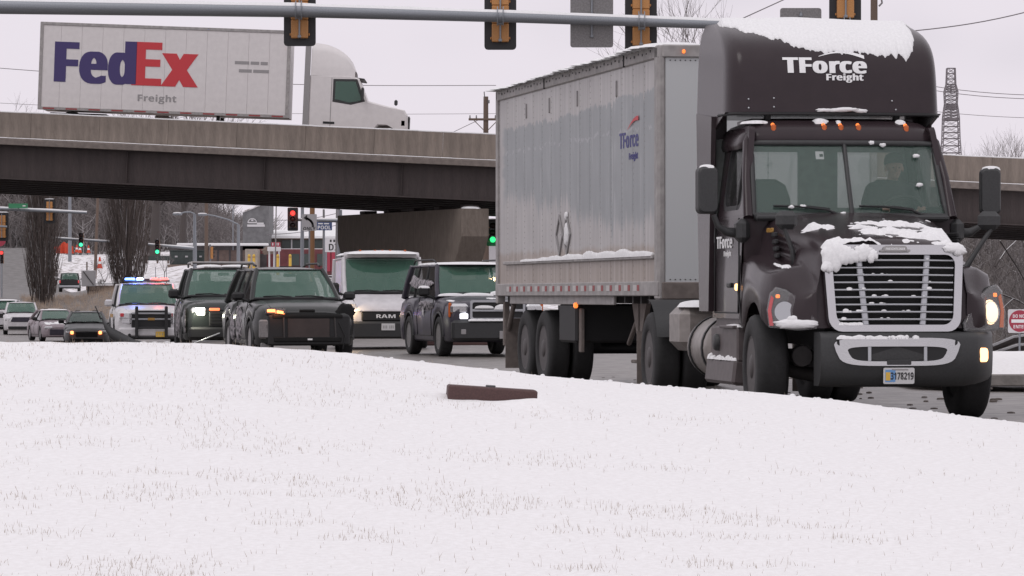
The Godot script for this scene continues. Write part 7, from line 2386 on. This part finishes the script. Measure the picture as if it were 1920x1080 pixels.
# ---------------------------------------------------------------- lattice tower
func make_tower() -> void:
	var d := 620.0
	var b := at_px(1783, 555, d)
	var o := thing("lattice_tower", "grey lattice tower rising behind the truck at the right", "tower", Vector3(b.x, 2.0, -d))
	var lv := [[128.0, 7.5], [158.0, 8.5], [172.0, 12.0], [195.0, 11.0], [205.0, 12.5], [222.0, 14.5], [226.0, 14.5], [260.0, 15.5], [300.0, 18.0], [380.0, 24.0], [555.0, 34.0]]
	var ys := []
	var hw := []
	for q in lv:
		ys.append(CAMH + (HY - q[0]) / F * d - 2.0)
		hw.append(q[1] / F * d)
	for i in lv.size() - 1:
		var st := ns()
		var n := 3 if i < 8 else 5
		for k in n:
			var t0 := float(k) / n
			var t1 := float(k + 1) / n
			var y0: float = lerpf(ys[i], ys[i + 1], t0)
			var y1: float = lerpf(ys[i], ys[i + 1], t1)
			var w0: float = lerpf(hw[i], hw[i + 1], t0)
			var w1: float = lerpf(hw[i], hw[i + 1], t1)
			var c0 := [Vector3(-w0, y0, -w0), Vector3(w0, y0, -w0), Vector3(w0, y0, w0), Vector3(-w0, y0, w0)]
			var c1 := [Vector3(-w1, y1, -w1), Vector3(w1, y1, -w1), Vector3(w1, y1, w1), Vector3(-w1, y1, w1)]
			for f in 4:
				var g := (f + 1) % 4
				tube(st, [c0[f], c1[f]], 0.09, 4, false)
				tube(st, [c0[f], c1[g]], 0.045, 4, false)
				tube(st, [c0[g], c1[f]], 0.045, 4, false)
				tube(st, [c0[f], c0[g]], 0.06, 4, false)
		obj("lattice_section", st, M.wire, o)

# ---------------------------------------------------------------- trees
func branch(tw: SurfaceTool, tk: SurfaceTool, p: Vector3, dir: Vector3, ln: float, r: float, depth: int, spread: float, rise: float) -> void:
	var n := 3
	var pts := [p]
	var rad := [r]
	var d := dir
	for i in n:
		d = (d + Vector3(rng.randf_range(-1, 1), rng.randf_range(-0.6, 1) * 0.7 + rise, rng.randf_range(-1, 1)) * 0.22).normalized()
		pts.append(pts[-1] + d * ln / n)
		rad.append(r * lerpf(1.0, 0.55, float(i + 1) / n))
	tube(tk if depth >= 3 else tw, pts, rad, 6 if depth >= 3 else 3, false)
	if depth == 0: return
	var kids := 3 if depth > 1 else 4
	for k in kids:
		var t := rng.randf_range(0.45, 1.0)
		var q: Vector3 = pts[1].lerp(pts[-1], t) if t < 0.95 else pts[-1]
		var side := Vector3(rng.randf_range(-1, 1), rng.randf_range(-0.35, 0.7), rng.randf_range(-1, 1)).normalized()
		branch(tw, tk, q, (d + side * spread).normalized(), ln * rng.randf_range(0.55, 0.8), max(r * 0.5, 0.006), depth - 1, spread, rise)

func bare_tree(label: String, at: Vector3, h: float, sd: int, depth := 4, spread := 0.8, thick := 0.02, crown_m: Material = null, group := "") -> Node3D:
	rng.seed = sd
	var o := thing("bare_tree", label, "tree", at, 0.0, group)
	var tw := ns()
	tw.set_smooth_group(1)
	var tk := ns()
	var base := h * 0.3
	tube(tk, [Vector3(0, -0.5, 0), Vector3(h * 0.004, base * 0.5, 0), Vector3(h * 0.01, base, h * 0.006)], [h * thick * 1.3, h * thick, h * thick * 0.85], 8, false)
	for k in 4:
		var a := TAU * (k + rng.randf() * 0.6) / 4
		branch(tw, tk, Vector3(h * 0.01, base * rng.randf_range(0.75, 1.0), h * 0.006), Vector3(cos(a) * spread, 1.0, sin(a) * spread).normalized(), h * 0.32, h * thick * 0.55, depth, spread, 0.12)
	obj("trunk", tk, M.bark, o)
	obj("crown", tw, crown_m if crown_m else M.twig, o)
	return o

func columnar(label: String, at: Vector3, h: float, w: float, sd: int) -> Node3D:
	rng.seed = sd
	var o := thing("columnar_tree", label, "tree", at, 0.0, "columnar trees beside the far road")
	var tk := ns()
	tube(tk, [Vector3(0, -0.6, 0), Vector3(0.02, h * 0.3, 0.02), Vector3(0, h * 0.9, 0)], [0.16, 0.12, 0.03], 7, false)
	obj("trunk", tk, M.bark, o)
	var st := ns()
	var sn := ns()
	for i in 2300:
		var y0 := h * pow(rng.randf(), 1.15) * 0.86
		var a := rng.randf() * TAU
		var out := w * 0.5 * sqrt(rng.randf()) * (0.72 + 0.28 * smoothstep(-0.01, 0.12, y0 / h)) * (1.0 - 0.35 * smoothstep(0.35, 1.0, y0 / h))
		var ln := rng.randf_range(0.12, 0.24) * h * 0.85
		var b := Vector3(cos(a) * out * 0.8, y0, sin(a) * out * 0.8)
		var m := Vector3(cos(a) * out * 0.9 + rng.randf_range(-0.07, 0.07), y0 + ln * 0.4, sin(a) * out * 0.85)
		var e := Vector3(cos(a) * out * 1.08 + rng.randf_range(-0.16, 0.16), y0 + ln, sin(a) * out * 1.08 + rng.randf_range(-0.16, 0.16))
		tube(sn if rng.randf() < 0.035 else st, [b, m, e], [0.016, 0.011, 0.005], 3, false)
	obj("crown", st, M.column_twig, o)
	obj("snowy_branches", sn, M.snowy_twig, o)
	return o

func make_trees() -> void:
	columnar("tall columnar bare tree left of the black pickup", Vector3(at_px(80, 555, 228.0).x, 0.75, -228.0), 11.5, 2.4, 5)
	columnar("wide columnar bare tree behind the police suv", Vector3(at_px(239, 555, 232.0).x, 1.5, -232.0), 11.0, 3.1, 6)
	bare_tree("big dark forked tree above the parked white pickup", Vector3(at_px(290, 455, 345.0).x, 5.0, -345.0), 17.0, 31, 4, 0.95, 0.026)
	bare_tree("thick dark leaning trunk behind the street lamp", Vector3(at_px(342, 450, 372.0).x, 6.0, -372.0), 17.0, 32, 4, 0.8, 0.02)
	# trees beyond the bridge on the right
	for q in [[1875.0, 262.0, 300.0, 11.6, 41, "tallest bare tree behind the bridge at the right"], [1838.0, 290.0, 290.0, 9.6, 42, "slim bare tree next to the lattice tower"], [1812.0, 290.0, 280.0, 8.7, 43, "low bare tree at the foot of the lattice tower"], [1905.0, 290.0, 285.0, 10.0, 44, "bare tree at the right edge above the bridge"], [1930.0, 290.0, 320.0, 12.0, 45, "bare tree cut by the right edge of the picture"], [1858.0, 290.0, 330.0, 10.5, 46, "faint bare tree between two others behind the right bridge"], [1320.0, 92.0, 260.0, 19.5, 47, "bare treetop just visible left of the truck fairing"]]:
		bare_tree(q[5], Vector3(at_px(q[0], 555, q[2]).x, 1.2, -q[2]), q[3] + 2.0, q[4], 4, 0.55, 0.014)
	# woods on the hill at the left: four kinds, then copies
	var kinds := []
	for k in 4: kinds.append(bare_tree("bare tree of the woods on the hill behind the bridge", Vector3(-70 + k * 6, 9.0, -470), 15.0, 60 + k, 4, [0.7, 0.85, 0.55, 0.95][k], [0.016, 0.02, 0.014, 0.018][k], null, "bare trees of the hillside woods"))
	rng.seed = 99
	for i in 96:
		var d := rng.randf_range(432.0, 640.0)
		var px := rng.randf_range(-60.0, 425.0)
		var x := at_px(px, 555, d).x
		if px > 360 and d < 520: continue
		var c := copy_of(kinds[i % 4], "bare_tree", Vector3(x, land(x, d) - 0.2, -d), rng.randf() * TAU, "bare tree of the woods on the hill behind the bridge", rng.randf_range(0.75, 1.25) * (0.6 if px > 380 else 1.0))
	# thicket of thin stems among the trees: nobody could count it
	var stem := ns()
	tube(stem, [Vector3(0, 0, 0), Vector3(0.06, 0.35, 0.02), Vector3(0.02, 0.7, -0.03), Vector3(0.1, 1.0, 0.0)], [0.010, 0.008, 0.006, 0.003], 3, false)
	for k in 7:
		var y := 0.3 + k * 0.09
		tube(stem, [Vector3(0.04, y, 0), Vector3(0.04 + 0.22 * cos(k * 2.4), y + 0.16, 0.22 * sin(k * 2.4)), Vector3(0.04 + 0.3 * cos(k * 2.4), y + 0.32, 0.3 * sin(k * 2.4))], [0.006, 0.004, 0.002], 3, false)
	stem.generate_normals()
	var mesh := stem.commit()
	thicket("woods_thicket", "grey brown thicket filling the woods behind the bridge", mesh, M.twig, 5200, func():
		var d := rng.randf_range(428.0, 680.0)
		var px := rng.randf_range(-80.0, 500.0)
		var x := at_px(px, 555, d).x
		return [Vector3(x, land(x, d) - 0.1, -d), rng.randf_range(3.0, 7.0) * (1.0 if px < 380 else 0.75), 1.6])
	thicket("woods_frosted_thicket", "snow dusted twigs scattered through the woods behind the bridge", mesh, M.snowy_twig, 700, func():
		var d := rng.randf_range(425.0, 600.0)
		var x := at_px(rng.randf_range(-80.0, 460.0), 555, d).x
		return [Vector3(x, land(x, d) - 0.1, -d), rng.randf_range(2.0, 4.5), 1.0])
	thicket("brush", "tangled brown brush on the slope below the bridge at the right", mesh, M.twig, 1500, func():
		var d := rng.randf_range(153.0, 188.0)
		var x := rng.randf_range(17.0, 34.0)
		return [Vector3(x, lerpf(-1.4, 5.0, smoothstep(150.0, 190.0, d)), -d), rng.randf_range(1.0, 2.6), 1.3])
	thicket("frosted_brush", "snow dusted twigs in the brush below the bridge at the right", mesh, M.snowy_twig, 260, func():
		var d := rng.randf_range(152.0, 180.0)
		var x := rng.randf_range(17.0, 32.0)
		return [Vector3(x, lerpf(-1.4, 5.0, smoothstep(150.0, 190.0, d)), -d), rng.randf_range(0.8, 2.0), 1.4])
	# snow lined limbs in front of that slope
	var li := 0
	for q in [[1875, 452, 1945, 570, 151.0], [1868, 548, 1950, 590, 151.5], [1866, 500, 1905, 452, 152.0], [1860, 655, 1940, 632, 149.0], [1864, 668, 1950, 650, 148.5], [1868, 600, 1900, 560, 150.5]]:
		var a := at_px(q[0], q[1], q[4])
		var b := at_px(q[2], q[3], q[4] + 1.5)
		var m := a.lerp(b, 0.5) + Vector3(0, 0.12, 0)
		var o := thing("fallen_branch", ["snow lined limb slanting down behind the truck mirror arm", "snow lined limb running level above the sign", "snow lined limb rising to the right under the girder", "snowy log lying behind the traffic island", "lower snowy log on the ground behind the traffic island", "snow lined limb crossing left of the do not enter sign"][li], "branch", a)
		obj("limb", tb([Vector3.ZERO, m - a, b - a], [0.035, 0.028, 0.018] if li < 3 or li == 5 else [0.16, 0.15, 0.12], 6), M.bark, o)
		var k := 0.024 if li < 3 or li == 5 else 0.14
		obj("snow", tb([Vector3(0, k * 0.8, 0.0), m - a + Vector3(0, k * 0.8, 0.0), b - a + Vector3(0, k * 0.7, 0.0)], [k * 0.7, k * 0.65, k * 0.5], 6), M.vehicle_snow, o)
		li += 1
	# dry grass strip beyond the far traffic
	var bl := ns()
	for k in 5:
		var a := k * 1.3
		tri(bl, Vector3(cos(a) * 0.05 - 0.012, 0, sin(a) * 0.05), Vector3(cos(a) * 0.16, rng.randf_range(0.7, 1.0), sin(a) * 0.16), Vector3(cos(a) * 0.05 + 0.012, 0, sin(a) * 0.05))
	bl.generate_normals()
	thicket("dry_grass", "strip of tall tan dry grass behind the far left cars", bl.commit(), M.dry_grass, 3000, func():
		var d := rng.randf_range(216.5, 233.0)
		var px := rng.randf_range(40.0, 300.0)
		var x := at_px(px, 555, d).x
		return [Vector3(x, land(x, d) - 0.06, -d), rng.randf_range(0.4, 0.8), 1.5])
	# shrubs
	for q in [[190.0, 236.0, 1.2, 71, "low dark bare shrub before the snow capped wall"], [345.0, 300.0, 1.5, 72, "bare shrub left of the green containers"], [308.0, 246.0, 2.0, 73, "thin upright bare shrub right of the wide columnar tree"], [196.0, 250.0, 2.4, 74, "thin bare shrub left of the wide columnar tree"]]:
		var x := at_px(q[0], 555, q[1]).x
		var o := bare_tree(q[4], Vector3(x, land(x, q[1]) - 0.1, -q[1]), q[2], q[3], 3, 0.6, 0.012)
		o.set_meta("category", "shrub")

func thicket(called: String, label: String, mesh: Mesh, m: Material, n: int, spot: Callable) -> void:
	rng.seed = hash(called) % 100000
	var mm := MultiMesh.new()
	mm.transform_format = MultiMesh.TRANSFORM_3D
	mm.mesh = mesh
	mm.instance_count = n
	for i in n:
		var q: Array = spot.call()
		var b := Basis(Vector3.UP, rng.randf() * TAU) * Basis(Vector3.RIGHT, rng.randf_range(-0.18, 0.18))
		var w: float = q[1] * rng.randf_range(0.7, 1.2) * q[2]
		mm.set_instance_transform(i, Transform3D(b.scaled_local(Vector3(w, q[1], w)), q[0]))
	var o := MultiMeshInstance3D.new()
	o.name = numbered(called)
	o.multimesh = mm
	o.material_override = m
	add_child(o)
	tag(o, label, "undergrowth", "", "stuff")

# ---------------------------------------------------------------- buildings and clutter behind the bridge
func make_buildings() -> void:
	var d := 300.0
	var k := d / F
	# grey wall with a slanting top and a white emblem
	var g := thing("grey_building", "grey building with a slanting top and white half round emblem", "building", at_px(455, 500, d))
	var gs := ns()
	prism(gs, PackedVector2Array([Vector2(0, -1), Vector2(0, 102 * k), Vector2(49 * k, 122 * k), Vector2(49 * k, -1)]), 6.0, Transform3D(Basis(), Vector3(0, 0, -6)))
	obj("wall", gs, M.wall_grey, g)
	obj("roof_edge", tb([Vector3(-0.05, 102 * k, 0.02), Vector3(49 * k, 122 * k, 0.02)], 0.07, 6), M.far_snow, g)
	var em := ns()
	var em_o := PackedVector2Array()
	var em_i := PackedVector2Array()
	for i in 13:
		em_o.append(Vector2(cos(PI * i / 12.0), sin(PI * i / 12.0)) * 9.0 * k)
		em_i.append(Vector2(cos(PI * i / 12.0), sin(PI * i / 12.0)) * 7.4 * k)
	for i in 12: poly(em, [Vector3(em_o[i].x, em_o[i].y, 0), Vector3(em_o[i + 1].x, em_o[i + 1].y, 0), Vector3(em_i[i + 1].x, em_i[i + 1].y, 0), Vector3(em_i[i].x, em_i[i].y, 0)], Vector3(0, 0, 1))
	box(em, Vector3(0, 0.6 * k, 0), Vector3(15 * k, 2.4 * k, 0.02))
	box(em, Vector3(0, 5.0 * k, 0), Vector3(4 * k, 3 * k, 0.02))
	box(em, Vector3(7 * k, -5.0 * k, 0), Vector3(33 * k, 4.2 * k, 0.02))
	box(em, Vector3(15 * k, -1.0 * k, 0), Vector3(13 * k, 3.4 * k, 0.02))
	obj("emblem", em, M.sign_white, g, Transform3D(Basis(), Vector3(18 * k, 82 * k, 0.03)))
	# long low building with a deep snowy roof
	var r := thing("snowy_roof_building", "low building with a broad snow covered roof and a row of windows", "building", at_px(468, 500, d + 4))
	var W := 215.0 * k
	obj("wall", bx(Vector3(W / 2 + 0.4, 26 * k, -4.0), Vector3(W - 0.6, 60 * k, 8.0)), M.wall_brown, r)
	var rf := ns()
	var a0 := [Vector3(-0.1, 58 * k, 0.6), Vector3(-0.1, 54 * k, 0.6), Vector3(W, 54 * k, 0.6), Vector3(W, 58 * k, 0.6)]
	var hl := [Vector3(26 * k, 72 * k, -5.0), Vector3(W, 74 * k, -5.0)]
	poly(rf, [a0[0], a0[3], hl[1], hl[0]], Vector3(0, 1, 0.3))
	poly(rf, [a0[0], a0[1], a0[2], a0[3]], Vector3(0, 0, 1))
	poly(rf, [a0[0], hl[0], Vector3(-0.1, 58 * k, -10)], Vector3(-1, 0.3, 0))
	obj("roof", rf, M.vehicle_snow, r)
	obj("eave", bx(Vector3(W / 2, 53.4 * k, 0.3), Vector3(W, 1.4 * k, 0.5), 0.02), M.wall_beige, r)
	for i in 6:
		var wx := (70.0 + i * 20.0) * k
		obj("window", bx(Vector3(wx, 43 * k, 0.03), Vector3(17 * k, 15 * k, 0.06)), M.window_dark, r)
		obj("mullion", bx(Vector3(wx + 10 * k, 43 * k, 0.05), Vector3(2.4 * k, 17 * k, 0.08)), M.sign_white, r)
	obj("base_snow", bx(Vector3(W / 2 + 1.2, 32.5 * k, 0.6), Vector3(W - 2.0, 3.0 * k, 1.4), 0.05), M.vehicle_snow, r)
	# red walled building in front
	var rd := thing("red_building", "dark red low wall building behind the yellow bollards", "building", at_px(486, 505, 275.0))
	k = 275.0 / F
	obj("wall", bx(Vector3(78 * k, 14 * k, -3.0), Vector3(160 * k, 48 * k, 6.0), 0.03), M.wall_red, rd)
	for i in 3: obj("window", bx(Vector3((66.0 + i * 26.0) * k, 18 * k, 0.03), Vector3(19 * k, 22 * k, 0.05)), M.window_dark, rd)
	for i in 4: obj("red_panel", bx(Vector3((130.0 + i * 9.0) * k, 14 * k, 0.03), Vector3(7 * k, 36 * k, 0.05), 0.02), M.sign_red, rd)
	obj("door", bx(Vector3(4 * k, 12 * k, 0.03), Vector3(20 * k, 34 * k, 0.06)), M.wall_dark, rd)
	var be := thing("beige_building", "beige block wall at the end of the dark flat shed", "building", at_px(460, 505, 272.0))
	k = 272.0 / F
	obj("wall", bx(Vector3(11 * k, 16 * k, -2.0), Vector3(23 * k, 44 * k, 4.0), 0.02), M.wall_beige, be)
	# flat dark shed with snow on its roof
	var sh := thing("flat_shed", "long dark flat roofed shed with snow along its roof edge", "building", at_px(318, 500, 300.0))
	k = 300.0 / F
	obj("wall", bx(Vector3(88 * k, 15 * k, -3.0), Vector3(176 * k, 50 * k, 6.0)), M.wall_dark, sh)
	obj("roof_snow", bx(Vector3(100 * k, 41.5 * k, -2.8), Vector3(172 * k, 5.0 * k, 6.6), 0.06), M.vehicle_snow, sh)
	for i in 5: obj("bay_door", bx(Vector3((80.0 + i * 22.0) * k, 14 * k, 0.03), Vector3(18 * k, 34 * k, 0.05), 0.01), M.wall_brown, sh)
	# little booth with red top
	var bo := thing("booth", "small white booth with a red top beside the red building", "booth", at_px(514, 505, 262.0))
	k = 262.0 / F
	for x in [-9.0, 0.0, 9.0]: obj("post", bx(Vector3(x * k, 12 * k, 0), Vector3(3 * k, 46 * k, 0.15), 0.02), M.sign_white, bo)
	obj("top", bx(Vector3(0, 38 * k, 0), Vector3(24 * k, 8 * k, 0.9), 0.03), M.sign_white, bo)
	obj("red_top", bx(Vector3(3 * k, 46 * k, 0), Vector3(16 * k, 9 * k, 0.6), 0.03), M.sign_red, bo)
	for x in [-2.0, 4.0, 8.0]: obj("red_top_mark", bx(Vector3(x * k, 47 * k, 0.32), Vector3(2 * k, 5 * k, 0.02)), M.sign_white, bo)
	var hy := thing("hoarding", "torn brown banner at the end of the flat shed roof", "banner", at_px(505, 470, 264.0))
	var hs := ns()
	mound(hs, Vector3(0, 0, 0), Vector3(0.55, 0.05, 0), Vector3(0, 0.3, 0), Vector3(0, 0, 1), 0.12, 8.0, 0.5, 2.0)
	obj("cloth", hs, M.stone, hy)
	obj("pole", tb([Vector3(0, 0, -0.05), Vector3(0.05, -1.6, -0.05)], 0.03, 5), M.galvanised, hy)
	var labels := ["yellow bollard before the beige wall, the left one of two", "yellow bollard before the beige wall, the right one of two", "yellow bollard at the foot of the white booth", "yellow bollard before the dark window of the red building"]
	var bx4 := [467.0, 476.0, 521.0, 544.0]
	var first: Node3D = null
	for i in 4:
		var p := at_px(bx4[i], 502, 255.0)
		if first == null:
			first = thing("bollard", labels[0], "bollard", p, 0.0, "yellow bollards by the red building")
			var st := ns()
			lathe(st, [Vector2(0.1, -0.5), Vector2(0.1, 0.86), Vector2(0.07, 0.94), Vector2(0.0, 0.96)], Transform3D(), 12)
			obj("post", st, M.safety_yellow, first)
			var bd := ns()
			lathe(bd, [Vector2(0.106, 0.7), Vector2(0.106, 0.8)], Transform3D(), 12)
			obj("band", bd, M.print_gold, first)
		else: copy_of(first, "bollard", p, 0.0, labels[i])
	# dark green containers
	for q in [[341.0, 498.0, 288.0, "dark green container, the larger one left of the grey lamp pole", 44.0], [376.0, 498.0, 290.0, "dark green container right of the grey lamp pole", 17.0]]:
		k = q[2] / F
		var o := thing("green_container", q[3], "container", at_px(q[0], q[1], q[2]))
		obj("body", bx(Vector3(0, 14 * k, -0.8), Vector3(q[4] * k, 27 * k, 1.6), 0.04), M.dumpster_green, o)
		obj("lid", bx(Vector3(0, 28 * k, -0.8), Vector3((q[4] + 1) * k, 1.6 * k, 1.7), 0.02), M.dumpster_green, o)
		for x in [-0.24, 0.2] if q[4] > 20 else [0.0]: obj("warning_label", bx(Vector3(x * q[4] * k, 17 * k, 0.02), Vector3(5 * k, 3 * k, 0.02)), M.sign_grey_white, o)
		obj("base_slab", bx(Vector3(0, -0.1, -0.6), Vector3((q[4] + 8) * k, 0.35, 2.4), 0.03), M.stone, o)
	# snow capped stone wall and the white cabinet
	k = 238.0 / F
	var w := thing("stone_wall", "low tan stone wall with a cap of snow left of the police suv", "wall", at_px(197, 562, 238.0))
	for row in 3:
		for c in 7:
			rng.seed = row * 10 + c
			obj("stone", bx(Vector3((-30.0 + c * 9.6 + (row % 2) * 3.0) * k, (4.0 + row * 9.0) * k, rng.randf() * 0.05), Vector3(9.3 * k, 8.6 * k, 0.5), 0.03), M.stone, w)
	obj("core", bx(Vector3(0, 10 * k, -0.25), Vector3(68 * k, 34 * k, 0.4)), M.stone, w)
	obj("snow_cap", bx(Vector3(0, 30.5 * k, -0.1), Vector3(72 * k, 4.0 * k, 0.9), 0.06), M.vehicle_snow, w)
	k = 236.0 / F
	var cb := thing("white_cabinet", "white roadside board with a slanting brace before the stone wall", "cabinet", at_px(166, 542, 236.0))
	obj("board", bx(Vector3(0, 20 * k, 0), Vector3(26 * k, 30 * k, 0.4), 0.03), M.sign_grey_white, cb)
	obj("brace", tb([Vector3(-9 * k, 33 * k, 0.25), Vector3(10 * k, 8 * k, 0.25)], 0.03, 5), M.wall_dark, cb)
	obj("leg", bx(Vector3(0, -1 * k, 0), Vector3(3 * k, 16 * k, 0.12)), M.wall_dark, cb)
	obj("mast", bx(Vector3(-3 * k, 42 * k, 0), Vector3(2.4 * k, 18 * k, 0.1)), M.stone, cb)
	# orange fence and cones on the hillside
	k = 385.0 / F
	var fe := thing("orange_fence", "orange construction fencing crumpled on the snowy slope", "fence", at_px(120, 470, 385.0))
	var fs := ns()
	var fr := []
	for i in 13:
		var x := (-20.0 + i * 3.2) * k
		var hh: float = [8, 7, 9, 8, 10, 14, 17, 16, 13, 15, 12, 9, 7][i] * k
		var z := 0.25 * sin(i * 1.9)
		fr.append([Vector3(x, -0.3, z), Vector3(x, hh * 0.5, z + 0.1), Vector3(x, hh, z)])
	loft(fs, fr, false, 1)
	obj("mesh", fs, M.safety_orange, fe)
	for i in 4: obj("stake", bx(Vector3((-18.0 + i * 12.0) * k, 6 * k, 0), Vector3(0.06, 16 * k, 0.06)), M.wood_pole, fe)
	var cone_at := [[187.0, 503.0, 300.0, "orange traffic cone beside the leaning wooden pole"], [144.0, 473.0, 380.0, "orange traffic cone nearest the crumpled fence"], [150.0, 474.0, 379.0, "orange traffic cone under the far green light"], [166.0, 474.0, 378.0, "orange traffic cone in front of the parked white pickup"]]
	first = null
	for q in cone_at:
		var p := at_px(q[0], q[1], q[2])
		if first == null:
			first = thing("traffic_cone", q[3], "traffic cone", p, 0.0, "orange traffic cones on the slope")
			var st := ns()
			lathe(st, [Vector2(0.17, 0.03), Vector2(0.05, 0.68), Vector2(0.035, 0.72), Vector2(0.0, 0.72)], Transform3D(), 14)
			box(st, Vector3(0, 0.015, 0), Vector3(0.4, 0.04, 0.4), Basis(), 0.01)
			obj("cone", st, M.safety_orange, first)
			var cs := ns()
			lathe(cs, [Vector2(0.131, 0.28), Vector2(0.098, 0.44)], Transform3D(), 14)
			obj("band", cs, M.print_white, first)
			first.scale = Vector3.ONE * 1.3
		else: copy_of(first, "traffic_cone", p, 0.0, q[3], 1.1)
	var ba := thing("guard_rail", "dark guard rail on the bank left of the green containers", "guard rail", at_px(295, 484, 300.0))
	k = 300.0 / F
	obj("rail", bx(Vector3(0, 0, 0), Vector3(52 * k, 9 * k, 0.08), 0.02), M.dumpster_green, ba)
	for x in [-20.0, 0.0, 20.0]: obj("post", bx(Vector3(x * k, -3 * k, -0.1), Vector3(0.14, 14 * k, 0.14)), M.wood_pole, ba)
	var sb := thing("snowy_shed", "pale snowy shed showing between the pier and the trailer", "building", at_px(940, 500, 260.0))
	k = 260.0 / F
	obj("wall", bx(Vector3(0, 20 * k, -2.0), Vector3(60 * k, 60 * k, 4.0), 0.02), M.sign_grey_white, sb)
	obj("roof_snow", bx(Vector3(0, 52 * k, -1.9), Vector3(64 * k, 6 * k, 4.4), 0.08), M.vehicle_snow, sb)

# ---------------------------------------------------------------- the vault box in the snow
func make_vault_box() -> void:
	var x := (921.0 - 960.0) / F * 27.3
	var o := thing("utility_box", "brown lidded utility box half buried in the foreground snow", "utility box", Vector3(x, knoll(x, 27.3) - 0.0, -27.3))
	o.rotation = Vector3(0.0, 0.06, -0.066)
	obj("body", bx(Vector3(0.0, -0.01, 0.0), Vector3(0.67, 0.22, 0.345), 0.012), M.box_brown, o)
	obj("flange", bx(Vector3(-0.35, -0.03, 0.06), Vector3(0.06, 0.02, 0.26), 0.006, Basis(Vector3.BACK, 0.7)), M.box_brown, o)
	obj("latch", bx(Vector3(-0.01, 0.108, -0.02), Vector3(0.075, 0.016, 0.03), 0.005), M.wall_grey, o)

func _ready() -> void:
	noise.noise_type = FastNoiseLite.TYPE_SIMPLEX_SMOOTH
	noise.seed = 11
	noise.frequency = 0.01
	noise.fractal_octaves = 3
	make_camera_and_light()
	make_materials()
	make_ground()
	make_bridge()
	make_buildings()
	make_trees()
	make_tower()
	make_signals()
	make_hauler()
	make_cars()
	make_trailer()
	var truck := make_truck()
	make_driver(truck)
	make_vault_box()
